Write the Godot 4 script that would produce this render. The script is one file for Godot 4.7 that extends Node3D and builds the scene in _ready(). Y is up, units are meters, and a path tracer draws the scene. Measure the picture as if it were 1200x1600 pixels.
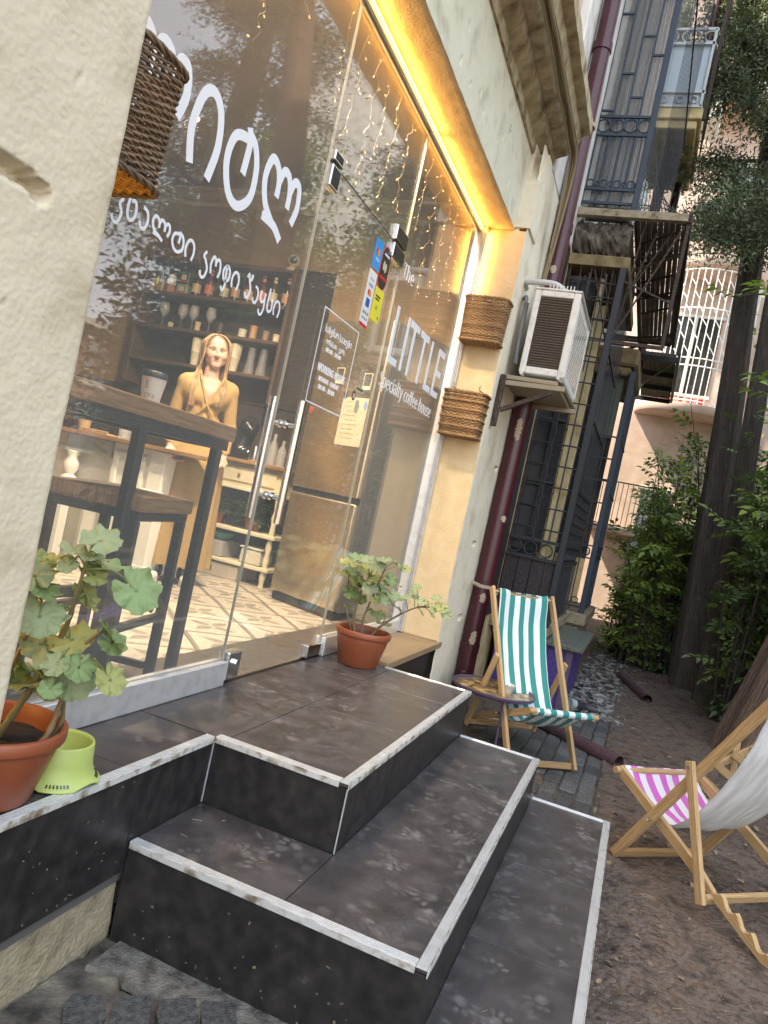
extends Node3D

var rng := RandomNumberGenerator.new()
var names := {}
var mats := {}
var texs := {}

class MB:
	var v := PackedVector3Array()
	var n := PackedVector3Array()
	var u := PackedVector2Array()
	var c := PackedColorArray()
	var col := Color.WHITE
	var uo := Vector2.ZERO

	func tri(a: Vector3, b: Vector3, d: Vector3, na: Vector3, nb: Vector3, nd: Vector3, ua := Vector2.ZERO, ub := Vector2.ZERO, ud := Vector2.ZERO) -> void:
		if (b - a).cross(d - a).dot(na + nb + nd) > 0.0:
			v.append(a); v.append(d); v.append(b)
			n.append(na); n.append(nd); n.append(nb)
			u.append(ua); u.append(ud); u.append(ub)
		else:
			v.append(a); v.append(b); v.append(d)
			n.append(na); n.append(nb); n.append(nd)
			u.append(ua); u.append(ub); u.append(ud)
		c.append(col); c.append(col); c.append(col)

	func flat(a: Vector3, b: Vector3, d: Vector3, up: Vector3) -> void:
		var nn := (b - a).cross(d - a)
		if nn.length_squared() < 1e-16:
			return
		nn = nn.normalized()
		if nn.dot(up) < 0.0:
			nn = -nn
		var ax := nn.abs()
		var f := func(p: Vector3) -> Vector2:
			if ax.y >= ax.x and ax.y >= ax.z:
				return Vector2(p.x, p.z)
			if ax.x >= ax.z:
				return Vector2(p.z, p.y)
			return Vector2(p.x, p.y)
		tri(a, b, d, nn, nn, nn, f.call(a), f.call(b), f.call(d))

	func quad(a: Vector3, b: Vector3, d: Vector3, e: Vector3, up: Vector3) -> void:
		flat(a, b, d, up)
		flat(a, d, e, up)

	func quv(a: Vector3, b: Vector3, d: Vector3, e: Vector3, nn: Vector3, r := Rect2(0, 0, 1, 1)) -> void:
		var q := r.position
		var s := r.size
		tri(a, b, d, nn, nn, nn, q, q + Vector2(s.x, 0), q + s)
		tri(a, d, e, nn, nn, nn, q, q + s, q + Vector2(0, s.y))

	# a box with chamfered edges; u runs along its longest side (grain)
	func box(ctr: Vector3, size: Vector3, bs := Basis(), bev := 0.003) -> void:
		var h := size * 0.5
		var b: float = minf(bev, minf(h.x, minf(h.y, h.z)) * 0.6)
		var la := 0 if size.x >= size.y and size.x >= size.z else (1 if size.y >= size.z else 2)
		var pt := func(s: Vector3, k: int) -> Vector3:
			var p := Vector3(s.x * (h.x - (0.0 if k == 0 else b)), s.y * (h.y - (0.0 if k == 1 else b)), s.z * (h.z - (0.0 if k == 2 else b)))
			return p
		var uvf := func(p: Vector3, k: int) -> Vector2:
			var o := [0, 1, 2]
			o.erase(k)
			var i: int = o[0]
			var j: int = o[1]
			if j == la:
				i = o[1]; j = o[0]
			return Vector2(p[i], p[j] + float(k) * 0.37) + uo
		var put := func(p: Vector3, q: Vector3, r: Vector3, nn: Vector3, k: int) -> void:
			tri(ctr + bs * p, ctr + bs * q, ctr + bs * r, bs * nn, bs * nn, bs * nn, uvf.call(p, k), uvf.call(q, k), uvf.call(r, k))
		for k in 3:
			var i := (k + 1) % 3
			var j := (k + 2) % 3
			for s in [-1.0, 1.0]:
				var nn := Vector3.ZERO
				nn[k] = s
				var q := []
				for w in [[-1, -1], [1, -1], [1, 1], [-1, 1]]:
					var sg := Vector3.ZERO
					sg[k] = s; sg[i] = w[0]; sg[j] = w[1]
					q.append(pt.call(sg, k))
				put.call(q[0], q[1], q[2], nn, k)
				put.call(q[0], q[2], q[3], nn, k)
		if b < 1e-5:
			return
		for k in 3:
			var i := (k + 1) % 3
			var j := (k + 2) % 3
			for si in [-1.0, 1.0]:
				for sj in [-1.0, 1.0]:
					var s0 := Vector3.ZERO
					s0[k] = -1.0; s0[i] = si; s0[j] = sj
					var s1 := s0
					s1[k] = 1.0
					var nn := Vector3.ZERO
					nn[i] = si; nn[j] = sj
					nn = nn.normalized()
					var a: Vector3 = pt.call(s0, i)
					var d: Vector3 = pt.call(s1, i)
					var e: Vector3 = pt.call(s1, j)
					var g: Vector3 = pt.call(s0, j)
					put.call(a, d, e, nn, i)
					put.call(a, e, g, nn, i)
		for sx in [-1.0, 1.0]:
			for sy in [-1.0, 1.0]:
				for sz in [-1.0, 1.0]:
					var s := Vector3(sx, sy, sz)
					put.call(pt.call(s, 0), pt.call(s, 1), pt.call(s, 2), s.normalized(), 0)

	# box between two corners
	func bb(x0: float, x1: float, y0: float, y1: float, z0: float, z1: float, bev := 0.003) -> void:
		box(Vector3(x0 + x1, y0 + y1, z0 + z1) * 0.5, Vector3(absf(x1 - x0), absf(y1 - y0), absf(z1 - z0)), Basis(), bev)

	# a bar from p to q, w wide (along side) and t thick
	func bar(p: Vector3, q: Vector3, w: float, t: float, side := Vector3.UP, bev := 0.002) -> void:
		var d := q - p
		var x := d.normalized()
		var z := x.cross(side)
		if z.length() < 1e-4:
			z = x.cross(Vector3.RIGHT)
		z = z.normalized()
		var y := z.cross(x)
		box((p + q) * 0.5, Vector3(d.length(), w, t), Basis(x, y, z), bev)

	func tube(path: Array, r, sides := 8, caps := true, closed := false) -> void:
		var m := path.size()
		var rings := []
		var nrm := []
		var last := Vector3.ZERO
		for i in m:
			var t: Vector3
			if closed:
				t = path[(i + 1) % m] - path[(i - 1 + m) % m]
			else:
				t = path[mini(i + 1, m - 1)] - path[maxi(i - 1, 0)]
			t = t.normalized()
			if last == Vector3.ZERO:
				last = t.cross(Vector3.UP if absf(t.y) < 0.9 else Vector3.RIGHT)
			last = (last - t * last.dot(t)).normalized()
			var o := t.cross(last)
			var rr: float = r[i] if r is Array else r
			var ring := PackedVector3Array()
			var rn := PackedVector3Array()
			for k in sides:
				var a := TAU * k / sides
				var d := last * cos(a) + o * sin(a)
				ring.append(path[i] + d * rr)
				rn.append(d)
			rings.append(ring)
			nrm.append(rn)
		var len := 0.0
		for i in (m if closed else m - 1):
			var j := (i + 1) % m
			var l2: float = len + (path[j] - path[i]).length()
			for k in sides:
				var k2 := (k + 1) % sides
				var ua := Vector2(len, float(k) / sides * 0.2) + uo
				var ub := Vector2(len, float(k + 1) / sides * 0.2) + uo
				var uc := Vector2(l2, float(k + 1) / sides * 0.2) + uo
				var ud := Vector2(l2, float(k) / sides * 0.2) + uo
				tri(rings[i][k], rings[i][k2], rings[j][k2], nrm[i][k], nrm[i][k2], nrm[j][k2], ua, ub, uc)
				tri(rings[i][k], rings[j][k2], rings[j][k], nrm[i][k], nrm[j][k2], nrm[j][k], ua, uc, ud)
			len = l2
		if caps and not closed:
			for e in [0, m - 1]:
				var nn: Vector3 = (path[0] - path[1] if e == 0 else path[m - 1] - path[m - 2]).normalized()
				for k in range(1, sides - 1):
					tri(rings[e][0], rings[e][k], rings[e][k + 1], nn, nn, nn)

	# profile of Vector2(radius, height) turned round the y axis of xf; a repeated point makes a hard edge
	func lathe(prof: Array, sides := 24, xf := Transform3D(), a0 := 0.0, a1 := TAU) -> void:
		for i in prof.size() - 1:
			var p: Vector2 = prof[i]
			var q: Vector2 = prof[i + 1]
			if p.distance_to(q) < 1e-6:
				continue
			var np := _pn(prof, i, -1)
			var nq := _pn(prof, i, 1)
			for k in sides:
				var a := lerpf(a0, a1, float(k) / sides)
				var b := lerpf(a0, a1, float(k + 1) / sides)
				var da := Vector3(cos(a), 0, sin(a))
				var db := Vector3(cos(b), 0, sin(b))
				var v0 := xf * (da * p.x + Vector3(0, p.y, 0))
				var v1 := xf * (db * p.x + Vector3(0, p.y, 0))
				var v2 := xf * (db * q.x + Vector3(0, q.y, 0))
				var v3 := xf * (da * q.x + Vector3(0, q.y, 0))
				var n0 := (xf.basis * (da * np.x + Vector3(0, np.y, 0))).normalized()
				var n1 := (xf.basis * (db * np.x + Vector3(0, np.y, 0))).normalized()
				var n2 := (xf.basis * (db * nq.x + Vector3(0, nq.y, 0))).normalized()
				var n3 := (xf.basis * (da * nq.x + Vector3(0, nq.y, 0))).normalized()
				var u0 := Vector2(float(k) / sides, p.y)
				var u1 := Vector2(float(k + 1) / sides, p.y)
				if p.x > 1e-6:
					tri(v0, v1, v2, n0, n1, n2, u0, u1, Vector2(u1.x, q.y))
				if q.x > 1e-6:
					tri(v0, v2, v3, n0, n2, n3, u0, Vector2(u1.x, q.y), Vector2(u0.x, q.y))

	func _pn(prof: Array, i: int, side: int) -> Vector2:
		var d: Vector2 = prof[i + 1] - prof[i]
		var s := Vector2(d.y, -d.x).normalized()
		var k := i - 1 if side < 0 else i + 1
		if k < 0 or k + 1 >= prof.size():
			return s
		var e: Vector2 = prof[k + 1] - prof[k]
		if e.length() < 1e-6:
			return s
		var t := Vector2(e.y, -e.x).normalized()
		return (s + t).normalized() if s.dot(t) > 0.3 else s

	# a polygon in the xy plane of xf, given thickness depth along -z
	func prism(poly: PackedVector2Array, xf: Transform3D, depth: float) -> void:
		var idx := Geometry2D.triangulate_polygon(poly)
		var fz := xf.basis.z.normalized()
		for s in [0.0, -depth]:
			var nn := fz if s == 0.0 else -fz
			if s != 0.0 and depth == 0.0:
				break
			for i in range(0, idx.size(), 3):
				var p := poly[idx[i]]
				var q := poly[idx[i + 1]]
				var r := poly[idx[i + 2]]
				tri(xf * Vector3(p.x, p.y, s), xf * Vector3(q.x, q.y, s), xf * Vector3(r.x, r.y, s), nn, nn, nn, p + uo, q + uo, r + uo)
		if depth == 0.0:
			return
		var ccw := not Geometry2D.is_polygon_clockwise(poly)
		for i in poly.size():
			var p := poly[i]
			var q := poly[(i + 1) % poly.size()]
			var d := q - p
			if d.length() < 1e-7:
				continue
			var o := Vector2(d.y, -d.x) if ccw else Vector2(-d.y, d.x)
			var nn := (xf.basis * Vector3(o.x, o.y, 0)).normalized()
			var e0 := Vector2(0, p.length()) + uo
			var a := xf * Vector3(p.x, p.y, 0)
			var b := xf * Vector3(q.x, q.y, 0)
			var c2 := xf * Vector3(q.x, q.y, -depth)
			var d2 := xf * Vector3(p.x, p.y, -depth)
			tri(a, b, c2, nn, nn, nn, e0, e0 + Vector2(d.length(), 0), e0 + Vector2(d.length(), depth))
			tri(a, c2, d2, nn, nn, nn, e0, e0 + Vector2(d.length(), depth), e0 + Vector2(0, depth))

	# smooth grid: f(i, j) -> Vector3, i in 0..a, j in 0..b; up tells the side of the normal
	func grid(a: int, b: int, f: Callable, up: Vector3, uvs := Vector2(1, 1)) -> void:
		var p := []
		for i in a + 1:
			var row := PackedVector3Array()
			row.resize(b + 1)
			for j in b + 1:
				row[j] = f.call(i, j)
			p.append(row)
		var nn := []
		for i in a + 1:
			var row := PackedVector3Array()
			row.resize(b + 1)
			var r0: PackedVector3Array = p[maxi(i - 1, 0)]
			var r1: PackedVector3Array = p[mini(i + 1, a)]
			var rr: PackedVector3Array = p[i]
			for j in b + 1:
				var w := (r1[j] - r0[j]).cross(rr[mini(j + 1, b)] - rr[maxi(j - 1, 0)]).normalized()
				row[j] = w
			nn.append(row)
		if up != Vector3.ZERO and (nn[a / 2][b / 2] as Vector3).dot(up) < 0.0:
			for i in a + 1:
				for j in b + 1:
					nn[i][j] = -nn[i][j]
		for i in a:
			for j in b:
				var u0 := Vector2(float(i) / a * uvs.x, float(j) / b * uvs.y)
				var u1 := Vector2(float(i + 1) / a * uvs.x, float(j + 1) / b * uvs.y)
				tri(p[i][j], p[i + 1][j], p[i + 1][j + 1], nn[i][j], nn[i + 1][j], nn[i + 1][j + 1], u0, Vector2(u1.x, u0.y), u1)
				tri(p[i][j], p[i + 1][j + 1], p[i][j + 1], nn[i][j], nn[i + 1][j + 1], nn[i][j + 1], u0, u1, Vector2(u0.x, u1.y))

	func ball(ctr: Vector3, r: Vector3, seg := 12, bs := Basis()) -> void:
		var m := seg / 2
		grid(seg, m, func(i, j):
			var a: float = TAU * i / seg
			var b: float = PI * j / m
			return ctr + bs * Vector3(cos(a) * sin(b) * r.x, cos(b) * r.y, sin(a) * sin(b) * r.z), Vector3.ZERO)
		# outward normals
		var k := n.size() - seg * m * 6
		for i in range(k, n.size()):
			if n[i].dot(v[i] - ctr) < 0.0:
				n[i] = -n[i]
			if n[i] == Vector3.ZERO:
				n[i] = (v[i] - ctr).normalized()
		for i in range(k, n.size(), 3):
			if (v[i + 1] - v[i]).cross(v[i + 2] - v[i]).dot(n[i] + n[i + 1] + n[i + 2]) > 0.0:
				var t := v[i + 1]; v[i + 1] = v[i + 2]; v[i + 2] = t
				var s := n[i + 1]; n[i + 1] = n[i + 2]; n[i + 2] = s
				var q := u[i + 1]; u[i + 1] = u[i + 2]; u[i + 2] = q

	func mesh() -> ArrayMesh:
		var a := []
		a.resize(Mesh.ARRAY_MAX)
		a[Mesh.ARRAY_VERTEX] = v
		a[Mesh.ARRAY_NORMAL] = n
		a[Mesh.ARRAY_TEX_UV] = u
		a[Mesh.ARRAY_COLOR] = c
		var m := ArrayMesh.new()
		m.add_surface_from_arrays(Mesh.PRIMITIVE_TRIANGLES, a)
		return m


func numbered(called: String, parent: Node) -> String:
	var key := str(parent.get_instance_id()) + called
	var k: int = names.get(key, 0)
	names[key] = k + 1
	return called if k == 0 else "%s_%03d" % [called, k]


func obj(called: String, mesh, material: Material, parent: Node = self, label := "") -> MeshInstance3D:
	var o := MeshInstance3D.new()
	o.name = numbered(called, parent)
	o.mesh = mesh.mesh() if mesh is MB else mesh
	o.material_override = material
	parent.add_child(o, true)
	if label:
		o.set_meta("label", label)
	return o


func tag(o: Node, label: String, category := "", group := "", kind := "") -> Node:
	if label: o.set_meta("label", label)
	if category: o.set_meta("category", category)
	if group: o.set_meta("group", group)
	if kind: o.set_meta("kind", kind)
	return o


func thing(called: String, label: String, category: String, at := Vector3.ZERO, group := "") -> Node3D:
	var o := Node3D.new()
	o.name = numbered(called, self)
	add_child(o, true)
	o.position = at
	tag(o, label, category, group)
	return o


func struct(o: Node) -> Node:
	o.set_meta("kind", "structure")
	return o


func many(called: String, mesh, material: Material, xfs: Array, parent: Node, cols := []) -> MultiMeshInstance3D:
	var mm := MultiMesh.new()
	mm.transform_format = MultiMesh.TRANSFORM_3D
	mm.use_colors = cols.size() > 0
	mm.mesh = mesh.mesh() if mesh is MB else mesh
	mm.instance_count = xfs.size()
	for i in xfs.size():
		mm.set_instance_transform(i, xfs[i])
		if cols.size() > 0:
			mm.set_instance_color(i, cols[i])
	var o := MultiMeshInstance3D.new()
	o.name = numbered(called, parent)
	o.multimesh = mm
	o.material_override = material
	parent.add_child(o, true)
	return o


func nz(seed_: int, freq: float, oct := 4, kind := FastNoiseLite.TYPE_SIMPLEX_SMOOTH) -> FastNoiseLite:
	var f := FastNoiseLite.new()
	f.seed = seed_
	f.frequency = freq
	f.noise_type = kind
	f.fractal_octaves = oct
	return f


# noise texture running through the given linear colours
func ntex(key: String, freq: float, cols: Array, oct := 5, size := 512, kind := FastNoiseLite.TYPE_SIMPLEX_SMOOTH) -> NoiseTexture2D:
	if texs.has(key):
		return texs[key]
	var t := NoiseTexture2D.new()
	t.width = size
	t.height = size
	t.seamless = true
	t.noise = nz(key.hash() % 1000, freq, oct, kind)
	var g := Gradient.new()
	var offs := PackedFloat32Array()
	var cc := PackedColorArray()
	for i in cols.size():
		offs.append(float(cols[i][0]))
		cc.append((cols[i][1] as Color).linear_to_srgb())
	g.offsets = offs
	g.colors = cc
	t.color_ramp = g
	texs[key] = t
	return t


func grey(a: float) -> Color:
	return Color(a, a, a)


func hmap(key: String, freq: float, oct := 5, kind := FastNoiseLite.TYPE_SIMPLEX_SMOOTH) -> NoiseTexture2D:
	return ntex("h_" + key, freq, [[0.0, Color.BLACK], [1.0, Color.WHITE]], oct, 512, kind)


# a plain material: linear base colour, roughness
func M(key: String, col := Color.WHITE, rough := 0.6, metal := 0.0) -> StandardMaterial3D:
	if mats.has(key):
		return mats[key]
	var m := StandardMaterial3D.new()
	m.resource_name = key
	m.albedo_color = col.linear_to_srgb()
	m.roughness = rough
	m.metallic = metal
	mats[key] = m
	return m


# the same with a world-triplanar noise colour and relief (cm)
func MT(key: String, tex: Texture2D, scale: float, rough := 0.8, bump: Texture2D = null, relief := 0.0, world := true) -> StandardMaterial3D:
	if mats.has(key):
		return mats[key]
	var m := M(key, Color.WHITE, rough)
	m.albedo_texture = tex
	m.uv1_triplanar = true
	m.uv1_world_triplanar = world
	m.uv1_scale = Vector3.ONE * scale
	if bump:
		m.heightmap_enabled = true
		m.heightmap_texture = bump
		m.heightmap_scale = relief
	return m


func catmull(p: Array, per := 8, closed := false) -> Array:
	var out := []
	var m := p.size()
	for i in (m if closed else m - 1):
		var a = p[(i - 1 + m) % m] if closed else p[maxi(i - 1, 0)]
		var b = p[i]
		var c = p[(i + 1) % m]
		var d = p[(i + 2) % m] if closed else p[mini(i + 2, m - 1)]
		for k in per:
			var t := float(k) / per
			out.append(0.5 * ((2.0 * b) + (c - a) * t + (2.0 * a - 5.0 * b + 4.0 * c - d) * t * t + (3.0 * b - a - 3.0 * c + d) * t * t * t))
	if not closed:
		out.append(p[m - 1])
	return out


func rnd(a: float, b: float) -> float:
	return rng.randf_range(a, b)

const GX0 := 1.157   # opening of the shop front: left jamb
const GX1 := 4.61    # right jamb
const GZ := -1.40    # plane of the glass
const WZ := -1.10    # outer face of the wall
const FY := 0.62     # shop floor and upper platform


func _ready() -> void:
	rng.seed = 4711
	# camera
	var cam := Camera3D.new()
	cam.name = "camera"
	var p := deg_to_rad(0.55)
	var yw := deg_to_rad(19.6)
	var rl := atan(0.2159)
	var f := Vector3(cos(yw) * cos(p), -sin(p), -sin(yw) * cos(p))
	var r0 := f.cross(Vector3.UP).normalized()
	var u0 := r0.cross(f)
	var r := r0 * cos(rl) + u0 * sin(rl)
	var u := u0 * cos(rl) - r0 * sin(rl)
	cam.transform = Transform3D(Basis(r, u, -f), Vector3(0, 1.42, 0))
	cam.fov = rad_to_deg(2.0 * atan(800.0 / 1160.0))
	cam.near = 0.05
	cam.far = 400.0
	add_child(cam)
	cam.current = true
	# sky
	var we := WorldEnvironment.new()
	we.name = "world_environment"
	var env := Environment.new()
	env.background_mode = Environment.BG_SKY
	env.tonemap_mode = Environment.TONE_MAPPER_LINEAR
	env.tonemap_exposure = 3.15
	env.sdfgi_enabled = true
	env.ssao_enabled = true
	env.ssil_enabled = true
	var sm := ProceduralSkyMaterial.new()
	sm.sky_top_color = Color(0.78, 0.84, 0.92)
	sm.sky_horizon_color = Color(1.0, 0.99, 0.96)
	sm.sky_curve = 0.22
	sm.ground_bottom_color = Color(0.16, 0.14, 0.12)
	sm.ground_horizon_color = Color(0.45, 0.45, 0.43)
	sm.energy_multiplier = 1.0
	sm.sky_cover = cloud_cover()
	sm.sky_cover_modulate = Color(0.9, 0.92, 0.95)
	var sky := Sky.new()
	sky.sky_material = sm
	env.sky = sky
	env.background_energy_multiplier = 1.0
	we.environment = env
	add_child(we)
	# sun high behind the shop: the house shades the near yard, the far trees are lit
	var sun := DirectionalLight3D.new()
	sun.name = "sun"
	sun.light_color = Color(1.0, 0.94, 0.83)
	sun.light_energy = 1.6
	sun.light_angular_distance = 1.0
	sun.shadow_enabled = true
	add_child(sun)
	sun.look_at_from_position(Vector3.ZERO, Vector3(0.22, -0.82, 0.58), Vector3.RIGHT)
	materials()
	# large structure
	ground()
	steps()
	shop_building()
	shop_interior()
	shop_front()
	bay_houses()
	far_building()
	street_side()
	trees()
	# objects
	outside_things()
	inside_things()
	shrubs()
	litter()


func cloud_cover() -> ImageTexture:
	var im := Image.create(512, 256, false, Image.FORMAT_RGBA8)
	var a := nz(3, 1.6, 5)
	for y in 256:
		var el := PI * (0.5 - (y + 0.5) / 256.0)
		for x in 512:
			if el < -0.05:
				continue
			var az := TAU * x / 512.0
			var d := Vector3(cos(az) * cos(el), sin(el) * 1.6, sin(az) * cos(el))
			var w: float = smoothstep(-0.25, 0.35, a.get_noise_3dv(d))
			im.set_pixel(x, y, Color(0.75, 0.76, 0.78, w * 0.75))
	return ImageTexture.create_from_image(im)


func wood_image(key: String, a: Color, b: Color, seed_: int) -> ImageTexture:
	if texs.has(key):
		return texs[key]
	var im := Image.create(256, 256, false, Image.FORMAT_RGB8)
	var n1 := nz(seed_, 1.0, 4)
	var n2 := nz(seed_ + 5, 1.0, 2)
	for y in 256:
		for x in 256:
			# wraps by mirroring
			var xx := 128.0 - absf(x - 128.0)
			var yy := 128.0 - absf(y - 128.0)
			var w := n1.get_noise_2d(xx * 0.012, yy * 0.11) * 0.7 + n2.get_noise_2d(xx * 0.05, yy * 0.8) * 0.35
			var k: float = clampf(0.5 + w, 0.0, 1.0)
			im.set_pixel(x, y, a.lerp(b, k).linear_to_srgb())
	var t := ImageTexture.create_from_image(im)
	texs[key] = t
	return t


func wood(key: String, a: Color, b: Color, rough := 0.55, sx := 1.2, sy := 5.0) -> StandardMaterial3D:
	var m := M(key, Color.WHITE, rough)
	m.albedo_texture = wood_image("w_" + key, a, b, key.hash() % 97)
	m.uv1_scale = Vector3(sx, sy, 1)
	return m


func materials() -> void:
	var plas := hmap("plaster", 0.16, 4)
	var fine := hmap("fine", 0.3, 3)
	var cell := hmap("cell", 0.05, 3, FastNoiseLite.TYPE_CELLULAR)
	MT("plaster_cream", ntex("t_cream", 0.006, [[0.12, Color(0.50, 0.425, 0.29)], [0.35, Color(0.625, 0.545, 0.395)], [0.65, Color(0.665, 0.59, 0.435)], [0.9, Color(0.62, 0.535, 0.38)]]), 0.7, 0.9, plas, 0.16)
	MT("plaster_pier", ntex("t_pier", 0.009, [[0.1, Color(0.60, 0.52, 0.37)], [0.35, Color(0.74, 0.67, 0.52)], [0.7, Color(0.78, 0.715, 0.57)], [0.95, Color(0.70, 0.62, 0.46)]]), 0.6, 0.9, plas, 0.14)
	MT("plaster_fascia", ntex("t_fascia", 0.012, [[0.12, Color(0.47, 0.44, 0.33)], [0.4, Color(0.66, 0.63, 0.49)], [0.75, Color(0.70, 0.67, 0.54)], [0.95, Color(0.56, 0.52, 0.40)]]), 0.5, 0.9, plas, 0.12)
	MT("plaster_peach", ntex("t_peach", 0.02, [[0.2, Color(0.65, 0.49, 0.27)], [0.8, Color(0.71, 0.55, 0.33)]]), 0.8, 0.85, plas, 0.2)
	MT("plaster_pink", ntex("t_pink", 0.012, [[0.2, Color(0.50, 0.38, 0.31)], [0.8, Color(0.60, 0.47, 0.40)]]), 0.4, 0.9, plas, 0.2)
	MT("house_dim", ntex("t_dim", 0.012, [[0.2, Color(0.20, 0.125, 0.10)], [0.8, Color(0.27, 0.18, 0.14)]]), 0.4, 0.9, plas, 0.2)
	MT("plaster_white", ntex("t_white", 0.015, [[0.1, Color(0.50, 0.47, 0.42)], [0.5, Color(0.68, 0.66, 0.62)], [0.9, Color(0.74, 0.72, 0.68)]]), 0.5, 0.9, plas, 0.15)
	MT("plaster_yellow", ntex("t_yellow", 0.015, [[0.1, Color(0.36, 0.27, 0.12)], [0.5, Color(0.52, 0.42, 0.22)], [0.9, Color(0.58, 0.48, 0.28)]]), 0.5, 0.9, plas, 0.15)
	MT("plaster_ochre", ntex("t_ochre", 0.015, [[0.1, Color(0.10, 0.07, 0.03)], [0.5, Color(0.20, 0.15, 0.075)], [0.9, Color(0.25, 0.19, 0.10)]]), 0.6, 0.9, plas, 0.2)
	MT("cornice_stone", ntex("t_corn", 0.02, [[0.1, Color(0.12, 0.09, 0.05)], [0.4, Color(0.34, 0.27, 0.16)], [0.7, Color(0.48, 0.41, 0.28)], [0.95, Color(0.30, 0.24, 0.14)]]), 0.6, 0.95, plas, 0.3)
	MT("concrete", ntex("t_conc", 0.018, [[0.1, Color(0.10, 0.08, 0.05)], [0.35, Color(0.24, 0.20, 0.13)], [0.7, Color(0.33, 0.28, 0.19)], [0.95, Color(0.18, 0.14, 0.09)]], 6), 0.8, 0.95, plas, 0.4)
	MT("concrete_dark", ntex("t_concd", 0.02, [[0.1, Color(0.02, 0.017, 0.013)], [0.4, Color(0.07, 0.058, 0.045)], [0.65, Color(0.13, 0.108, 0.085)], [0.95, Color(0.24, 0.20, 0.15)]], 6), 0.8, 0.95, plas, 0.4)
	MT("concrete_light", ntex("t_concl", 0.03, [[0.1, Color(0.05, 0.045, 0.038)], [0.45, Color(0.13, 0.118, 0.10)], [0.9, Color(0.22, 0.205, 0.18)]], 6), 1.2, 0.95, plas, 0.4)
	MT("dirt", ntex("t_dirt", 0.02, [[0.1, Color(0.045, 0.033, 0.026)], [0.4, Color(0.115, 0.080, 0.060)], [0.6, Color(0.15, 0.113, 0.092)], [0.75, Color(0.115, 0.070, 0.045)], [0.95, Color(0.20, 0.16, 0.13)]], 6), 0.7, 0.97, hmap("dirt", 0.09, 6), 1.3)
	for k in 3:
		var g: float = [0.075, 0.10, 0.13][k]
		MT("paver_%d" % k, ntex("t_pav%d" % k, 0.04, [[0.1, Color(g, g * 0.96, g * 0.9) * 0.5], [0.5, Color(g, g * 0.97, g * 0.93)], [0.95, Color(g, g * 0.97, g * 0.95) * 1.5]]), 2.0, 0.9, plas, 0.6)
	M("grout", Color(0.10, 0.095, 0.09), 0.9)
	tread_material()
	MT("riser", ntex("t_riser", 0.02, [[0.1, Color(0.012, 0.011, 0.011)], [0.5, Color(0.022, 0.020, 0.020)], [0.85, Color(0.036, 0.031, 0.029)], [0.98, Color(0.07, 0.06, 0.05)]], 6), 1.3, 0.42, fine, 0.02)
	var al := MT("aluminium", ntex("t_alu", 0.05, [[0.1, Color(0.66, 0.66, 0.65)], [0.5, Color(0.76, 0.765, 0.77)], [0.9, Color(0.80, 0.805, 0.81)]]), 0.6, 0.36)
	al.metallic = 0.6
	var ad := MT("aluminium_dirty", ntex("t_alud", 0.03, [[0.15, Color(0.18, 0.14, 0.10)], [0.34, Color(0.42, 0.37, 0.30)], [0.5, Color(0.64, 0.63, 0.60)], [0.9, Color(0.74, 0.74, 0.73)]], 5), 1.1, 0.5)
	ad.metallic = 0.3
	var ch := M("chrome", Color(0.75, 0.75, 0.74), 0.16, 1.0)
	ch.metallic_specular = 0.6
	M("steel", Color(0.66, 0.56, 0.39), 0.27, 0.93)
	var gl := M("pane", Color(0.75, 0.78, 0.74, 1), 0.0)
	gl.transparency = BaseMaterial3D.TRANSPARENCY_ALPHA
	gl.albedo_color.a = 0.001
	gl.metallic = 0.075
	gl.metallic_specular = 0.7
	M("glass_seam", Color(0.36, 0.33, 0.25), 0.3)
	var gw := M("glassware", Color(0.9, 0.9, 0.9), 0.02)
	gw.transparency = BaseMaterial3D.TRANSPARENCY_ALPHA
	gw.albedo_color.a = 0.10
	var gd := M("dark_window", Color(0.035, 0.036, 0.036), 0.08)
	gd.metallic_specular = 0.8
	var gb := M("blue_window", Color(0.20, 0.23, 0.26), 0.12)
	gb.metallic_specular = 0.7
	M("vinyl", Color(0.80, 0.82, 0.86), 0.5)
	M("black_metal", Color(0.014, 0.014, 0.016), 0.45)
	MT("iron", ntex("t_iron", 0.05, [[0.2, Color(0.012, 0.013, 0.016)], [0.7, Color(0.028, 0.030, 0.036)], [0.95, Color(0.07, 0.045, 0.03)]]), 2.0, 0.6)
	MT("iron_blue", ntex("t_ironb", 0.05, [[0.2, Color(0.012, 0.022, 0.038)], [0.8, Color(0.028, 0.045, 0.07)]]), 2.0, 0.5)
	MT("iron_rust", ntex("t_rust", 0.05, [[0.2, Color(0.02, 0.015, 0.013)], [0.6, Color(0.06, 0.038, 0.028)], [0.95, Color(0.12, 0.08, 0.06)]]), 2.0, 0.85)
	M("iron_white", Color(0.74, 0.74, 0.72), 0.5)
	MT("pipe_red", ntex("t_pipe", 0.05, [[0.1, Color(0.032, 0.006, 0.009)], [0.5, Color(0.062, 0.010, 0.017)], [0.9, Color(0.085, 0.018, 0.026)]]), 2.0, 0.32)
	M("old_paint", Color(0.40, 0.32, 0.23), 0.8)
	MT("porch_wood", ntex("t_porchw", 0.03, [[0.1, Color(0.012, 0.009, 0.010)], [0.6, Color(0.030, 0.022, 0.024)], [0.95, Color(0.06, 0.05, 0.05)]]), 2.0, 0.6)
	wood("deck_wood", Color(0.31, 0.185, 0.08), Color(0.62, 0.43, 0.22), 0.5)
	wood("deck_wood_dark", Color(0.28, 0.17, 0.075), Color(0.46, 0.29, 0.13), 0.55)
	wood("plank_brown", Color(0.16, 0.085, 0.035), Color(0.33, 0.20, 0.095), 0.5, 0.9, 3.0)
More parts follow.
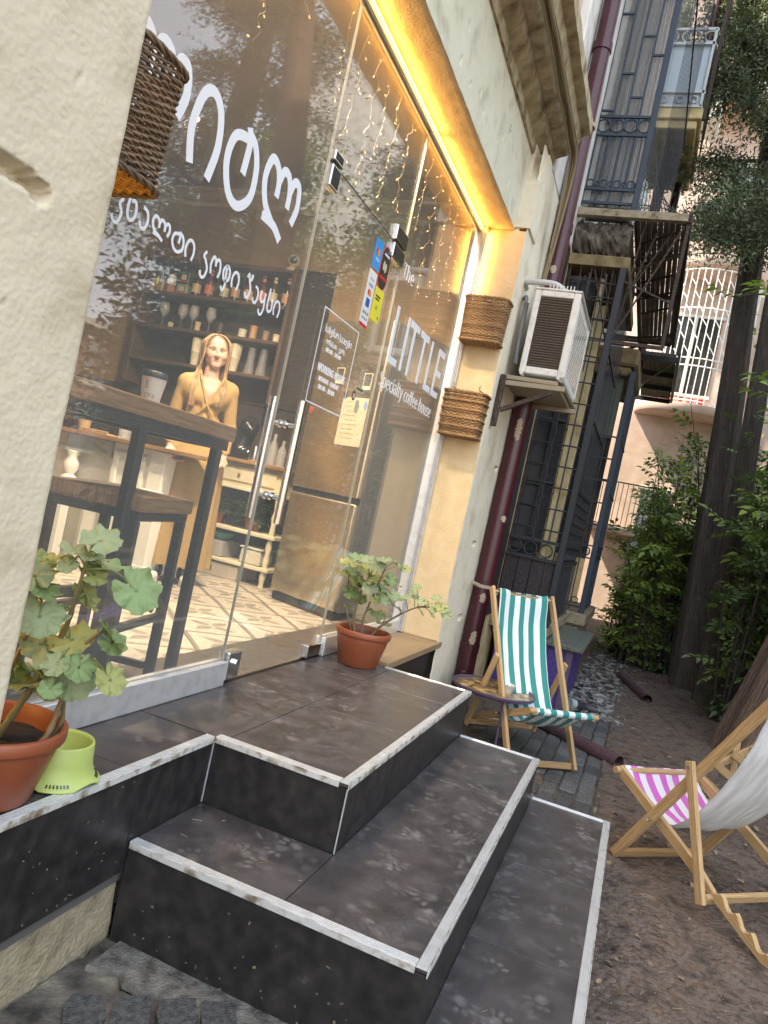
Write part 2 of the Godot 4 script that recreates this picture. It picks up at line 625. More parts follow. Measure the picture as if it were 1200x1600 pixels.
	wood("plank_grey", Color(0.045, 0.037, 0.031), Color(0.24, 0.21, 0.18), 0.9, 0.6, 2.0)
	wood("bench_wood", Color(0.24, 0.16, 0.085), Color(0.36, 0.25, 0.14), 0.5, 0.9, 3.0)
	wood("shelf_wood", Color(0.045, 0.025, 0.013), Color(0.10, 0.06, 0.03), 0.5, 0.9, 3.0)
	wood("bark_dark", Color(0.045, 0.037, 0.030), Color(0.24, 0.20, 0.17), 0.95, 0.8, 4.0)
	wood("bark_red", Color(0.09, 0.055, 0.035), Color(0.30, 0.20, 0.14), 0.95, 0.8, 4.0)
	for k in ["bark_dark", "bark_red"]:
		mats[k].heightmap_enabled = true
		mats[k].heightmap_texture = wood_image("hb_" + k, grey(0.0), grey(1.0), 31)
		mats[k].heightmap_scale = 2.5
	for w in [["wicker", Color(0.15, 0.075, 0.03), Color(0.40, 0.23, 0.105)], ["wicker_dark", Color(0.07, 0.045, 0.03), Color(0.22, 0.15, 0.10)]]:
		var m := M(w[0], Color.WHITE, 0.65)
		m.vertex_color_use_as_albedo = true
	var lf := M("leaf", Color.WHITE, 0.55)
	lf.vertex_color_use_as_albedo = true
	lf.backlight_enabled = true
	lf.backlight = Color(0.6, 0.65, 0.4)
	var vc := M("tinted", Color.WHITE, 0.6)
	vc.vertex_color_use_as_albedo = true
	var vg := M("tinted_gloss", Color.WHITE, 0.25)
	vg.vertex_color_use_as_albedo = true
	M("terracotta", Color(0.26, 0.072, 0.030), 0.42)
	M("soil", Color(0.02, 0.014, 0.01), 0.95)
	M("lime_plastic", Color(0.42, 0.50, 0.14), 0.4)
	M("white_paint", Color(0.66, 0.65, 0.60), 0.5)
	M("cream_paint", Color(0.62, 0.56, 0.40), 0.5)
	MT("ac_white", ntex("t_ac", 0.03, [[0.08, Color(0.52, 0.48, 0.40)], [0.35, Color(0.66, 0.645, 0.59)], [0.9, Color(0.70, 0.69, 0.65)]]), 0.8, 0.5)
	MT("coil", ntex("t_coil", 0.06, [[0.2, Color(0.045, 0.034, 0.022)], [0.8, Color(0.13, 0.095, 0.065)]]), 3.0, 0.7)
	MT("purple_paint", ntex("t_purp", 0.03, [[0.1, Color(0.045, 0.025, 0.14)], [0.6, Color(0.075, 0.045, 0.24)], [0.95, Color(0.11, 0.08, 0.27)]]), 1.5, 0.55)
	M("table_purple", Color(0.10, 0.07, 0.13), 0.4)
	M("rubber_grey", Color(0.16, 0.16, 0.16), 0.7)
	M("room_wall", Color(0.27, 0.18, 0.085), 0.75)
	M("room_wall_dark", Color(0.035, 0.025, 0.017), 0.7)
	M("room_ceiling", Color(0.34, 0.25, 0.15), 0.8)
	M("cornice_cream", Color(0.42, 0.34, 0.22), 0.6)
	MT("threshold", ntex("t_thr", 0.03, [[0.2, Color(0.05, 0.043, 0.036)], [0.8, Color(0.095, 0.08, 0.065)]]), 1.5, 0.35)
	var led := M("led_glow", Color(1, 0.8, 0.45), 0.5)
	led.emission_enabled = true
	led.emission = Color(1.0, 0.80, 0.42)
	led.emission_energy_multiplier = 1.6
	var fb := M("fairy_bulb", Color(1, 0.8, 0.5), 0.4)
	fb.emission_enabled = true
	fb.emission = Color(1.0, 0.62, 0.25)
	fb.emission_energy_multiplier = 1.0
	var sb := M("spot_glow", Color(1, 0.9, 0.7), 0.4)
	sb.emission_enabled = true
	sb.emission = Color(1.0, 0.8, 0.55)
	sb.emission_energy_multiplier = 2.5
	M("wire", Color(0.30, 0.22, 0.10), 0.5)


# dark porcelain treads with the dusty paw and shoe marks that are on them; u, v = x, z / 2.2 m
func tread_material() -> void:
	var S := 1024
	var im := Image.create(S, S, false, Image.FORMAT_RGB8)
	var n1 := nz(11, 0.012, 5)
	var n2 := nz(12, 0.2, 2)
	var dust := []
	dust.resize(S * S)
	dust.fill(0.0)
	var r := RandomNumberGenerator.new()
	r.seed = 77
	var blot := func(cx: float, cy: float, rx: float, ry: float, a: float, w: float) -> void:
		var m := maxf(rx, ry)
		for y in range(int(cy - m), int(cy + m) + 1):
			for x in range(int(cx - m), int(cx + m) + 1):
				var d := Vector2(x - cx, y - cy).rotated(-a)
				var q := 1.0 - Vector2(d.x / rx, d.y / ry).length()
				if q > 0.0:
					var at := (posmod(y, S)) * S + posmod(x, S)
					dust[at] = minf(dust[at] + w * minf(q * 2.0, 1.0) * (0.55 + 0.45 * n2.get_noise_2d(x * 3.0, y * 3.0)), 1.0)
	# clusters of tracks where people and the dog step
	for c in 105:
		var cc := Vector2(r.randf() * S, r.randf() * S)
		var dir := r.randf() * TAU
		for k in r.randi_range(3, 8):
			var p := cc + Vector2(r.randfn(0, 48), r.randfn(0, 48))
			var a := dir + r.randfn(0, 0.5)
			var w := r.randf_range(0.2, 0.9)
			if r.randf() < 0.35:
				for t in 5:
					blot.call(p.x + r.randfn(0, 14), p.y + r.randfn(0, 14), r.randf_range(5, 18), r.randf_range(2, 8), a + r.randfn(0, 0.3), w * r.randf_range(0.2, 0.7))
			elif r.randf() < 0.72:
				blot.call(p.x, p.y, 13.0, 10.0, a, w)
				for t in 4:
					var o := Vector2(20.0, 0).rotated(a + (t - 1.5) * 0.55)
					blot.call(p.x + o.x, p.y + o.y, 7.5, 4.8, a + (t - 1.5) * 0.5, w)
			else:
				for t in 9:
					var o := Vector2((t - 4) * 8.5, 0).rotated(a)
					for s in [-1, 0, 1]:
						var o2 := o + Vector2(0, s * 9.0).rotated(a)
						blot.call(p.x + o2.x, p.y + o2.y, 2.2, 5.0, a + 0.3 * s, w * 0.55)
	for c in 500:
		blot.call(r.randf() * S, r.randf() * S, r.randf_range(1, 2.4), r.randf_range(1, 2.2), 0.0, r.randf_range(0.2, 0.7))
	var rgh := Image.create(S, S, false, Image.FORMAT_RGB8)
	for y in S:
		for x in S:
			var xx := 512.0 - absf(x - 512.0)
			var yy := 512.0 - absf(y - 512.0)
			var w: float = clampf(0.5 + n1.get_noise_2d(xx, yy), 0.0, 1.0)
			var f: float = n2.get_noise_2d(xx, yy)
			var base := Color(0.040, 0.036, 0.037).lerp(Color(0.074, 0.063, 0.063), w) * (1.0 + 0.12 * f)
			var d: float = dust[y * S + x] * clampf(0.75 + 1.3 * n1.get_noise_2d(xx * 2.0 + 300.0, yy * 2.0), 0.0, 1.2)
			d = clampf(d + 0.16 * maxf(0.0, n1.get_noise_2d(xx * 3.0, yy * 3.0 + 500.0)), 0.0, 1.0)
			base = base.lerp(Color(0.22, 0.20, 0.19), d * 0.8)
			im.set_pixel(x, y, base.linear_to_srgb())
			rgh.set_pixel(x, y, grey(clampf(0.30 + 0.14 * w + 0.4 * d, 0, 1)))
	var m := M("tread", Color.WHITE, 1.0)
	m.albedo_texture = ImageTexture.create_from_image(im)
	m.roughness_texture = ImageTexture.create_from_image(rgh)
	m.roughness_texture_channel = BaseMaterial3D.TEXTURE_CHANNEL_GREEN
	m.uv1_scale = Vector3(1.0 / 2.2, 1.0 / 2.2, 1)


func ground() -> void:
	var n1 := nz(21, 0.9, 4)
	var n2 := nz(22, 7.0, 3)
	var far := MB.new()
	far.quad(Vector3(-150, -0.06, -150), Vector3(150, -0.06, -150), Vector3(150, -0.06, 150), Vector3(-150, -0.06, 150), Vector3.UP)
	struct(obj("ground", far, mats["dirt"]))
	var near := MB.new()
	near.grid(170, 90, func(i, j):
		var x: float = -2.0 + pow(i / 170.0, 1.5) * 30.0
		var z: float = -1.15 + pow(j / 90.0, 1.4) * 9.0
		var e: float = 0.018 * n1.get_noise_2d(x, z) + 0.006 * n2.get_noise_2d(x, z)
		if z < 0.02 and x < 12.0:
			e = minf(e, 0.0) - 0.035
		else:
			e += 0.012
		return Vector3(x, e, z), Vector3.UP)
	struct(obj("dirt_yard", near, mats["dirt"]))
	# pavers: a strip along the wall, held by a thin kerb at z = 0.03
	var walk := Node3D.new()
	walk.name = "paved_walk"
	add_child(walk)
	struct(walk)
	var bed := MB.new()
	bed.bb(1.6, 11.5, -0.06, -0.006, -1.4, 0.012, 0.001)
	obj("bed", bed, mats["dirt"], walk)
	var kinds := []
	for k in 5:
		var b := MB.new()
		b.box(Vector3.ZERO, Vector3(0.196 - 0.006 * (k % 3), 0.05, 0.097 - 0.003 * (k % 2)), Basis(), 0.009)
		kinds.append(b.mesh())
	for i in 24:
		for j in 8:
			if rnd(0, 1) < 0.03:
				continue
			var x := 3.72 + i * 0.202 + (0.1 if j % 2 else 0.0)
			if x > 7.6:
				continue
			var o := obj("paver", kinds[rng.randi() % 5], mats["paver_%d" % (rng.randi() % 3)], walk)
			o.position = Vector3(x, -0.014 + rnd(-0.006, 0.006), -0.04 - j * 0.103)
			o.rotation = Vector3(rnd(-0.03, 0.03), rnd(-0.03, 0.03), rnd(-0.03, 0.03))
	var kb := MB.new()
	for i in 14:
		var x0 := 3.7 + i * 0.6
		kb.bb(x0, x0 + 0.594, -0.05, 0.022 + rnd(-0.005, 0.005), 0.018, 0.042, 0.004)
	struct(obj("kerb", kb, mats["concrete_dark"]))
	# raised, cracked apron beside the steps
	var ap := MB.new()
	ap.grid(110, 50, func(i, j):
		var x: float = -1.2 + i / 110.0 * 2.95
		var z: float = -1.10 + j / 50.0 * 0.95
		var e: float = 0.15 + 0.003 * n1.get_noise_2d(x * 2.0, z * 2.0) + 0.0012 * n2.get_noise_2d(x, z)
		e += 0.05 * clampf((1.45 - x) * 0.8, 0, 1) * clampf(1.0 - (z + 1.1) / 0.6, 0, 1)
		var crack: float = absf(n1.get_noise_2d(x * 1.3 + 9.0, z * 1.3 + 4.0))
		if crack < 0.022:
			e -= 0.016
		if j == 50:
			e = -0.05
		return Vector3(x, e, z), Vector3.UP)
	struct(obj("apron", ap, mats["concrete_dark"]))
	var pt := MB.new()
	pt.grid(16, 70, func(i, j):
		var z: float = -1.06 + j / 70.0 * 0.85
		var w: float = 0.13 + 0.05 * n1.get_noise_2d(z * 5.0, 3.0) + 0.02 * n2.get_noise_2d(z * 3.0, 7.0)
		var x: float = 1.675 - w * (1.0 - i / 16.0)
		return Vector3(x, 0.160 + 0.002 * n2.get_noise_2d(x * 2.0, z * 2.0) - (0.016 if i == 0 else 0.0), z), Vector3.UP)
	struct(obj("pavement_patch", pt, mats["concrete_light"]))
	var slabs := Node3D.new()
	slabs.name = "broken_paving"
	add_child(slabs)
	struct(slabs)
	for s in [[1.48, -0.87, 0.072, 0.062, 0.55], [1.395, -0.815, 0.072, 0.062, 0.55], [1.535, -0.785, 0.072, 0.062, 0.55], [1.45, -0.73, 0.072, 0.062, 0.55], [1.425, -0.955, 0.072, 0.062, 0.55], [1.34, -0.90, 0.072, 0.062, 0.55], [1.31, -0.76, 0.072, 0.062, 0.55], [1.59, -0.70, 0.072, 0.062, 0.55]]:
		var poly := PackedVector2Array()
		for q in [[-0.9, 0.9], [0.1, 1.0], [0.95, 0.85], [1.0, -0.8], [-0.2, -1.0], [-0.95, -0.8]]:
			poly.append(Vector2(q[0] * s[2] + rnd(-0.008, 0.008), q[1] * s[3] + rnd(-0.008, 0.008)) * 0.72)
		var b := MB.new()
		b.prism(poly, Transform3D(Basis(Vector3.RIGHT, -PI / 2).rotated(Vector3.UP, s[4]), Vector3(s[0], 0.163 + rnd(0, 0.005), s[1])), 0.05)
		obj("slab", b, mats["paver_0"], slabs)


func tread(parent: Node, x0: float, x1: float, z0: float, z1: float, y: float) -> void:
	var b := MB.new()
	b.bb(x0 + 0.0012, x1 - 0.0012, y - 0.012, y, z0 + 0.0012, z1 - 0.0012, 0.0012)
	for i in b.u.size():
		b.u[i] = Vector2(b.v[i].x, b.v[i].z)
	obj("tread_tile", b, mats["tread"], parent)


func riser(parent: Node, a: Vector3, b: Vector3, y0: float, y1: float, out: Vector3) -> void:
	var m := MB.new()
	var d := (b - a).normalized()
	var c := (a + b) * 0.5
	c.y = (y0 + y1) * 0.5
	m.box(c - out * 0.006, d.abs() * ((b - a).length() - 0.0024) + Vector3(0, y1 - y0, 0) + out.abs() * 0.012, Basis(), 0.001)
	obj("riser_tile", m, mats["riser"], parent)


# ribbed aluminium nosing along a top edge; out points away from the tread
func nosing(parent: Node, a: Vector3, b: Vector3, out: Vector3) -> void:
	var m := MB.new()
	var d := (b - a).normalized()
	var l := (b - a).length()
	var bs := Basis(d, Vector3.UP, d.cross(Vector3.UP))
	var c := (a + b) * 0.5
	var put := func(o: float, y: float, w: float, h: float, bev: float) -> void:
		m.box(c + out * o + Vector3(0, y, 0), Vector3(l, h, w), bs, bev)
	put.call(-0.0125, 0.0012, 0.027, 0.0028, 0.0005)
	for k in 4:
		put.call(-0.0225 + k * 0.0072, 0.0034, 0.0042, 0.0018, 0.0007)
	obj("nosing", m, mats["aluminium"], parent)
	m = MB.new()
	m.box(c + out * 0.0035 + Vector3(0, -0.0065, 0), Vector3(l, 0.0185, 0.0028), bs, 0.001)
	obj("nosing_lip", m, mats["aluminium_dirty"], parent)


# needles and splashed dirt on the steps
func step_dirt(s: Node) -> void:
	var m := MB.new()
	for k in 20:
		var on := rng.randi() % 3
		var c: Vector3 = [Vector3(rnd(2.05, 3.5), FY + 0.002, rnd(-1.3, -0.7)), Vector3(rnd(1.72, 3.5), 0.417, rnd(-0.6, -0.32)), Vector3(rnd(1.8, 3.6), 0.212, rnd(-0.22, 0.05))][on]
		if k < 8:
			c = Vector3(rnd(1.7, 1.98), 0.417, rnd(-1.05, -0.65))
		m.col = Color(0.20, 0.15, 0.085).lerp(Color(0.32, 0.28, 0.20), rnd(0, 1))
		m.box(c, Vector3(rnd(0.006, 0.04), 0.0013, 0.0014), Basis(Vector3.UP, rnd(0, TAU)), 0.0)
	for k in 60:
		var y := 0.40 - pow(rnd(0, 1), 0.45) * 0.34
		m.col = Color(0.13, 0.10, 0.055).lerp(Color(0.26, 0.20, 0.11), pow(rnd(0, 1), 2.5))
		m.box(Vector3(1.6695, y, rnd(-1.07, -0.28)), Vector3(0.0008, rnd(0.002, 0.011), rnd(0.002, 0.006)), Basis(Vector3.RIGHT, rnd(0, TAU)), 0.0)
	for k in 36:
		m.col = Color(0.13, 0.10, 0.055).lerp(Color(0.2, 0.17, 0.11), rnd(0, 1))
		m.box(Vector3(rnd(1.0, 1.65), 0.34 + pow(rnd(0, 1), 1.6) * 0.25, -1.0945), Vector3(rnd(0.002, 0.006), rnd(0.002, 0.006), 0.0008), Basis(Vector3.BACK, rnd(0, TAU)), 0.0)
	var o := obj("dirt_specks", m, mats["tinted"], s)
	o.set_meta("kind", "stuff")


func steps() -> void:
	var s := thing("entrance_steps", "three dark tiled steps with ribbed silver nosings up to the glass door", "steps", Vector3.ZERO)
	# core under the tiles
	var core := MB.new()
	core.bb(2.02, 3.57, 0.0, FY - 0.012, -1.39, -0.66, 0.0)
	core.bb(1.685, 3.535, -0.05, 0.403, -1.08, -0.278, 0.0)
	core.bb(1.685, 3.625, -0.05, 0.198, -0.28, 0.081, 0.0)
	obj("core", core, mats["grout"], s)
	# top platform
	var xs := [2.005, 2.62, 3.2, 3.585]
	for i in 3:
		tread(s, xs[i], xs[i + 1], -1.39, -1.06, FY)
		tread(s, xs[i], xs[i + 1], -1.06, -0.645, FY)
	xs = [2.005, 2.75, 3.585]
	for i in 2:
		riser(s, Vector3(xs[i], 0, -0.645), Vector3(xs[i + 1], 0, -0.645), 0.418, FY - 0.014, Vector3(0, 0, 1))
	riser(s, Vector3(2.005, 0, -1.095), Vector3(2.005, 0, -0.645), 0.418, FY - 0.014, Vector3(-1, 0, 0))
	riser(s, Vector3(3.585, 0, -1.095), Vector3(3.585, 0, -0.645), 0.0, FY - 0.014, Vector3(1, 0, 0))
	nosing(s, Vector3(2.0, FY, -0.645), Vector3(3.59, FY, -0.645), Vector3(0, 0, 1))
	nosing(s, Vector3(2.005, FY, -1.09), Vector3(2.005, FY, -0.672), Vector3(-1, 0, 0))
	nosing(s, Vector3(3.585, FY, -1.09), Vector3(3.585, FY, -0.672), Vector3(1, 0, 0))
	# middle step
	xs = [1.67, 2.27, 2.87, 3.55]
	for i in 3:
		tread(s, xs[i], xs[i + 1], -0.645, -0.263, 0.415)
		riser(s, Vector3(xs[i], 0, -0.263), Vector3(xs[i + 1], 0, -0.263), 0.213, 0.401, Vector3(0, 0, 1))
	tread(s, 1.67, 2.005, -1.095, -0.645, 0.415)
	riser(s, Vector3(1.67, 0, -1.095), Vector3(1.67, 0, -0.263), -0.03, 0.401, Vector3(-1, 0, 0))
	riser(s, Vector3(3.55, 0, -0.645), Vector3(3.55, 0, -0.263), -0.03, 0.401, Vector3(1, 0, 0))
	nosing(s, Vector3(1.665, 0.415, -0.263), Vector3(3.555, 0.415, -0.263), Vector3(0, 0, 1))
	nosing(s, Vector3(1.67, 0.415, -1.09), Vector3(1.67, 0.415, -0.29), Vector3(-1, 0, 0))
	nosing(s, Vector3(3.55, 0.415, -0.64), Vector3(3.55, 0.415, -0.29), Vector3(1, 0, 0))
	# bottom step
	for i in 3:
		tread(s, xs[i], xs[i + 1] + (0.09 if i == 2 else 0.0), -0.263, 0.096, 0.21)
		riser(s, Vector3(xs[i], 0, 0.096), Vector3(xs[i + 1] + (0.09 if i == 2 else 0.0), 0, 0.096), -0.03, 0.196, Vector3(0, 0, 1))
	riser(s, Vector3(1.67, 0, -0.263), Vector3(1.67, 0, 0.096), -0.03, 0.196, Vector3(-1, 0, 0))
	riser(s, Vector3(3.64, 0, -0.263), Vector3(3.64, 0, 0.096), -0.03, 0.196, Vector3(1, 0, 0))
	nosing(s, Vector3(1.665, 0.21, 0.096), Vector3(3.645, 0.21, 0.096), Vector3(0, 0, 1))
	nosing(s, Vector3(3.64, 0.21, -0.26), Vector3(3.64, 0.21, 0.069), Vector3(1, 0, 0))
	# white grout lines where tiles meet
	for q in [[2.005, 0.418, 0.606, -1.0945], [2.0045, 0.418, 0.606, -0.6445]]:
		var g := MB.new()
		g.bb(q[0] - 0.0025, q[0] + 0.001, q[1], q[2], q[3] - 0.001, q[3] + 0.0025, 0.0)
		obj("grout_line", g, mats["aluminium"], s)
	step_dirt(s)
	# window ledge left of the platform
	var l := thing("window_ledge", "dark tiled ledge under the shop window with silver edge and rough concrete foot", "ledge", Vector3.ZERO)
	var lc := MB.new()
	lc.bb(-1.5, 2.0, 0.30, FY - 0.012, -1.39, -1.11, 0.0)
	obj("core", lc, mats["grout"], l)
	xs = [-1.5, -0.58, 0.02, 0.62, 1.02, 1.62, 2.0]
	for i in 6:
		tread(l, xs[i], xs[i + 1], -1.39, -1.095, FY)
	xs = [-1.5, -0.3, 0.46, 1.06, 1.66, 2.003]
	for i in 5:
		riser(l, Vector3(xs[i], 0, -1.095), Vector3(xs[i + 1], 0, -1.095), 0.335, FY - 0.014, Vector3(0, 0, 1))
	nosing(l, Vector3(-1.5, FY, -1.095), Vector3(1.998, FY, -1.095), Vector3(0, 0, 1))
	var n1 := nz(41, 3.0, 5)
	var ft := MB.new()
	ft.grid(120, 14, func(i, j):
		var x: float = -1.5 + i / 120.0 * 3.18
		var y: float = 0.08 + j / 14.0 * 0.262
		var zz: float = -1.118 + 0.008 * n1.get_noise_2d(x, y * 1.5) + 0.012 * (1.0 - j / 14.0)
		if absf(y - 0.17 - 0.16 * n1.get_noise_2d(x * 0.8, 3.0)) < 0.006:
			zz -= 0.006
		if j == 14:
			zz = -1.13
		return Vector3(x, y, zz), Vector3(0, 0, 1))
	obj("foundation", ft, mats["concrete"], l)
	# ledge right of the platform with a wooden seat board
	var r := thing("ledge_bench", "short bench board of brown wood on a dark base right of the steps", "bench", Vector3.ZERO)
	var rb := MB.new()
	rb.bb(3.60, 4.63, -0.03, 0.60, -1.39, -1.13, 0.002)
	obj("base", rb, mats["riser"], r)
	var bw := MB.new()
	bw.bb(3.60, 4.66, 0.602, 0.638, -1.392, -1.085, 0.003)
	obj("seat", bw, mats["bench_wood"], r)


# plaster wall face as a fine relief: in the plane z, x0..x1, y0..y1; holes = [x, y, half width, half height, depth]
func plaster_face(called: String, x0: float, x1: float, y0: float, y1: float, z: float, step: float, holes: Array, mat: Material, parent: Node, seed_ := 5) -> void:
	var n1 := nz(seed_, 2.2, 4)
	var n2 := nz(seed_ + 1, 16.0, 3)
	var a := int((x1 - x0) / step)
	var b := int((y1 - y0) / step)
	var m := MB.new()
	m.grid(a, b, func(i, j):
		var x: float = lerpf(x0, x1, float(i) / a)
		var y: float = lerpf(y0, y1, float(j) / b)
		var e: float = 0.004 * n1.get_noise_2d(x, y) + 0.0012 * n2.get_noise_2d(x, y)
		for h in holes:
			var k := Vector2((x - h[0]) / h[2], (y - h[1]) / h[3]).length() + 0.45 * n2.get_noise_2d(x * 1.5, y * 1.5)
			if k < 1.25:
				e -= h[4] * smoothstep(1.25, 0.75, k)
		if i == 0 or i == a:
			e -= 0.006
		return Vector3(x, y, z + e), Vector3(0, 0, 1))
	obj(called, m, mat, parent)


func shop_building() -> void:
	var s := thing("shop_building", "cream plastered ground floor of the cafe with worn plaster and stone cornice", "building")
	# left pier
	var holes := [[0.93, 1.834, 0.062, 0.013, 0.03], [0.99, 1.826, 0.02, 0.016, 0.022], [1.02, 2.05, 0.003, 0.012, 0.006], [0.96, 1.62, 0.004, 0.006, 0.006], [1.03, 1.3, 0.004, 0.008, 0.006], [1.1, 1.9, 0.003, 0.006, 0.006]]
	plaster_face("left_wall", 0.3, GX0, FY + 0.001, 3.4, WZ, 0.0075, holes, mats["plaster_cream"], s, 5)
	var m := MB.new()
	m.bb(-3.0, 0.302, 0.0, 4.0, -1.42, WZ - 0.006, 0.0)
	m.bb(0.30, GX0 - 0.002, FY, 4.0, -1.42, WZ - 0.035, 0.0)
	m.bb(GX0 - 0.03, GX0 - 0.0005, FY, 3.3, -1.42, WZ - 0.008, 0.004)
	obj("left_pier", m, mats["plaster_cream"], s)
	# right pier: cream outside, peach reveal towards the opening
	var ph := [[5.20, 1.836, 0.055, 0.012, 0.05], [5.03, 1.286, 0.055, 0.012, 0.05], [5.09, 0.764, 0.06, 0.012, 0.05], [4.75, 2.9, 0.008, 0.02, 0.01], [5.0, 2.2, 0.006, 0.02, 0.01]]
	plaster_face("right_wall", GX1 + 0.001, 5.46, 0.0, 3.86, WZ, 0.011, ph, mats["plaster_pier"], s, 9)
	var rm := MB.new()
	rm.bb(GX1 + 0.006, 5.46, -0.05, 3.9, -1.42, WZ - 0.055, 0.0)
	obj("right_pier", rm, mats["plaster_pier"], s)
	var jm := MB.new()
	jm.bb(GX1, GX1 + 0.02, FY + 0.02, 3.30, -1.42, WZ - 0.003, 0.004)
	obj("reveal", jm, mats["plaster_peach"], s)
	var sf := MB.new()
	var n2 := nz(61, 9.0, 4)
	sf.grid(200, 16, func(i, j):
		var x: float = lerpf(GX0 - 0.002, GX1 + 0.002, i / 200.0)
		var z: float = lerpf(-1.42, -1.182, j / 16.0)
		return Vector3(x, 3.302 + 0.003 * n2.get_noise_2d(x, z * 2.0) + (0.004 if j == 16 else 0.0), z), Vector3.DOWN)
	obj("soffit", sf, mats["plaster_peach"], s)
	var fh := []
	for k in 16:
		fh.append([rnd(2.0, 4.5), rnd(3.36, 3.74), rnd(0.004, 0.008), rnd(0.01, 0.022), 0.012])
	fh.append([4.05, 3.62, 0.018, 0.03, 0.03])
	plaster_face("fascia", GX0 - 2.0, GX1, 3.305, 3.84, -1.18, 0.014, fh, mats["plaster_fascia"], s, 15)
	var lm := MB.new()
	lm.bb(-3.0, GX1 + 0.02, 3.308, 4.6, -1.42, -1.20, 0.0)
	obj("lintel", lm, mats["plaster_fascia"], s)
	# the little pilaster that carries the cornice end
	var cb := MB.new()
	cb.prism(PackedVector2Array([Vector2(4.60, 3.32), Vector2(4.86, 3.32), Vector2(4.86, 3.85), Vector2(4.72, 3.85), Vector2(4.60, 3.6)]), Transform3D(Basis(), Vector3(0, 0, -1.085)), 0.1)
	obj("corbel", cb, mats["plaster_pier"], s)
	# cornice: a run of mouldings under the upper floor
	var prof := PackedVector2Array([Vector2(-1.2, 3.80), Vector2(-1.165, 3.80), Vector2(-1.16, 3.86), Vector2(-1.10, 3.90), Vector2(-1.09, 3.95), Vector2(-1.03, 3.97), Vector2(-0.97, 4.03), Vector2(-0.955, 4.10), Vector2(-0.90, 4.12), Vector2(-0.90, 4.20), Vector2(-0.93, 4.24), Vector2(-1.2, 4.30)])
	var cm := MB.new()
	# extruded along x, slightly uneven
	var n3 := nz(71, 2.0, 4)
	for k in prof.size() - 1:
		var p := prof[k]
		var q := prof[k + 1]
		cm.grid(90, 2, func(i, j):
			var x: float = lerpf(-2.0, 4.93, i / 90.0)
			var w := p.lerp(q, j / 2.0)
			var e: float = 0.006 * n3.get_noise_3d(x * 2.0, w.x * 9.0, w.y * 9.0)
			return Vector3(x, w.y + e, w.x + e), Vector3(0, p.x - q.x, q.y - p.y))
	obj("cornice", cm, mats["cornice_stone"], s)
	var ce := MB.new()
	var ends := PackedVector2Array()
	for q in prof:
		ends.append(q)
	ce.prism(ends, Transform3D(Basis(Vector3(0, 0, 1), Vector3(0, 1, 0), Vector3(-1, 0, 0)), Vector3(4.931, 0, 0)), 0.03)
	obj("cornice_end", ce, mats["cornice_stone"], s)
	# upper wall
	var up := MB.new()
	up.bb(-3.0, 5.0, 4.25, 9.6, -1.5, -1.12, 0.0)
	obj("upper_wall", up, mats["plaster_pink"], s)
	var qb := MB.new()
	qb.bb(4.985, 5.46, 3.88, 9.6, -1.5, WZ - 0.005, 0.01)
	obj("upper_pilaster", qb, mats["plaster_white"], s)
	var gut := MB.new()
	gut.bb(4.86, 4.985, 4.28, 9.6, -1.4, -1.06, 0.012)
	obj("upper_trim", gut, mats["plaster_white"], s)
	# the bundle of old cables that runs along the cornice and down beside the pipe
	for k in 11:
		var path := []
		var oy := rnd(-0.03, 0.03)
		var oz := rnd(-0.022, 0.022)
		for i in 16:
			var x := 0.5 + i * 0.3
			if x > 4.8:
				break
			path.append(Vector3(x, 3.955 + oy + rnd(-0.008, 0.008), -0.965 + oz + rnd(-0.006, 0.006)))
		path.append(Vector3(4.90 + oy * 0.5, 3.96 + oy, -0.97 + oz))
		path.append(Vector3(5.02 + oy, 3.82, -0.985 + oz))
		path.append(Vector3(5.12 + oy, 3.60 - 0.03 * k, -1.02 + oz * 0.5))
		if k % 3 == 0:
			path.append(Vector3(5.2 + oy * 0.5, 3.25 - 0.05 * k, -1.06 + oz * 0.3))
		var cbm := MB.new()
		cbm.tube(catmull(path, 4), rnd(0.005, 0.009), 5)
		var cable := obj("cable", cbm, mats["cable_%d" % (k % 3)] if mats.has("cable_0") else M("cable_old", Color(0.24, 0.19, 0.11), 0.7))
		tag(cable, "old dusty cable in the bundle under the stone cornice", "cable", "bundle of cables along the cornice")


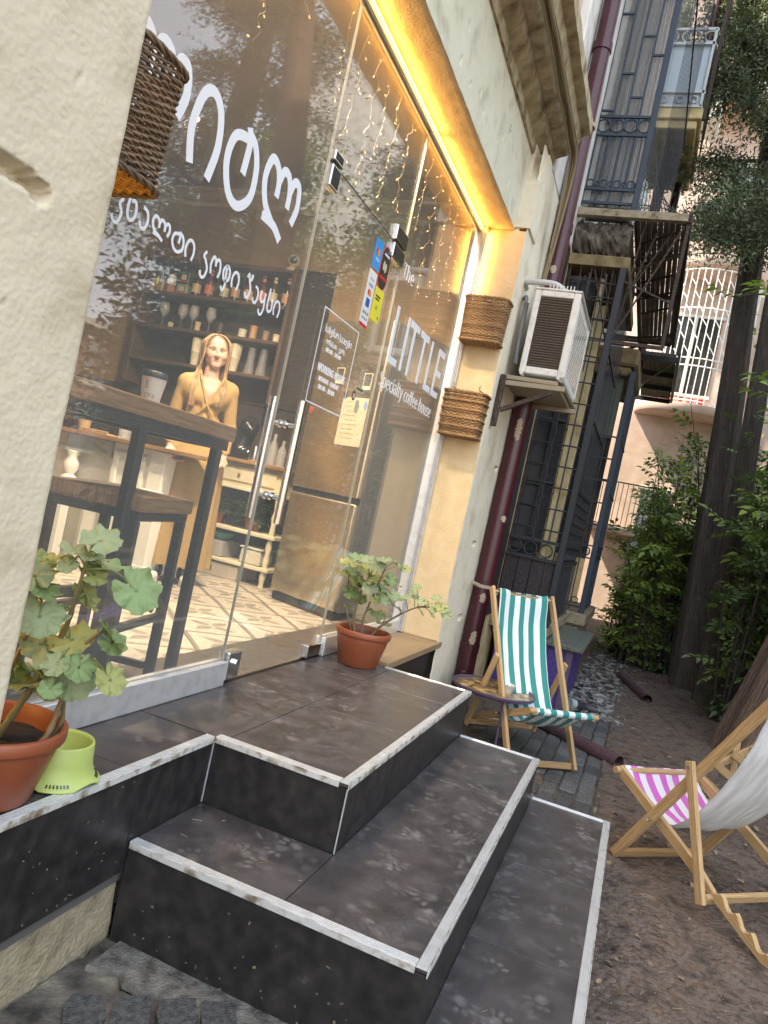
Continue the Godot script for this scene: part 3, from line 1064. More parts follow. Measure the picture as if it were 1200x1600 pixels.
func shop_interior() -> void:
	var s := thing("cafe_room", "brown painted cafe room behind the shop window with cream ceiling moulding", "room")
	var m := MB.new()
	m.bb(5.42, 5.6, FY - 0.1, 4.1, -5.4, -1.42, 0.0)
	obj("back_wall", m, mats["room_wall"], s)
	m = MB.new()
	m.bb(-1.6, 5.42, FY - 0.1, 4.1, -5.5, -5.3, 0.0)
	obj("far_wall", m, mats["room_wall"], s)
	m = MB.new()
	m.bb(-1.8, -1.6, FY - 0.1, 4.1, -5.4, -1.42, 0.0)
	obj("end_wall", m, mats["room_wall"], s)
	m = MB.new()
	m.bb(-1.8, 5.6, 4.0, 4.2, -5.5, -1.421, 0.0)
	obj("ceiling", m, mats["room_ceiling"], s)
	m = MB.new()
	m.bb(-1.8, 5.6, FY - 0.2, FY - 0.014, -5.5, -1.40, 0.0)
	obj("subfloor", m, mats["grout"], s)
	m = MB.new()
	for q in [[3.62, 3.66, 0.05], [3.66, 3.69, 0.035], [3.69, 3.76, 0.02], [3.76, 3.79, 0.045]]:
		m.bb(5.42 - q[2], 5.42, q[0], q[1], -5.3, -1.43, 0.006)
		m.bb(-1.6, 5.42 - q[2], q[0], q[1], -5.3, -5.3 + q[2], 0.006)
	obj("ceiling_moulding", m, mats["cornice_cream"], s)
	# dark band of tiles behind the glass, then diagonal patterned cement tiles
	m = MB.new()
	for i in 8:
		m.bb(-1.2 + i * 0.8, -0.402 + i * 0.8, FY - 0.012, FY, -1.725, -1.412, 0.001)
	obj("threshold_tile", m, mats["threshold"], s)
	var tm := M("pattern_tile", Color.WHITE, 0.4)
	tm.albedo_texture = tile_image()
	tm.texture_repeat = false
	var T := 0.36
	var tmesh := MB.new()
	tmesh.box(Vector3.ZERO, Vector3(T - 0.0015, 0.012, T - 0.0015), Basis(), 0.001)
	for i in tmesh.u.size():
		tmesh.u[i] = Vector2(tmesh.v[i].x / T + 0.5, tmesh.v[i].z / T + 0.5)
	var tme := tmesh.mesh()
	var fl := Node3D.new()
	fl.name = "tiled_floor"
	add_child(fl)
	struct(fl)
	for i in range(-12, 13):
		for j in range(-12, 13):
			var c := Vector3(3.61, 0, -2.75) + Vector3(0.7071, 0, 0.7071) * T * i + Vector3(-0.7071, 0, 0.7071) * T * j
			if c.x < 1.2 or c.x > 5.3 or c.z > -1.72 - 0.25 or c.z < -4.4:
				continue
			var t := obj("floor_tile", tme, tm, fl)
			t.position = Vector3(c.x, FY - 0.0065, c.z)
			t.rotation.y = -PI / 4.0 + (PI / 2.0) * ((i * 7 + j * 3) % 4)
	# the half tiles along the threshold and the far strip
	var rest := MB.new()
	for i in range(-12, 13):
		for j in range(-12, 13):
			var c := Vector3(3.61, 0, -2.75) + Vector3(0.7071, 0, 0.7071) * T * i + Vector3(-0.7071, 0, 0.7071) * T * j
			if c.z > -1.72 - 0.25 and c.z < -1.72 + 0.25 and c.x > 0.8 and c.x < 5.3:
				var poly := PackedVector2Array()
				for q in [[-0.5, -0.5], [0.5, -0.5], [0.5, 0.5], [-0.5, 0.5]]:
					var w: Vector3 = c + Vector3(0.7071, 0, 0.7071) * (T - 0.0015) * q[0] + Vector3(-0.7071, 0, 0.7071) * (T - 0.0015) * q[1]
					poly.append(Vector2(w.x, w.z))
				var clip := Geometry2D.intersect_polygons(poly, PackedVector2Array([Vector2(0, -6), Vector2(5.4, -6), Vector2(5.4, -1.727), Vector2(0, -1.727)]))
				for pg in clip:
					var idx := Geometry2D.triangulate_polygon(pg)
					for k in range(0, idx.size(), 3):
						var vs := []
						var us := []
						for e in 3:
							var w: Vector2 = pg[idx[k + e]]
							vs.append(Vector3(w.x, FY - 0.0005, w.y))
							var d := Vector2(w.x - c.x, w.y - c.z).rotated(-PI / 4.0) / T
							us.append(d + Vector2(0.5, 0.5))
						rest.tri(vs[0], vs[1], vs[2], Vector3.UP, Vector3.UP, Vector3.UP, us[0], us[1], us[2])
	obj("cut_tile", rest, tm, fl)


func tile_image() -> ImageTexture:
	var S := 256
	var im := Image.create(S, S, false, Image.FORMAT_RGB8)
	var n := nz(91, 0.03, 4)
	var n2 := nz(92, 0.3, 2)
	for y in S:
		for x in S:
			var u := (x + 0.5) / S - 0.5
			var w := (y + 0.5) / S - 0.5
			var k := 0.0
			# a ribbed band on one pair of edges, a line on the other
			if absf(u) > 0.44:
				k = 0.75 if fmod(absf(w) * 44.0, 1.0) > 0.25 else 0.45
			if absf(w) > 0.475:
				k = maxf(k, 0.65)
			# palm leaf star
			var r := Vector2(u, w).length()
			var a := atan2(w, u)
			var big := absf(fmod(a + PI + PI / 4.0, PI / 2.0) - PI / 4.0)
			for q in 4:
				var d := Vector2(u, w).rotated(-PI / 4.0 - q * PI / 2.0)
				if d.x > 0.05 and d.x < 0.40:
					var t := (d.x - 0.05) / 0.35
					var wid := 0.09 * sin(PI * pow(t, 0.7)) + 0.004
					if absf(d.y) < wid and fmod(d.x * 24.0 - absf(d.y) * 34.0 + 20.0, 1.0) > 0.35:
						k = maxf(k, 0.85)
					if absf(d.y) < 0.006:
						k = maxf(k, 0.85)
			if r < 0.028 or (r > 0.12 and r < 0.30 and big < 0.05 and fmod(r * 30.0, 1.0) > 0.45):
				k = maxf(k, 0.6)
			k *= 0.75 + 0.35 * n2.get_noise_2d(x, y)
			var base := Color(0.52, 0.48, 0.40).lerp(Color(0.42, 0.38, 0.31), clampf(0.5 + n.get_noise_2d(x, y), 0, 1))
			im.set_pixel(x, y, base.lerp(Color(0.060, 0.052, 0.045), clampf(k * 1.2, 0, 1)).linear_to_srgb())
	return ImageTexture.create_from_image(im)


func pane_box(called: String, x0: float, x1: float, y0: float, y1: float, parent: Node) -> Node:
	var m := MB.new()
	m.bb(x0, x1, y0, y1, GZ - 0.005, GZ + 0.005, 0.0)
	return obj(called, m, mats["pane"], parent)


func shop_front() -> void:
	var s := thing("shop_window", "frameless glass shop front with white lettering, glass door and steel fittings", "shop window")
	pane_box("glass_pane", GX0 + 0.002, 2.487, 0.70, 3.285, s)
	pane_box("glass_pane", 3.405, GX1 - 0.02, 0.70, 3.285, s)
	pane_box("transom_pane", 2.492, 3.40, 2.655, 3.285, s)
	var door := pane_box("door", 2.492, 3.40, 0.635, 2.648, s)
	tag(door, "glass door with working hours print and long steel handles")
	# seams: the ground edges of the panes catch the light
	var m := MB.new()
	for q in [[2.4895, 0.63, 3.285, 0.0018], [3.4025, 0.63, 3.285, 0.002]]:
		m.bb(q[0] - q[3], q[0] + q[3], q[1], q[2], GZ - 0.006, GZ + 0.0062, 0.001)
	obj("glass_edge", m, mats["glass_seam"], s)
	m = MB.new()
	m.bb(2.494, 3.398, 2.649, 2.6545, GZ - 0.004, GZ + 0.004, 0.0)
	obj("door_gap", m, mats["black_metal"], s)
	# aluminium channels
	m = MB.new()
	m.bb(GX0 + 0.001, 2.487, FY + 0.001, 0.715, GZ - 0.025, GZ - 0.0055, 0.002)
	m.bb(GX0 + 0.001, 2.487, FY + 0.001, 0.715, GZ + 0.0055, GZ + 0.03, 0.003)
	obj("bottom_rail", m, mats["aluminium"], s)
	m = MB.new()
	m.bb(3.405, GX1 - 0.02, FY + 0.001, 0.715, GZ - 0.025, GZ - 0.0055, 0.002)
	m.bb(3.405, GX1 - 0.02, FY + 0.001, 0.715, GZ + 0.0055, GZ + 0.03, 0.003)
	obj("bottom_rail", m, mats["aluminium"], s)
	m = MB.new()
	m.bb(GX1 - 0.03, GX1 - 0.001, 0.645, 3.30, GZ - 0.025, GZ + 0.028, 0.003)
	for k in 3:
		m.bb(GX1 - 0.034, GX1 - 0.004, 0.645, 3.30, GZ + 0.030 + k * 0.010, GZ + 0.036 + k * 0.010, 0.002)
	obj("side_rail", m, mats["aluminium"], s)
	m = MB.new()
	m.bb(GX0 + 0.001, GX1 - 0.032, 3.286, 3.301, GZ - 0.025, GZ + 0.018, 0.002)
	m.bb(GX0 + 0.001, GX1 - 0.032, 3.262, 3.285, GZ - 0.02, GZ - 0.006, 0.002)
	m.bb(GX0 + 0.001, GX1 - 0.032, 3.262, 3.285, GZ + 0.006, GZ + 0.02, 0.002)
	obj("top_rail", m, mats["aluminium"], s)
	# handles through the door
	for z in [GZ + 0.062, GZ - 0.062]:
		m = MB.new()
		m.tube([Vector3(2.575, 1.26, z), Vector3(2.575, 1.745, z)], 0.0155, 16)
		obj("handle", m, mats["chrome"], door)
	m = MB.new()
	for y in [1.36, 1.645]:
		m.tube([Vector3(2.575, y, GZ - 0.062), Vector3(2.575, y, GZ + 0.062)], 0.009, 12)
		for z in [GZ + 0.012, GZ - 0.012]:
			m.tube([Vector3(2.575, y, z - 0.006), Vector3(2.575, y, z + 0.006)], 0.016, 14)
	obj("handle_standoff", m, mats["chrome"], door)
	# patch fittings and floor lock
	m = MB.new()
	m.bb(2.50, 2.60, 0.632, 0.745, GZ - 0.022, GZ + 0.022, 0.006)
	m.tube([Vector3(2.555, 0.70, GZ + 0.02), Vector3(2.555, 0.70, GZ + 0.035)], 0.016, 14)
	obj("lock", m, mats["chrome"], door)
	m = MB.new()
	m.bb(3.235, 3.395, 0.628, 0.69, GZ - 0.02, GZ + 0.02, 0.004)
	obj("patch_fitting", m, mats["chrome"], s)
	for q in [[2.50, 2.58, 2.56, 2.645], [3.235, 3.395, 2.575, 2.645], [3.235, 3.395, 2.658, 2.73], [2.50, 2.58, 2.658, 2.70]]:
		m = MB.new()
		m.bb(q[0], q[1], q[2], q[3], GZ - 0.018, GZ + 0.018, 0.004)
		obj("patch_fitting", m, mats["chrome"], s)
		m = MB.new()
		m.bb(q[0] + 0.008, q[1] - 0.008, q[2] + 0.008, q[3] - 0.008, GZ + 0.0182, GZ + 0.0192, 0.0)
		obj("fitting_cover", m, mats["black_metal"], s)
	lettering(s, door)
	stickers(door)


const GEO := {
	"ი": [0.68, [[0.07, 0.0], [-0.03, 0.42], [0.08, 0.88], [0.3, 1.02], [0.52, 0.86], [0.6, 0.45], [0.5, -0.02]]],
	"თ": [0.88, [[0.48, 0.92], [0.12, 0.80], [0.02, 0.42], [0.2, 0.06], [0.5, -0.02], [0.78, 0.22], [0.8, 0.62], [0.66, 0.90], [0.44, 0.99]], [[0.42, 1.06], [0.50, 0.86], [0.47, 0.42]]],
	"ლ": [1.28, [[0.84, 0.0], [0.58, 0.13], [0.3, 0.15], [0.16, 0.15]], [[0.50, 0.14], [0.18, 0.34], [0.04, 0.66], [0.14, 0.98], [0.34, 0.96], [0.46, 0.76], [0.47, 0.54]], [[0.46, 0.76], [0.56, 0.98], [0.74, 0.97], [0.85, 0.76], [0.86, 0.52]], [[0.85, 0.76], [0.95, 0.98], [1.12, 0.96], [1.18, 0.66], [1.08, 0.36]]],
	"ს": [0.62, [[0.06, 1.5], [0.02, 0.5], [0.1, 0.1], [0.28, 0.0], [0.48, 0.2], [0.5, 0.6], [0.42, 0.95]]],
	"პ": [0.62, [[0.5, 1.3], [0.3, 1.48], [0.1, 1.3], [0.2, 1.02], [0.46, 0.8], [0.5, 0.3], [0.28, 0.0], [0.04, 0.25]]],
	"ე": [0.6, [[0.02, 0.85], [0.25, 1.02], [0.46, 0.75], [0.34, 0.45], [0.5, 0.05], [0.4, -0.42], [0.18, -0.5], [0.0, -0.25]]],
	"შ": [0.66, [[0.52, 1.5], [0.16, 1.3], [0.04, 0.6], [0.12, 0.1], [0.3, 0.0], [0.5, 0.25], [0.52, 0.7], [0.4, 0.98], [0.2, 0.9]]],
	"ა": [0.58, [[0.1, 1.0], [0.36, 0.9], [0.48, 0.5], [0.36, 0.05], [0.14, 0.0], [0.0, 0.25]]],
	"კ": [0.6, [[0.26, 1.02], [0.1, 0.72], [0.28, 0.52], [0.5, 0.1], [0.38, -0.4], [0.14, -0.48], [0.0, -0.2]]],
	"ო": [0.88, [[0.07, 0.0], [-0.02, 0.5], [0.1, 0.98], [0.28, 0.94], [0.38, 0.55]], [[0.36, 0.72], [0.48, 1.0], [0.68, 0.92], [0.78, 0.45], [0.68, 0.0]]],
	"ფ": [0.72, [[0.3, 1.05], [0.04, 0.7], [0.1, 0.25], [0.3, 0.12], [0.56, 0.3], [0.58, 0.75], [0.32, 1.03], [0.28, 0.4], [0.34, -0.1], [0.2, -0.5], [0.02, -0.3]]],
	"ჰ": [0.66, [[0.0, 1.2], [0.14, 1.45], [0.26, 1.05], [0.46, 1.35], [0.44, 1.55]], [[0.26, 1.05], [0.48, 0.6], [0.34, 0.05], [0.14, 0.0], [0.0, 0.25]]],
	"უ": [0.66, [[0.04, 1.0], [0.02, 0.6], [0.2, 0.32], [0.42, 0.5], [0.5, 1.0]], [[0.48, 0.7], [0.52, 0.0], [0.38, -0.45], [0.16, -0.48], [0.02, -0.22]]],
	"მ": [0.64, [[0.08, 1.5], [0.02, 0.5], [0.12, 0.06], [0.3, 0.0], [0.5, 0.3], [0.42, 0.85], [0.2, 0.98], [0.04, 0.75]]],
	"ბ": [0.64, [[0.42, 1.45], [0.1, 1.25], [0.02, 0.5], [0.14, 0.05], [0.32, 0.0], [0.52, 0.35], [0.4, 0.85], [0.16, 0.9]]],
	"რ": [0.8, [[0.07, 0.0], [0.0, 0.5], [0.14, 1.0], [0.34, 0.9], [0.4, 0.5]], [[0.38, 0.8], [0.5, 1.3], [0.72, 1.1], [0.66, 0.0]]],
	"ვ": [0.6, [[0.06, 0.98], [0.36, 0.98], [0.3, 0.62], [0.5, 0.2], [0.34, -0.4], [0.1, -0.45], [0.0, -0.2]]],
}


func stroke(m: MB, pts: Array, w0: float, o: Vector3, sx: float, sy: float, taper := false) -> void:
	var q := []
	for p in pts:
		q.append(Vector2(p[0] * sx, p[1] * sy))
	q = catmull(q, 7)
	var k := q.size()
	var le := []
	for i in k:
		var d: Vector2 = (q[mini(i + 1, k - 1)] - q[maxi(i - 1, 0)]).normalized()
		var nn := Vector2(-d.y, d.x) * w0 * 0.5
		le.append([q[i] + nn, q[i] - nn])
	for i in k - 1:
		var a: Vector2 = le[i][0]
		var b: Vector2 = le[i][1]
		var c: Vector2 = le[i + 1][1]
		var e: Vector2 = le[i + 1][0]
		m.quad(o + Vector3(a.x, a.y, 0), o + Vector3(b.x, b.y, 0), o + Vector3(c.x, c.y, 0), o + Vector3(e.x, e.y, 0), Vector3(0, 0, 1))


# line of Georgian letters: baseline from at, x-height h, total width w
func georgian(m: MB, t: String, at: Vector3, h: float, w: float, thick: float) -> void:
	var total := 0.0
	for ch in t:
		total += 0.45 if ch == " " or not GEO.has(ch) else GEO[ch][0] + 0.16
	var sx := w / total
	var x := 0.0
	for ch in t:
		if not GEO.has(ch):
			if ch == "-":
				m.quad(at + Vector3((x + 0.08) * sx, h * 0.45, 0), at + Vector3((x + 0.36) * sx, h * 0.45, 0), at + Vector3((x + 0.36) * sx, h * 0.58, 0), at + Vector3((x + 0.08) * sx, h * 0.58, 0), Vector3(0, 0, 1))
			x += 0.45
			continue
		for k in range(1, GEO[ch].size()):
			stroke(m, GEO[ch][k], thick, at + Vector3(x * sx, 0, 0.00005 * k), sx, h)
		x += GEO[ch][0] + 0.16


# a line of Latin text: baseline-left at, letter height h, squeezed to width w
func latin(called: String, t: String, at: Vector3, h: float, w: float, mat: Material, parent: Node, bold := false, depth := 0.001) -> MeshInstance3D:
	var f := SystemFont.new()
	f.font_names = PackedStringArray(["Droid Sans"])
	if bold:
		f.font_weight = 700
	var tm := TextMesh.new()
	tm.text = t
	tm.font = f
	tm.font_size = 64
	tm.pixel_size = 0.01
	tm.depth = depth / maxf(h, 0.01)
	tm.curve_step = 1.5
	tm.horizontal_alignment = HORIZONTAL_ALIGNMENT_LEFT
	tm.vertical_alignment = VERTICAL_ALIGNMENT_BOTTOM
	var b := tm.get_aabb()
	var o := obj(called, tm, mat, parent)
	var sx := w / maxf(b.size.x, 0.001)
	var sy := h / maxf(b.size.y, 0.001)
	o.scale = Vector3(sx, sy, h)
	o.position = at - Vector3(b.position.x * sx, b.position.y * sy, 0)
	return o


func lettering(s: Node, door: Node) -> void:
	var z := GZ + 0.0062
	var m := MB.new()
	georgian(m, "ლითლ", Vector3(1.405, 2.24, z), 0.222, 0.975, 0.031)
	obj("lettering", m, mats["vinyl"], s, "large white Georgian letters on the left pane")
	m = MB.new()
	georgian(m, "სპეშალთი კოფი ჰაუსი", Vector3(1.37, 1.998, z), 0.052, 1.0, 0.0095)
	obj("lettering", m, mats["vinyl"], s, "small white Georgian line on the left pane")
	latin("lettering", "The", Vector3(3.44, 2.555, z), 0.075, 0.17, mats["vinyl"], s)
	# LITTLE in plain thin capitals
	m = MB.new()
	var x0 := 3.475
	var y0 := 2.13
	var hh := 0.285
	var t := 0.036
	var cap := func(x: float, bars: Array) -> void:
		for q in bars:
			m.bb(x0 + x + q[0], x0 + x + q[1], y0 + q[2], y0 + q[3], z - 0.0003, z + 0.0005, 0.0)
	var L := [[0.0, t, 0.0, hh], [t + 0.0001, 0.135, 0.0, t]]
	cap.call(0.0, L)
	cap.call(0.185, [[0.0, t, 0.0, hh]])
	cap.call(0.24, [[0.0, 0.155, hh - t, hh], [0.06, 0.06 + t, 0.0, hh - t - 0.0001]])
	cap.call(0.43, [[0.0, 0.155, hh - t, hh], [0.06, 0.06 + t, 0.0, hh - t - 0.0001]])
	cap.call(0.64, L)
	cap.call(0.80, [[0.0, t, 0.0, hh], [t + 0.0001, 0.145, 0.0, t], [t + 0.0001, 0.145, hh - t, hh], [t + 0.0001, 0.125, hh * 0.5 - t * 0.5, hh * 0.5 + t * 0.5]])
	obj("lettering", m, mats["vinyl"], s, "white LITTLE in plain capitals")
	latin("lettering", "Specialty coffee house", Vector3(3.44, 1.975, z), 0.10, 0.92, mats["vinyl"], s)
	# working hours in a thin frame on the door
	m = MB.new()
	var a := Vector2(2.70, 1.765)
	var b := Vector2(3.078, 2.157)
	for q in [[a.x, b.x, a.y, a.y + 0.005], [a.x, b.x, b.y - 0.005, b.y], [a.x, a.x + 0.005, a.y + 0.0051, b.y - 0.0051], [b.x - 0.005, b.x, a.y + 0.0051, b.y - 0.0051]]:
		m.bb(q[0], q[1], q[2], q[3], z - 0.0003, z + 0.0005, 0.0)
	georgian(m, "სამუშაო საათები", Vector3(2.745, 2.068, z), 0.02, 0.285, 0.0055)
	georgian(m, "ორშაბათი - კვირა", Vector3(2.775, 2.025, z), 0.014, 0.2, 0.004)
	obj("hours_print", m, mats["vinyl"], door)
	latin("hours_print", "08:00 - 20:00", Vector3(2.785, 1.993, z), 0.018, 0.16, mats["vinyl"], door, true)
	latin("hours_print", "WORKING HOURS", Vector3(2.745, 1.905, z), 0.033, 0.285, mats["vinyl"], door, true)
	latin("hours_print", "MONDAY - SUNDAY", Vector3(2.775, 1.868, z), 0.02, 0.21, mats["vinyl"], door, true)
	latin("hours_print", "08:00 - 20:00", Vector3(2.785, 1.835, z), 0.02, 0.17, mats["vinyl"], door, true)


func plate(called: String, poly: PackedVector2Array, z: float, mat: Material, parent: Node, label := "") -> Node:
	var m := MB.new()
	m.prism(poly, Transform3D(Basis(), Vector3(0, 0, z)), 0.0004)
	return obj(called, m, mat, parent, label)


func rect(x0: float, x1: float, y0: float, y1: float) -> PackedVector2Array:
	return PackedVector2Array([Vector2(x0, y0), Vector2(x1, y0), Vector2(x1, y1), Vector2(x0, y1)])


func oval(x: float, y: float, rx: float, ry: float, k := 20, straight := 0.0) -> PackedVector2Array:
	var p := PackedVector2Array()
	for i in k:
		var a := TAU * i / k
		p.append(Vector2(x + cos(a) * rx, y + sin(a) * ry + (straight if sin(a) > 0 else -straight)))
	return p


func stickers(s: Node) -> void:
	var z := GZ + 0.0062
	var blue := M("print_blue", Color(0.025, 0.30, 0.74), 0.35)
	var navy := M("print_navy", Color(0.02, 0.11, 0.42), 0.35)
	var white := M("print_white", Color(0.78, 0.78, 0.78), 0.4)
	var red := M("print_red", Color(0.62, 0.02, 0.02), 0.4)
	var orange := M("print_orange", Color(0.80, 0.30, 0.02), 0.4)
	var yellow := M("print_yellow", Color(0.80, 0.74, 0.05), 0.4)
	var dark := M("print_dark", Color(0.02, 0.02, 0.02), 0.35)
	var grey_ink := M("print_grey", Color(0.2, 0.2, 0.22), 0.4)
	plate("sticker", rect(3.055, 3.145, 2.46, 2.592), z, blue, s, "blue card payment sticker")
	plate("sticker_print", oval(3.088, 2.538, 0.014, 0.014), z + 0.0005, red, s)
	plate("sticker_print", oval(3.105, 2.535, 0.014, 0.014), z + 0.0009, orange, s)
	latin("sticker_print", "VISA", Vector3(3.08, 2.498, z + 0.0005), 0.014, 0.045, white, s, true, 0.0004)
	plate("sticker", rect(3.048, 3.142, 2.19, 2.447), z, white, s, "tall white card payment sticker")
	latin("sticker_print", "VISA", Vector3(3.07, 2.375, z + 0.0005), 0.013, 0.05, navy, s, true, 0.0004)
	plate("sticker_print", oval(3.087, 2.348, 0.014, 0.014), z + 0.0005, red, s)
	plate("sticker_print", oval(3.103, 2.346, 0.014, 0.014), z + 0.0009, orange, s)
	plate("sticker_print", rect(3.075, 3.118, 2.283, 2.322), z + 0.0005, navy, s)
	latin("sticker_print", "G Pay", Vector3(3.07, 2.402, z + 0.0005), 0.012, 0.045, grey_ink, s, true, 0.0004)
	for k in 3:
		plate("sticker_print", rect(3.064 + k * 0.024, 3.08 + k * 0.024, 2.248, 2.262), z + 0.0005, grey_ink, s)
		plate("sticker_print", rect(3.064 + k * 0.024, 3.08 + k * 0.024, 2.224, 2.234), z + 0.0005, grey_ink, s)
	plate("sticker_print", rect(3.0485, 3.1415, 2.191, 2.206), z + 0.0005, red, s)
	plate("sticker", oval(3.205, 2.5, 0.057, 0.057, 24, 0.045), z, red, s, "dark oval sticker with red rim")
	plate("sticker_print", oval(3.205, 2.5, 0.051, 0.051, 24, 0.045), z + 0.0005, dark, s)
	plate("sticker_print", oval(3.192, 2.51, 0.012, 0.022), z + 0.0009, M("print_cream", Color(0.6, 0.55, 0.35), 0.4), s)
	plate("sticker_print", oval(3.216, 2.505, 0.012, 0.022), z + 0.0009, mats["print_cream"], s)
	plate("sticker_print", rect(3.165, 3.245, 2.448, 2.462), z + 0.0009, red, s)
	plate("sticker_print", rect(3.175, 3.24, 2.556, 2.566), z + 0.0009, white, s)
	plate("sticker", rect(3.155, 3.262, 2.252, 2.402), z + 0.0013, yellow, s, "yellow sticker with small black text")
	for k in 2:
		plate("sticker_print", rect(3.168, 3.225 - 0.01 * k, 2.36 - k * 0.014, 2.368 - k * 0.014), z + 0.0018, dark, s)
	latin("sticker_print", "21", Vector3(3.19, 2.305, z + 0.0018), 0.016, 0.02, dark, s, true, 0.0004)
	plate("sticker_print", rect(3.236, 3.245, 2.268, 2.282), z + 0.0018, dark, s)
	# round and oval stickers near the middle of the door edge
	plate("sticker", oval(3.22, 1.925, 0.062, 0.014), z, M("print_cream"), s)
	for k in 6:
		plate("sticker_print", rect(3.178 + k * 0.0145, 3.189 + k * 0.0145, 1.920, 1.930), z + 0.0005, dark, s)
	plate("sticker", oval(3.165, 1.885, 0.022, 0.022), z, dark, s)
	plate("sticker_print", oval(3.167, 1.884, 0.014, 0.014), z + 0.0005, mats["print_cream"], s)
	plate("sticker", oval(3.225, 1.845, 0.026, 0.034), z, mats["print_cream"], s)
	plate("sticker", oval(3.33, 1.87, 0.024, 0.024), z, white, s)


func ring(m: MB, c: Vector3, r: float, t: float, ax: Vector3, sides := 5) -> void:
	var a := ax.cross(Vector3.UP).normalized()
	var path := []
	for k in 16:
		path.append(c + a * cos(TAU * k / 16) * r + Vector3.UP * sin(TAU * k / 16) * r)
	m.tube(path, t, sides, false, true)


func rod(m: MB, a: Vector3, b: Vector3, t: float) -> void:
	m.bar(a, b, t, t, Vector3.UP if absf((b - a).normalized().y) < 0.9 else Vector3.RIGHT, 0.0)


func bay_houses() -> void:
	var s := thing("apartment_house", "old apartment house beside the cafe with iron-caged porches and glazed balcony", "building")
	var m := MB.new()
	m.bb(5.461, 16.0, -0.05, 3.95, -1.6, -1.13, 0.0)
	obj("wall", m, mats["plaster_yellow"], s)
	m = MB.new()
	m.bb(5.461, 10.9, 3.951, 9.6, -1.6, -1.14, 0.0)
	m.bb(10.901, 16.0, 3.951, 4.6, -1.6, -1.14, 0.0)
	obj("wall", m, mats["plaster_white"], s)
	m = MB.new()
	m.bb(6.52, 8.2, 0.70, 3.80, -1.129, -1.10, 0.0)
	obj("porch_back", m, mats["porch_wood"], s)
	m = MB.new()
	m.bb(5.50, 6.40, 0.70, 3.9, -1.129, -1.118, 0.0)
	obj("porch_back", m, mats["porch_wood"], s)
	# dark door leaf and glazing of the first porch
	m = MB.new()
	m.bb(6.56, 6.59, 1.30, 3.74, -1.125, -0.86, 0.002)
	obj("porch_window", m, mats["dark_window"], s)
	m = MB.new()
	for z in [-1.12, -0.98]:
		m.bb(6.53, 6.559, 1.43, 3.74, z, z + 0.022, 0.002)
	for y in [1.9, 2.45, 3.05]:
		m.bb(6.532, 6.557, y, y + 0.025, -1.098, -0.86, 0.002)
	obj("window_frame", m, mats["iron"], s)
	m = MB.new()
	m.bb(6.57, 6.62, 0.7, 3.74, -0.845, -0.805, 0.004)
	m.bb(7.3, 7.38, 0.7, 3.74, -0.9, -0.82, 0.004)
	obj("porch_post", m, mats["plaster_yellow"], s)
	# base panel of dark boards
	for k in 4:
		m = MB.new()
		m.bb(6.485, 6.51, 0.70, 1.235, -1.12 + k * 0.115, -1.12 + k * 0.115 + 0.111, 0.004)
		obj("panel_board", m, mats["porch_wood"], s)
	m = MB.new()
	m.bb(6.51, 8.1, 0.70, 1.2, -0.70, -0.685, 0.002)
	obj("panel_board", m, mats["porch_wood"], s)
	# iron cage
	m = MB.new()
	for y in [1.245, 1.40]:
		rod(m, Vector3(6.47, y, -1.12), Vector3(6.47, y, -0.655), 0.028)
		rod(m, Vector3(6.47, y, -0.655), Vector3(8.1, y, -0.655), 0.028)
	for k in 3:
		ring(m, Vector3(6.468, 1.322, -1.06 + k * 0.135), 0.056, 0.008, Vector3.RIGHT)
	for k in 10:
		ring(m, Vector3(6.6 + k * 0.14, 1.322, -0.655), 0.056, 0.008, Vector3.BACK)
	obj("railing_band", m, mats["iron"], s)
	m = MB.new()
	for k in 15:
		var x := 6.56 + k * 0.11
		rod(m, Vector3(x, 0.7, -0.655), Vector3(x, 1.235, -0.655), 0.007)
		rod(m, Vector3(x, 1.41, -0.655), Vector3(x, 3.74, -0.655), 0.006)
	for k in 3:
		rod(m, Vector3(6.47, 1.9 + k * 0.62, -0.652), Vector3(8.1, 1.9 + k * 0.62, -0.652), 0.016)
	for k in 5:
		rod(m, Vector3(6.47, 1.52 + k * 0.09, -0.650), Vector3(8.1, 1.52 + k * 0.09, -0.650), 0.010)
	m.bb(6.445, 6.50, 0.68, 3.80, -0.685, -0.63, 0.004)
	obj("porch_grille", m, mats["iron"], s)
	m = MB.new()
	for k in 12:
		var y := 1.50 + k * 0.185
		m.tube(catmull([Vector3(6.46, y, -1.11), Vector3(6.455, y, -0.96), Vector3(6.455, y - 0.03, -0.93), Vector3(6.455, y - 0.09, -0.92), Vector3(6.455, y - 0.1, -0.9)], 4), 0.007, 5)
		m.tube(catmull([Vector3(6.455, y - 0.02, -0.88), Vector3(6.455, y - 0.0, -0.84), Vector3(6.46, y, -0.68)], 4), 0.007, 5)
	for z in [-0.925, -0.78]:
		rod(m, Vector3(6.458, 1.41, z), Vector3(6.458, 3.74, z), 0.011)
	obj("ladder_grille", m, mats["iron"], s)
	m = MB.new()
	m.bb(6.40, 8.2, 0.60, 0.685, -1.13, -0.63, 0.006)
	obj("porch_base", m, mats["concrete"], s)
	m = MB.new()
	m.bb(6.46, 8.3, 3.805, 3.90, -1.13, -0.62, 0.004)
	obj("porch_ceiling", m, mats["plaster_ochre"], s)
	# loose lattice and struts hung under the balcony
	m = MB.new()
	for k in 7:
		rod(m, Vector3(6.5 + k * 0.02, 3.0 + k * 0.1, -0.62), Vector3(6.5 + k * 0.02, 4.22, -1.05 + k * 0.12), 0.012)
	for k in 6:
		rod(m, Vector3(6.50, 3.05 + k * 0.16, -1.12), Vector3(6.50, 3.03 + k * 0.16, -0.64), 0.012)
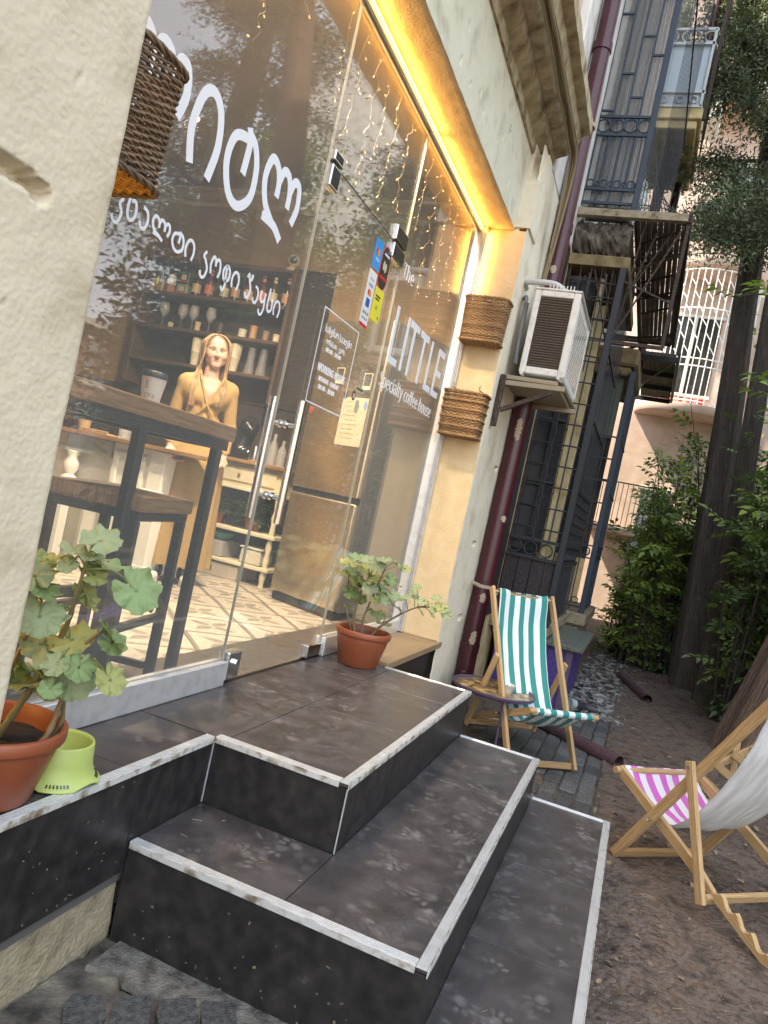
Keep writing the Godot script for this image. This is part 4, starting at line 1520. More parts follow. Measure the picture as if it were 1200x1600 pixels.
	for k in 5:
		rod(m, Vector3(6.49, 2.9, -1.08 + k * 0.09), Vector3(6.49, 3.8, -1.10 + k * 0.09), 0.009)
	for k in 5:
		rod(m, Vector3(6.6 + k * 0.5, 4.2, -0.3), Vector3(6.9 + k * 0.5, 4.2, -0.6), 0.016)
	m.bb(6.47, 6.50, 3.16, 4.23, -0.235, -0.205, 0.002)
	m.bb(6.47, 6.50, 3.16, 3.19, -0.66, -0.236, 0.002)
	rod(m, Vector3(6.48, 3.20, -0.64), Vector3(6.48, 4.2, -0.25), 0.014)
	rod(m, Vector3(6.48, 3.7, -0.64), Vector3(6.48, 3.55, -0.22), 0.016)
	obj("iron_lattice", m, mats["iron_rust"], s).set_meta("kind", "stuff")
	# rotten concrete edge and board underside of the balcony above
	var n1 := nz(33, 4.0, 4)
	m = MB.new()
	m.grid(30, 12, func(i, j):
		var z: float = lerpf(-1.13, -0.66, i / 30.0)
		var a: float = PI * 0.9 * j / 12.0
		return Vector3(6.62 - 0.12 * sin(a) + 0.05 * n1.get_noise_2d(z * 3.0, a), 4.08 + 0.15 * cos(a) + 0.05 * n1.get_noise_2d(z * 4.0, a * 2.0 + 5.0), z), Vector3.LEFT)
	m.bb(6.6, 8.3, 3.96, 4.22, -1.13, -0.67, 0.0)
	obj("crumbling_edge", m, mats["concrete_dark"], s)
	for k in 9:
		m = MB.new()
		m.uo = Vector2(k * 0.37, k * 0.21)
		var z := -0.66 + k * 0.048
		m.bb(6.52, 10.2, 4.235 + rnd(0, 0.008), 4.262, z, z + 0.043, 0.003)
		obj("floor_board", m, mats["plank_grey"], s)
	m = MB.new()
	m.bb(6.45, 6.515, 4.235, 4.30, -1.18, -0.20, 0.003)
	obj("edge_beam", m, mats["concrete"], s)
	m = MB.new()
	m.bb(6.45, 10.3, 4.225, 4.31, -0.235, -0.20, 0.003)
	m.bb(6.515, 10.3, 4.225, 4.2345, -0.66, -0.64, 0.001)
	m.bb(10.2, 10.24, 4.225, 4.3, -1.1, -0.24, 0.002)
	m.bb(8.3, 8.34, 4.205, 4.234, -1.1, -0.24, 0.002)
	# curved brackets
	for x in [7.1, 9.7]:
		m.tube(catmull([Vector3(x, 3.86, -1.1), Vector3(x, 4.0, -0.7), Vector3(x, 4.12, -0.45), Vector3(x, 4.21, -0.24)], 6), 0.016, 6)
		m.tube(catmull([Vector3(x, 4.15, -1.1), Vector3(x, 4.14, -0.75), Vector3(x, 4.17, -0.5), Vector3(x, 4.21, -0.26)], 6), 0.012, 6)
	obj("iron_bracket", m, mats["iron_rust"], s)
	# second board balcony farther along
	m = MB.new()
	m.bb(10.55, 13.2, 4.16, 4.22, -0.62, -0.15, 0.003)
	obj("floor_board", m, mats["plank_grey"], s)
	m = MB.new()
	for x in [10.5, 11.4, 12.3, 13.2]:
		m.bb(x, x + 0.05, 4.09, 4.159, -1.1, -0.14, 0.002)
	m.bb(10.5, 13.2, 4.10, 4.24, -0.14, -0.10, 0.002)
	m.bar(Vector3(10.6, 4.1, -0.2), Vector3(12.2, 4.1, -0.6), 0.02, 0.02)
	obj("iron_bracket", m, mats["iron"], s)
	# glazed balcony on the first floor
	m = MB.new()
	m.bb(6.56, 6.58, 4.36, 8.4, -1.14, -0.72, 0.001)
	m.bb(6.6, 8.5, 4.36, 8.4, -0.735, -0.72, 0.001)
	obj("balcony_window", m, mats["pane"], s)
	m = MB.new()
	m.bb(6.86, 6.9, 4.37, 8.4, -1.13, -0.75, 0.0)
	obj("room_back", m, mats["porch_wood"], s)
	# pale curtains behind
	m = MB.new()
	m.grid(40, 2, func(i, j): return Vector3(6.66 + 0.015 * sin(i * 1.9 + 0.6 * sin(i * 0.7)), 4.4 + j * 2.0, lerpf(-1.0 + 0.03 * j, -0.74, i / 40.0)), Vector3.LEFT)
	obj("curtain", m, M("curtain", Color(0.30, 0.29, 0.28), 0.9), s)
	m = MB.new()
	for z in [-1.15, -1.03, -0.92, -0.81, -0.70]:
		rod(m, Vector3(6.545, 4.36, z), Vector3(6.545, 8.4, z), 0.016 if z > -1.1 and z < -0.75 else 0.03)
	var yy := 5.2
	for k in 9:
		rod(m, Vector3(6.543, yy + k * 0.33, [-1.15, -1.03, -0.92, -0.81][k % 4]), Vector3(6.543, yy + k * 0.33, [-1.03, -0.92, -0.81, -0.70][k % 4]), 0.016)
		rod(m, Vector3(6.543, yy + 0.12 + k * 0.37, [-0.92, -0.81, -1.15, -1.03][k % 4]), Vector3(6.543, yy + 0.12 + k * 0.37, [-0.81, -0.70, -1.03, -0.92][k % 4]), 0.016)
	for y in [4.38, 4.50, 4.98, 5.14]:
		rod(m, Vector3(6.53, y, -1.15), Vector3(6.53, y, -0.68), 0.022)
	for k in 4:
		ring(m, Vector3(6.53, 5.06, -1.09 + k * 0.115), 0.055, 0.008, Vector3.RIGHT)
		ring(m, Vector3(6.53, 4.55, -1.1 + k * 0.115), 0.032, 0.007, Vector3.RIGHT)
		ring(m, Vector3(6.53, 4.55, -1.04 + k * 0.115), 0.02, 0.006, Vector3.RIGHT)
	for k in 9:
		rod(m, Vector3(6.532, 4.5, -1.13 + k * 0.055), Vector3(6.532, 4.98, -1.13 + k * 0.055), 0.008 if k % 2 else 0.013)
	m.bb(6.50, 6.56, 4.30, 8.4, -0.71, -0.66, 0.003)
	obj("window_bars", m, mats["iron_blue"], s)
	# fence of vertical wires along the street side of the balcony
	m = MB.new()
	for k in 21:
		var x := 6.6 + k * 0.125
		rod(m, Vector3(x, 4.30, -0.56), Vector3(x, 8.2, -0.56), 0.0045)
	for y in [4.33, 6.3, 8.2]:
		rod(m, Vector3(6.55, y, -0.555), Vector3(9.2, y, -0.555), 0.014)
	for k in 14:
		rod(m, Vector3(6.53, 4.32, -0.66 + k * 0.03), Vector3(6.53, 4.32 + 0.75 * (1.0 - k / 14.0), -0.66 + k * 0.014), 0.006)
	obj("wire_screen", m, mats["iron"], s)
	# pale blue balcony higher up
	m = MB.new()
	m.bb(9.0, 10.6, 6.55, 6.68, -1.14, -0.42, 0.01)
	m.bb(9.04, 10.6, 6.45, 6.55, -1.14, -0.46, 0.01)
	obj("balcony_slab", m, mats["plaster_yellow"], s)
	var pale := M("pale_blue", Color(0.36, 0.42, 0.48), 0.5)
	for k in 2:
		m = MB.new()
		m.bb(9.02, 9.035, 6.70, 7.42, -1.10 + k * 0.32, -0.80 + k * 0.32, 0.002)
		obj("balcony_panel", m, pale, s)
	m = MB.new()
	m.bb(9.03, 10.5, 6.70, 7.42, -0.48, -0.465, 0.002)
	obj("balcony_panel", m, pale, s)
	m = MB.new()
	for y in [6.69, 6.86, 7.43, 7.60]:
		rod(m, Vector3(9.0, y, -1.12), Vector3(9.0, y, -0.45), 0.03)
		rod(m, Vector3(9.0, y, -0.45), Vector3(10.5, y, -0.45), 0.03)
	for k in 4:
		ring(m, Vector3(9.0, 7.515, -1.02 + k * 0.17), 0.062, 0.010, Vector3.RIGHT)
		ring(m, Vector3(9.0, 6.77, -1.0 + k * 0.15), 0.04, 0.010, Vector3.RIGHT)
	for z in [-1.1, -0.79, -0.46]:
		rod(m, Vector3(9.0, 6.69, z), Vector3(9.0, 7.6, z), 0.03)
	obj("balcony_rail", m, M("rail_pale", Color(0.42, 0.44, 0.44), 0.5), s)
	m = MB.new()
	m.bb(9.0, 10.4, 5.5, 6.44, -1.139, -0.75, 0.0)
	obj("recess", m, mats["porch_wood"], s)
	m = MB.new()
	for k in 12:
		rod(m, Vector3(9.2 + k * 0.1, 6.7, -0.40), Vector3(9.2 + k * 0.1, 9.5, -0.40), 0.012)
	m.bb(9.1, 9.14, 6.6, 9.5, -0.42, -0.38, 0.0)
	obj("wire_screen", m, mats["iron_rust"], s)
	# second porch with a blue iron cage
	m = MB.new()
	m.bb(8.75, 8.77, 1.3, 3.5, -1.12, -0.62, 0.001)
	obj("porch_window", m, mats["dark_window"], s)
	m = MB.new()
	m.bb(8.74, 8.749, 2.7, 3.45, -0.86, -0.62, 0.001)
	obj("porch_blind", m, M("blind_green", Color(0.12, 0.14, 0.11), 0.6), s)
	m = MB.new()
	m.bb(8.55, 10.2, 3.50, 3.70, -1.13, -0.50, 0.03)
	m.bb(8.60, 10.2, 3.40, 3.50, -1.13, -0.56, 0.02)
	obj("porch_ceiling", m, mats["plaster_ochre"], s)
	m = MB.new()
	for k in 13:
		var x := 8.62 + k * 0.115
		rod(m, Vector3(x, 0.72, -0.53), Vector3(x, 3.45, -0.53), 0.006)
	for y in [0.74, 1.32, 1.46, 2.1, 2.75]:
		rod(m, Vector3(8.6, y, -0.53), Vector3(10.1, y, -0.53), 0.02)
	m.bb(8.57, 8.63, 0.70, 3.45, -0.56, -0.50, 0.003)
	for k in 9:
		ring(m, Vector3(8.74 + k * 0.14, 1.39, -0.53), 0.052, 0.008, Vector3.BACK)
	obj("porch_grille", m, mats["iron_blue"], s)
	m = MB.new()
	for z in [-1.1, -0.95, -0.8, -0.67]:
		rod(m, Vector3(8.6, 0.72, z), Vector3(8.6, 3.45, z), 0.012)
	for y in [0.76, 1.32, 1.46, 1.7, 1.95, 2.2, 2.45, 2.7]:
		rod(m, Vector3(8.6, y, -1.12), Vector3(8.6, y, -0.56), 0.016)
	for k in 4:
		ring(m, Vector3(8.598, 1.39, -1.05 + k * 0.14), 0.052, 0.008, Vector3.RIGHT)
		ring(m, Vector3(8.598, 0.83, -1.05 + k * 0.14), 0.035, 0.007, Vector3.RIGHT)
	obj("ladder_grille", m, mats["iron"], s)
	m = MB.new()
	m.bb(8.5, 10.2, 0.56, 0.70, -1.13, -0.46, 0.02)
	m.bb(8.56, 10.2, -0.05, 0.559, -1.13, -0.52, 0.02)
	obj("porch_base", m, mats["concrete"], s)
	# more wall features farther on
	for x in [11.3, 13.4]:
		m = MB.new()
		m.bb(x, x + 1.0, 1.5, 3.2, -1.128, -1.10, 0.004)
		var wn := obj("window", m, mats["dark_window"], s)
		m = MB.new()
		m.bb(x - 0.1, x - 0.001, 1.4, 3.3, -1.129, -1.05, 0.004)
		m.bb(x + 1.001, x + 1.1, 1.4, 3.3, -1.129, -1.05, 0.004)
		m.bb(x - 0.12, x + 1.12, 1.30, 1.399, -1.129, -1.0, 0.004)
		obj("trim", m, mats["plaster_white"], wn)
	m = MB.new()
	m.bb(10.8, 10.9, -0.05, 9.6, -1.139, -0.9, 0.01)
	obj("pilaster", m, mats["plaster_white"], s)
	for q in [[8.35, -0.98, 3.9, 0.0], [10.8, -0.62, 9.5, 0.0], [10.4, -0.6, 9.8, 4.3]]:
		var t := thing("drain_pipe", ["dark red drain pipe between the two caged porches", "dark red drain pipe past the blue caged porch", "dark red drain pipe beside the pale blue balcony"][0 if q[0] < 9 else (1 if q[3] == 0.0 else 2)], "drain pipe", Vector3(q[0], 0, q[1]), "drain pipes of the apartment house")
		m = MB.new()
		m.tube([Vector3(0, q[3], 0), Vector3(0, q[2], 0)], 0.055, 12)
		obj("pipe", m, mats["pipe_red"], t)
	var ac := thing("air_conditioner", "small pale air conditioner high on the house beyond the pale blue balcony", "air conditioner", Vector3(12.2, 8.3, -0.45))
	m = MB.new()
	m.bb(-0.16, 0.5, 0, 0.55, -0.16, 0.16, 0.02)
	obj("casing", m, mats["ac_white"], ac)
	m = MB.new()
	for k in 6:
		for j in 4:
			m.bb(-0.165, -0.161, 0.27 + k * 0.04, 0.295 + k * 0.04, -0.13 + j * 0.07, -0.08 + j * 0.07, 0.0)
	obj("grille", m, mats["dark_window"], ac)


func far_building() -> void:
	var s := thing("pink_house", "pink plastered house closing the yard with rounded balconies", "building")
	var X := 16.5
	var m := MB.new()
	m.bb(X, X + 6.0, -0.05, 15.0, -1.7, 1.9, 0.0)
	obj("wall", m, mats["plaster_pink"], s)
	m = MB.new()
	m.bb(X + 1.5, X + 6.0, -0.05, 13.0, 1.9, 9.0, 0.0)
	obj("wall", m, mats["plaster_white"], s)
	# windows
	for q in [[-0.5, 0.5, 5.0, 6.6], [0.05, 0.75, 8.2, 9.8], [-0.35, 0.2, 1.2, 2.9], [-0.2, 0.6, 11.4, 13.0]]:
		m = MB.new()
		m.bb(X - 0.03, X - 0.001, q[2], q[3], q[0], q[1], 0.002)
		var wn := obj("window", m, mats["blue_window"] if q[2] > 8 else mats["dark_window"], s)
		m = MB.new()
		m.bb(X - 0.05, X - 0.031, q[2], q[3], (q[0] + q[1]) * 0.5 - 0.03, (q[0] + q[1]) * 0.5 + 0.03, 0.002)
		m.bb(X - 0.05, X - 0.002, q[2] - 0.06, q[2] - 0.001, q[0] - 0.06, q[1] + 0.06, 0.002)
		m.bb(X - 0.05, X - 0.002, q[3] + 0.001, q[3] + 0.06, q[0] - 0.06, q[1] + 0.06, 0.002)
		obj("frame", m, mats["white_paint"], wn)
	# three rounded balconies
	for lv in 3:
		var y: float = [4.62, 7.55, 10.9][lv]
		var c := Vector3(X, y, 0.15)
		m = MB.new()
		m.lathe([Vector2(0.0, -0.16), Vector2(0.98, -0.16), Vector2(0.98, -0.16), Vector2(1.02, -0.1), Vector2(1.02, 0.0), Vector2(1.02, 0.0), Vector2(0.0, 0.0)], 28, Transform3D(Basis(), c), PI * 0.5, PI * 1.5)
		var bs := obj("balcony", m, mats["plaster_pink"], s)
		m = MB.new()
		var hh := 2.7 if lv == 0 else 0.95
		var nb := 25
		var R := 0.96
		var at := func(k: float, yy: float) -> Vector3: return c + Vector3(cos(PI * 0.5 + PI * k / nb) * R, yy, sin(PI * 0.5 + PI * k / nb) * R)
		for k in nb + 1:
			rod(m, at.call(k, 0.0), at.call(k, hh), 0.020 if lv == 0 else 0.014)
		var levels := [0.06, 0.75, 0.9, 1.9, 2.68] if lv == 0 else [0.06, 0.93]
		for yl in levels:
			var path := []
			for k in nb + 1:
				path.append(at.call(k, yl))
			m.tube(path, 0.014, 4)
		if lv == 0:
			for k in nb:
				for j in 6:
					var y0: float = 1.0 + j * 0.27
					if (k + j) % 2 == 0:
						rod(m, at.call(k, y0), at.call(k + 1, y0 + 0.16), 0.016)
		obj("railing", m, mats["iron_white"] if lv == 0 else mats["iron"], bs)
	m = MB.new()
	for k in 5:
		m.lathe([Vector2(0.0, 0.0), Vector2(0.05, 0.0), Vector2(0.06, 0.12), Vector2(0.0, 0.12)], 10, Transform3D(Basis(), Vector3(X - 0.75, 4.64, -0.4 + k * 0.2)))
	obj("flower_pot", m, M("print_red"), s)
	# low railing on the ground floor
	m = MB.new()
	for k in 14:
		rod(m, Vector3(X - 0.5, 2.0, -1.2 + k * 0.1), Vector3(X - 0.5, 2.9, -1.2 + k * 0.1), 0.014)
	rod(m, Vector3(X - 0.5, 2.9, -1.2), Vector3(X - 0.5, 2.9, 0.1), 0.025)
	rod(m, Vector3(X - 0.5, 2.0, -1.2), Vector3(X - 0.5, 2.0, 0.1), 0.025)
	obj("balcony_rail", m, mats["iron"], s)
	m = MB.new()
	m.bb(X - 0.52, X - 0.001, 1.85, 1.98, -1.25, 0.15, 0.01)
	obj("balcony_slab", m, mats["plaster_pink"], s)


func street_side() -> void:
	# what the glass mirrors: a pale house across the yard
	var s := thing("opposite_house", "pale pink house across the yard, seen mirrored in the shop glass", "building")
	var m := MB.new()
	m.bb(-6, 30, -0.05, 5.2, 16.0, 22.0, 0.0)
	obj("wall", m, mats["house_dim"], s)
	for k in 11:
		for j in 2:
			m = MB.new()
			m.bb(-4 + k * 3.0, -2.8 + k * 3.0, 1.1 + j * 2.3, 2.5 + j * 2.3, 15.95, 15.999, 0.003)
			var wn := obj("window", m, mats["blue_window"], s)
			m = MB.new()
			m.bb(-4.12 + k * 3.0, -2.68 + k * 3.0, 0.98 + j * 2.3, 1.09 + j * 2.3, 15.9, 15.998, 0.003)
			m.bb(-4.12 + k * 3.0, -2.68 + k * 3.0, 2.51 + j * 2.3, 2.62 + j * 2.3, 15.9, 15.998, 0.003)
			obj("trim", m, mats["white_paint"], wn)
	m = MB.new()
	m.bb(-6.2, 30.2, 5.201, 5.45, 15.7, 22.0, 0.02)
	obj("roof", m, mats["plaster_white"], s)


# leaf clumps: small bent leaves thrown round a centre
func leaf_clump(count: int, radius: float, size: float, seed_: int, slim := 0.5) -> ArrayMesh:
	var r := RandomNumberGenerator.new()
	r.seed = seed_
	var m := MB.new()
	for i in count:
		var p := Vector3(r.randfn(0, 1), r.randfn(0, 1), r.randfn(0, 1)) * radius * 0.45
		var d := Vector3(r.randfn(0, 1), r.randfn(0, 0.6) - 0.25, r.randfn(0, 1)).normalized()
		var w := d.cross(Vector3(r.randfn(0, 0.4), 1, r.randfn(0, 0.4))).normalized()
		var nn := w.cross(d).normalized()
		var l := size * r.randf_range(0.7, 1.25)
		var k := r.randf_range(0.75, 1.2)
		m.col = Color(k, k, k)
		var a := p
		var b := p + d * l * 0.45 + w * l * slim * 0.5 + nn * l * 0.06
		var c := p + d * l - nn * l * 0.14
		var e := p + d * l * 0.45 - w * l * slim * 0.5 + nn * l * 0.06
		var mid := p + d * l * 0.5 - nn * l * 0.02
		m.flat(a, b, mid, nn)
		m.flat(b, c, mid, nn)
		m.flat(a, mid, e, nn)
		m.flat(mid, c, e, nn)
	return m.mesh()


# drooping conifer spray: feathery flat twigs on a stem
func conifer_spray(seed_: int) -> ArrayMesh:
	var r := RandomNumberGenerator.new()
	r.seed = seed_
	var m := MB.new()
	for t in 5:
		var d := Vector3(r.randfn(0, 0.7), -0.5 + r.randfn(0, 0.5), r.randfn(0, 0.7)).normalized()
		var p := Vector3.ZERO
		for k in 7:
			var q := p + d * 0.05 + Vector3(0, -0.004 * k, 0)
			for sd in [-1.0, 1.0]:
				var w: Vector3 = d.cross(Vector3(r.randfn(0, 1), r.randfn(0, 1), r.randfn(0, 1))).normalized() * sd
				var tip: Vector3 = p + (d * 0.7 + w * 0.8).normalized() * r.randf_range(0.035, 0.075)
				var g := r.randf_range(0.7, 1.25)
				m.col = Color(g, g, g)
				m.flat(p - d * 0.011, p + d * 0.013, tip, w.cross(d))
			p = q
	return m.mesh()


func trunk_mesh(path: Array, radii: Array, seed_: int, bulge := 0.12) -> MB:
	var n := nz(seed_, 1.2, 4)
	var m := MB.new()
	var p := catmull(path, 8)
	var rr := []
	for i in p.size():
		var t := float(i) / (p.size() - 1) * (radii.size() - 1)
		var k := mini(int(t), radii.size() - 2)
		rr.append(lerpf(radii[k], radii[k + 1], t - k))
	var sides := 54
	var ridge := nz(seed_ + 40, 1.0, 3)
	m.grid(p.size() - 1, sides, func(i, j):
		var a: float = TAU * j / sides
		var t: Vector3 = (p[mini(i + 1, p.size() - 1)] - p[maxi(i - 1, 0)]).normalized()
		var x := t.cross(Vector3(0, 0, 1)).normalized()
		var z := x.cross(t)
		var d := x * cos(a) + z * sin(a)
		var f: float = 1.0 + bulge * n.get_noise_3d(cos(a) * 1.8, sin(a) * 1.8, i * 0.06) + 0.5 * bulge * sin(a * 5.0 + seed_ + i * 0.05) + 0.07 * absf(ridge.get_noise_3d(cos(a) * 7.0, sin(a) * 7.0, i * 0.22)) - 0.05 * absf(ridge.get_noise_3d(cos(a) * 15.0, sin(a) * 15.0, i * 0.5 + 9.0))
		return p[i] + d * rr[i] * f, Vector3.ZERO, Vector2(p[0].distance_to(p[p.size() - 1]), 1.2))
	# outward normals
	for i in range(0, m.n.size(), 3):
		var c := (m.v[i] + m.v[i + 1] + m.v[i + 2]) / 3.0
		var best: Vector3 = p[0]
		for q in p:
			if q.distance_squared_to(c) < best.distance_squared_to(c):
				best = q
		if (c - best).dot(m.n[i]) < 0.0:
			for k in 3:
				m.n[i + k] = -m.n[i + k]
			var tv := m.v[i + 1]; m.v[i + 1] = m.v[i + 2]; m.v[i + 2] = tv
			var tn := m.n[i + 1]; m.n[i + 1] = m.n[i + 2]; m.n[i + 2] = tn
			var tu := m.u[i + 1]; m.u[i + 1] = m.u[i + 2]; m.u[i + 2] = tu
	return m


var sprays := []
var clumps := []


func tree(called: String, label: String, at: Vector3, top: Vector3, r0: float, kind: String, spread: float, low: float, count: int, bark: String, seed_: int, cols: Array) -> Node3D:
	var t := thing(called, label, "tree", at, "trees of the yard")
	var r := RandomNumberGenerator.new()
	r.seed = seed_
	var path := [Vector3(0, -0.15, 0)]
	for k in range(1, 6):
		path.append(top * (k / 5.0) + Vector3(r.randfn(0, 0.06), 0, r.randfn(0, 0.06)) * (1.0 if k < 5 else 0.0))
	obj("trunk", trunk_mesh(path, [r0 * 1.5, r0 * 1.05, r0 * 0.9, r0 * 0.7, r0 * 0.45, r0 * 0.1], seed_), mats[bark], t)
	var lb := MB.new()
	var tips := []
	var nl := 34 if kind == "conifer" else 22
	for k in nl:
		var f := lerpf(low, 0.97, (k + r.randf()) / nl)
		var b: Vector3 = top * f
		var az := r.randf() * TAU
		var ln: float
		var rise: float
		if kind == "conifer":
			ln = spread * (1.15 - f * 0.8) * r.randf_range(0.6, 1.1)
			rise = r.randf_range(-0.25, 0.35)
		else:
			ln = spread * sin(PI * clampf(0.2 + f * 0.75, 0, 1)) * r.randf_range(0.6, 1.15)
			rise = r.randf_range(0.1, 0.8)
		var d := Vector3(cos(az), rise, sin(az)).normalized()
		var e := b + d * ln + Vector3(0, -0.12 * ln if kind == "conifer" else 0.0, 0)
		var mid := b.lerp(e, 0.5) + Vector3(r.randfn(0, 0.1), r.randfn(0.08, 0.06), r.randfn(0, 0.1)) * ln * 0.5
		lb.tube(catmull([b, mid, e], 4), [r0 * 0.22, r0 * 0.19, r0 * 0.16, r0 * 0.14, r0 * 0.11, r0 * 0.09, r0 * 0.07, r0 * 0.05, r0 * 0.02], 5, false)
		for q in 4:
			tips.append([b.lerp(e, 0.4 + 0.2 * q) + (mid - b.lerp(e, 0.5)) * 0.5, ln])
			if kind != "conifer" or q % 2:
				var g: Vector3 = tips[-1][0] + Vector3(r.randfn(0, 0.4), r.randfn(0.1, 0.3), r.randfn(0, 0.4)) * ln * 0.5
				lb.tube([tips[-1][0], g], [r0 * 0.06, r0 * 0.02], 4, false)
				tips.append([g, ln])
	obj("limbs", lb, mats[bark], t)
	for v in 3:
		var xf := []
		var cc := []
		for k in count / 3:
			var q = tips[r.randi() % tips.size()]
			var s := 0.2 if kind == "conifer" else 0.30
			var o := Vector3(r.randfn(0, 1), r.randfn(-0.1, 0.7), r.randfn(0, 1)) * s * clampf(q[1] * 0.55, 0.25, 0.75)
			var bs := Basis.from_euler(Vector3(r.randfn(0, 0.5), r.randf() * TAU, r.randfn(0, 0.5))).scaled(Vector3.ONE * r.randf_range(0.75, 1.35))
			xf.append(Transform3D(bs, q[0] + o))
			var w := r.randf()
			cc.append((cols[0] as Color).lerp(cols[1], w))
		var o := many("crown", (sprays if kind == "conifer" else clumps)[v], mats["leaf"], xf, t, cc)
		o.set_meta("kind", "stuff")
	return t


func trees() -> void:
	for v in 3:
		sprays.append(conifer_spray(100 + v))
		clumps.append(leaf_clump(16, 0.34, 0.11, 200 + v, 0.55))
	var con := [Color(0.075, 0.10, 0.05), Color(0.20, 0.235, 0.13)]
	var dec := [Color(0.09, 0.15, 0.025), Color(0.28, 0.37, 0.07)]
	tree("cypress_tree", "tall dark conifer with two trunks rising out of the shrubs", Vector3(9.9, 0, 0.80), Vector3(0.3, 13, -0.75), 0.15, "conifer", 1.8, 0.42, 2500, "bark_dark", 1, con)
	var t2 := thing("slim_cypress", "slimmer grey trunk close beside the two-trunked conifer", "tree", Vector3(9.2, 0, 0.98), "trees of the yard")
	obj("trunk", trunk_mesh([Vector3(0, -0.1, 0), Vector3(0.05, 2, -0.1), Vector3(0.2, 4.5, -0.2), Vector3(0.6, 9, -0.3)], [0.17, 0.115, 0.10, 0.07], 5), mats["bark_dark"], t2)
	tree("conifer_tree", "thick reddish conifer trunk leaning beside the pink striped deck chair", Vector3(6.95, 0, 1.12), Vector3(0.5, 11, 1.6), 0.21, "conifer", 1.6, 0.6, 600, "bark_red", 2, con)
	tree("conifer_tree", "second tall conifer, mirrored above the glass door", Vector3(8.4, 0, 3.4), Vector3(0.2, 13, 0.2), 0.22, "conifer", 1.9, 0.36, 1500, "bark_dark", 3, con)
	tree("conifer_tree", "third tall conifer, mirrored over the pane with the large letters", Vector3(6.3, 0, 4.9), Vector3(0.3, 12, -0.3), 0.20, "conifer", 1.9, 0.34, 1400, "bark_dark", 4, con)
	tree("leafy_tree", "light green leafy tree, mirrored at the edge of the left pane", Vector3(6.6, 0, 7.6), Vector3(-0.6, 7.5, 0.4), 0.16, "leafy", 2.6, 0.22, 4200, "bark_dark", 6, dec)
	tree("leafy_tree", "bright green leafy tree, mirrored behind the person", Vector3(5.4, 0, 5.6), Vector3(0.2, 6.5, 0.3), 0.13, "leafy", 1.9, 0.3, 2200, "bark_dark", 16, dec)
	tree("leafy_tree", "leafy tree farther along the yard behind the conifers", Vector3(12.5, 0, 5.6), Vector3(0.5, 8, 0.2), 0.18, "leafy", 2.8, 0.3, 1700, "bark_dark", 7, dec)
	tree("leafy_tree", "leafy tree near the opposite house", Vector3(2.6, 0, 9.0), Vector3(0.4, 7, 0.2), 0.17, "leafy", 2.6, 0.3, 1400, "bark_dark", 8, dec)
	tree("leafy_tree", "leafy tree behind the reddish conifer trunk", Vector3(13.0, 0, 2.4), Vector3(0.3, 7.5, 0.4), 0.16, "leafy", 1.5, 0.45, 400, "bark_dark", 9, dec)


# a shrub: thin stems and sprigs of pointed leaves
func sprig(seed_: int, leaves: int, size: float) -> ArrayMesh:
	var r := RandomNumberGenerator.new()
	r.seed = seed_
	var m := MB.new()
	var ln := size * leaves * 0.34
	m.col = Color(0.6, 0.7, 0.5)
	m.tube([Vector3.ZERO, Vector3(ln * 0.5, 0.02, 0), Vector3(ln, -0.02, 0)], [0.003, 0.0022, 0.001], 4, false)
	for k in leaves:
		var sd := 1.0 if k % 2 else -1.0
		var last := k == leaves - 1
		var p := Vector3(ln * (k + 0.6) / leaves, 0.01, 0)
		var d := (Vector3(1, 0, 0) if last else Vector3(0.65, r.randfn(-0.15, 0.15), sd)).normalized()
		var w := d.cross(Vector3(r.randfn(0, 0.25), 1, r.randfn(0, 0.25))).normalized()
		var nn := w.cross(d)
		if nn.y < 0: nn = -nn
		var l := size * r.randf_range(0.8, 1.25)
		var g := r.randf_range(0.75, 1.25)
		m.col = Color(g, g, g)
		var pts := []
		for q in 5:
			var t := q / 4.0
			var wd: float = l * 0.24 * sin(PI * pow(t, 0.8)) if q < 4 else 0.0
			var c := p + d * (0.012 + l * t) - nn * l * 0.22 * t * t
			pts.append([c, c + w * wd + nn * wd * 0.35, c - w * wd + nn * wd * 0.35])
		for q in 4:
			m.quad(pts[q][0], pts[q][1], pts[q + 1][1], pts[q + 1][0], nn)
			m.quad(pts[q][0], pts[q + 1][0], pts[q + 1][2], pts[q][2], nn)
	return m.mesh()


var sprigs := []


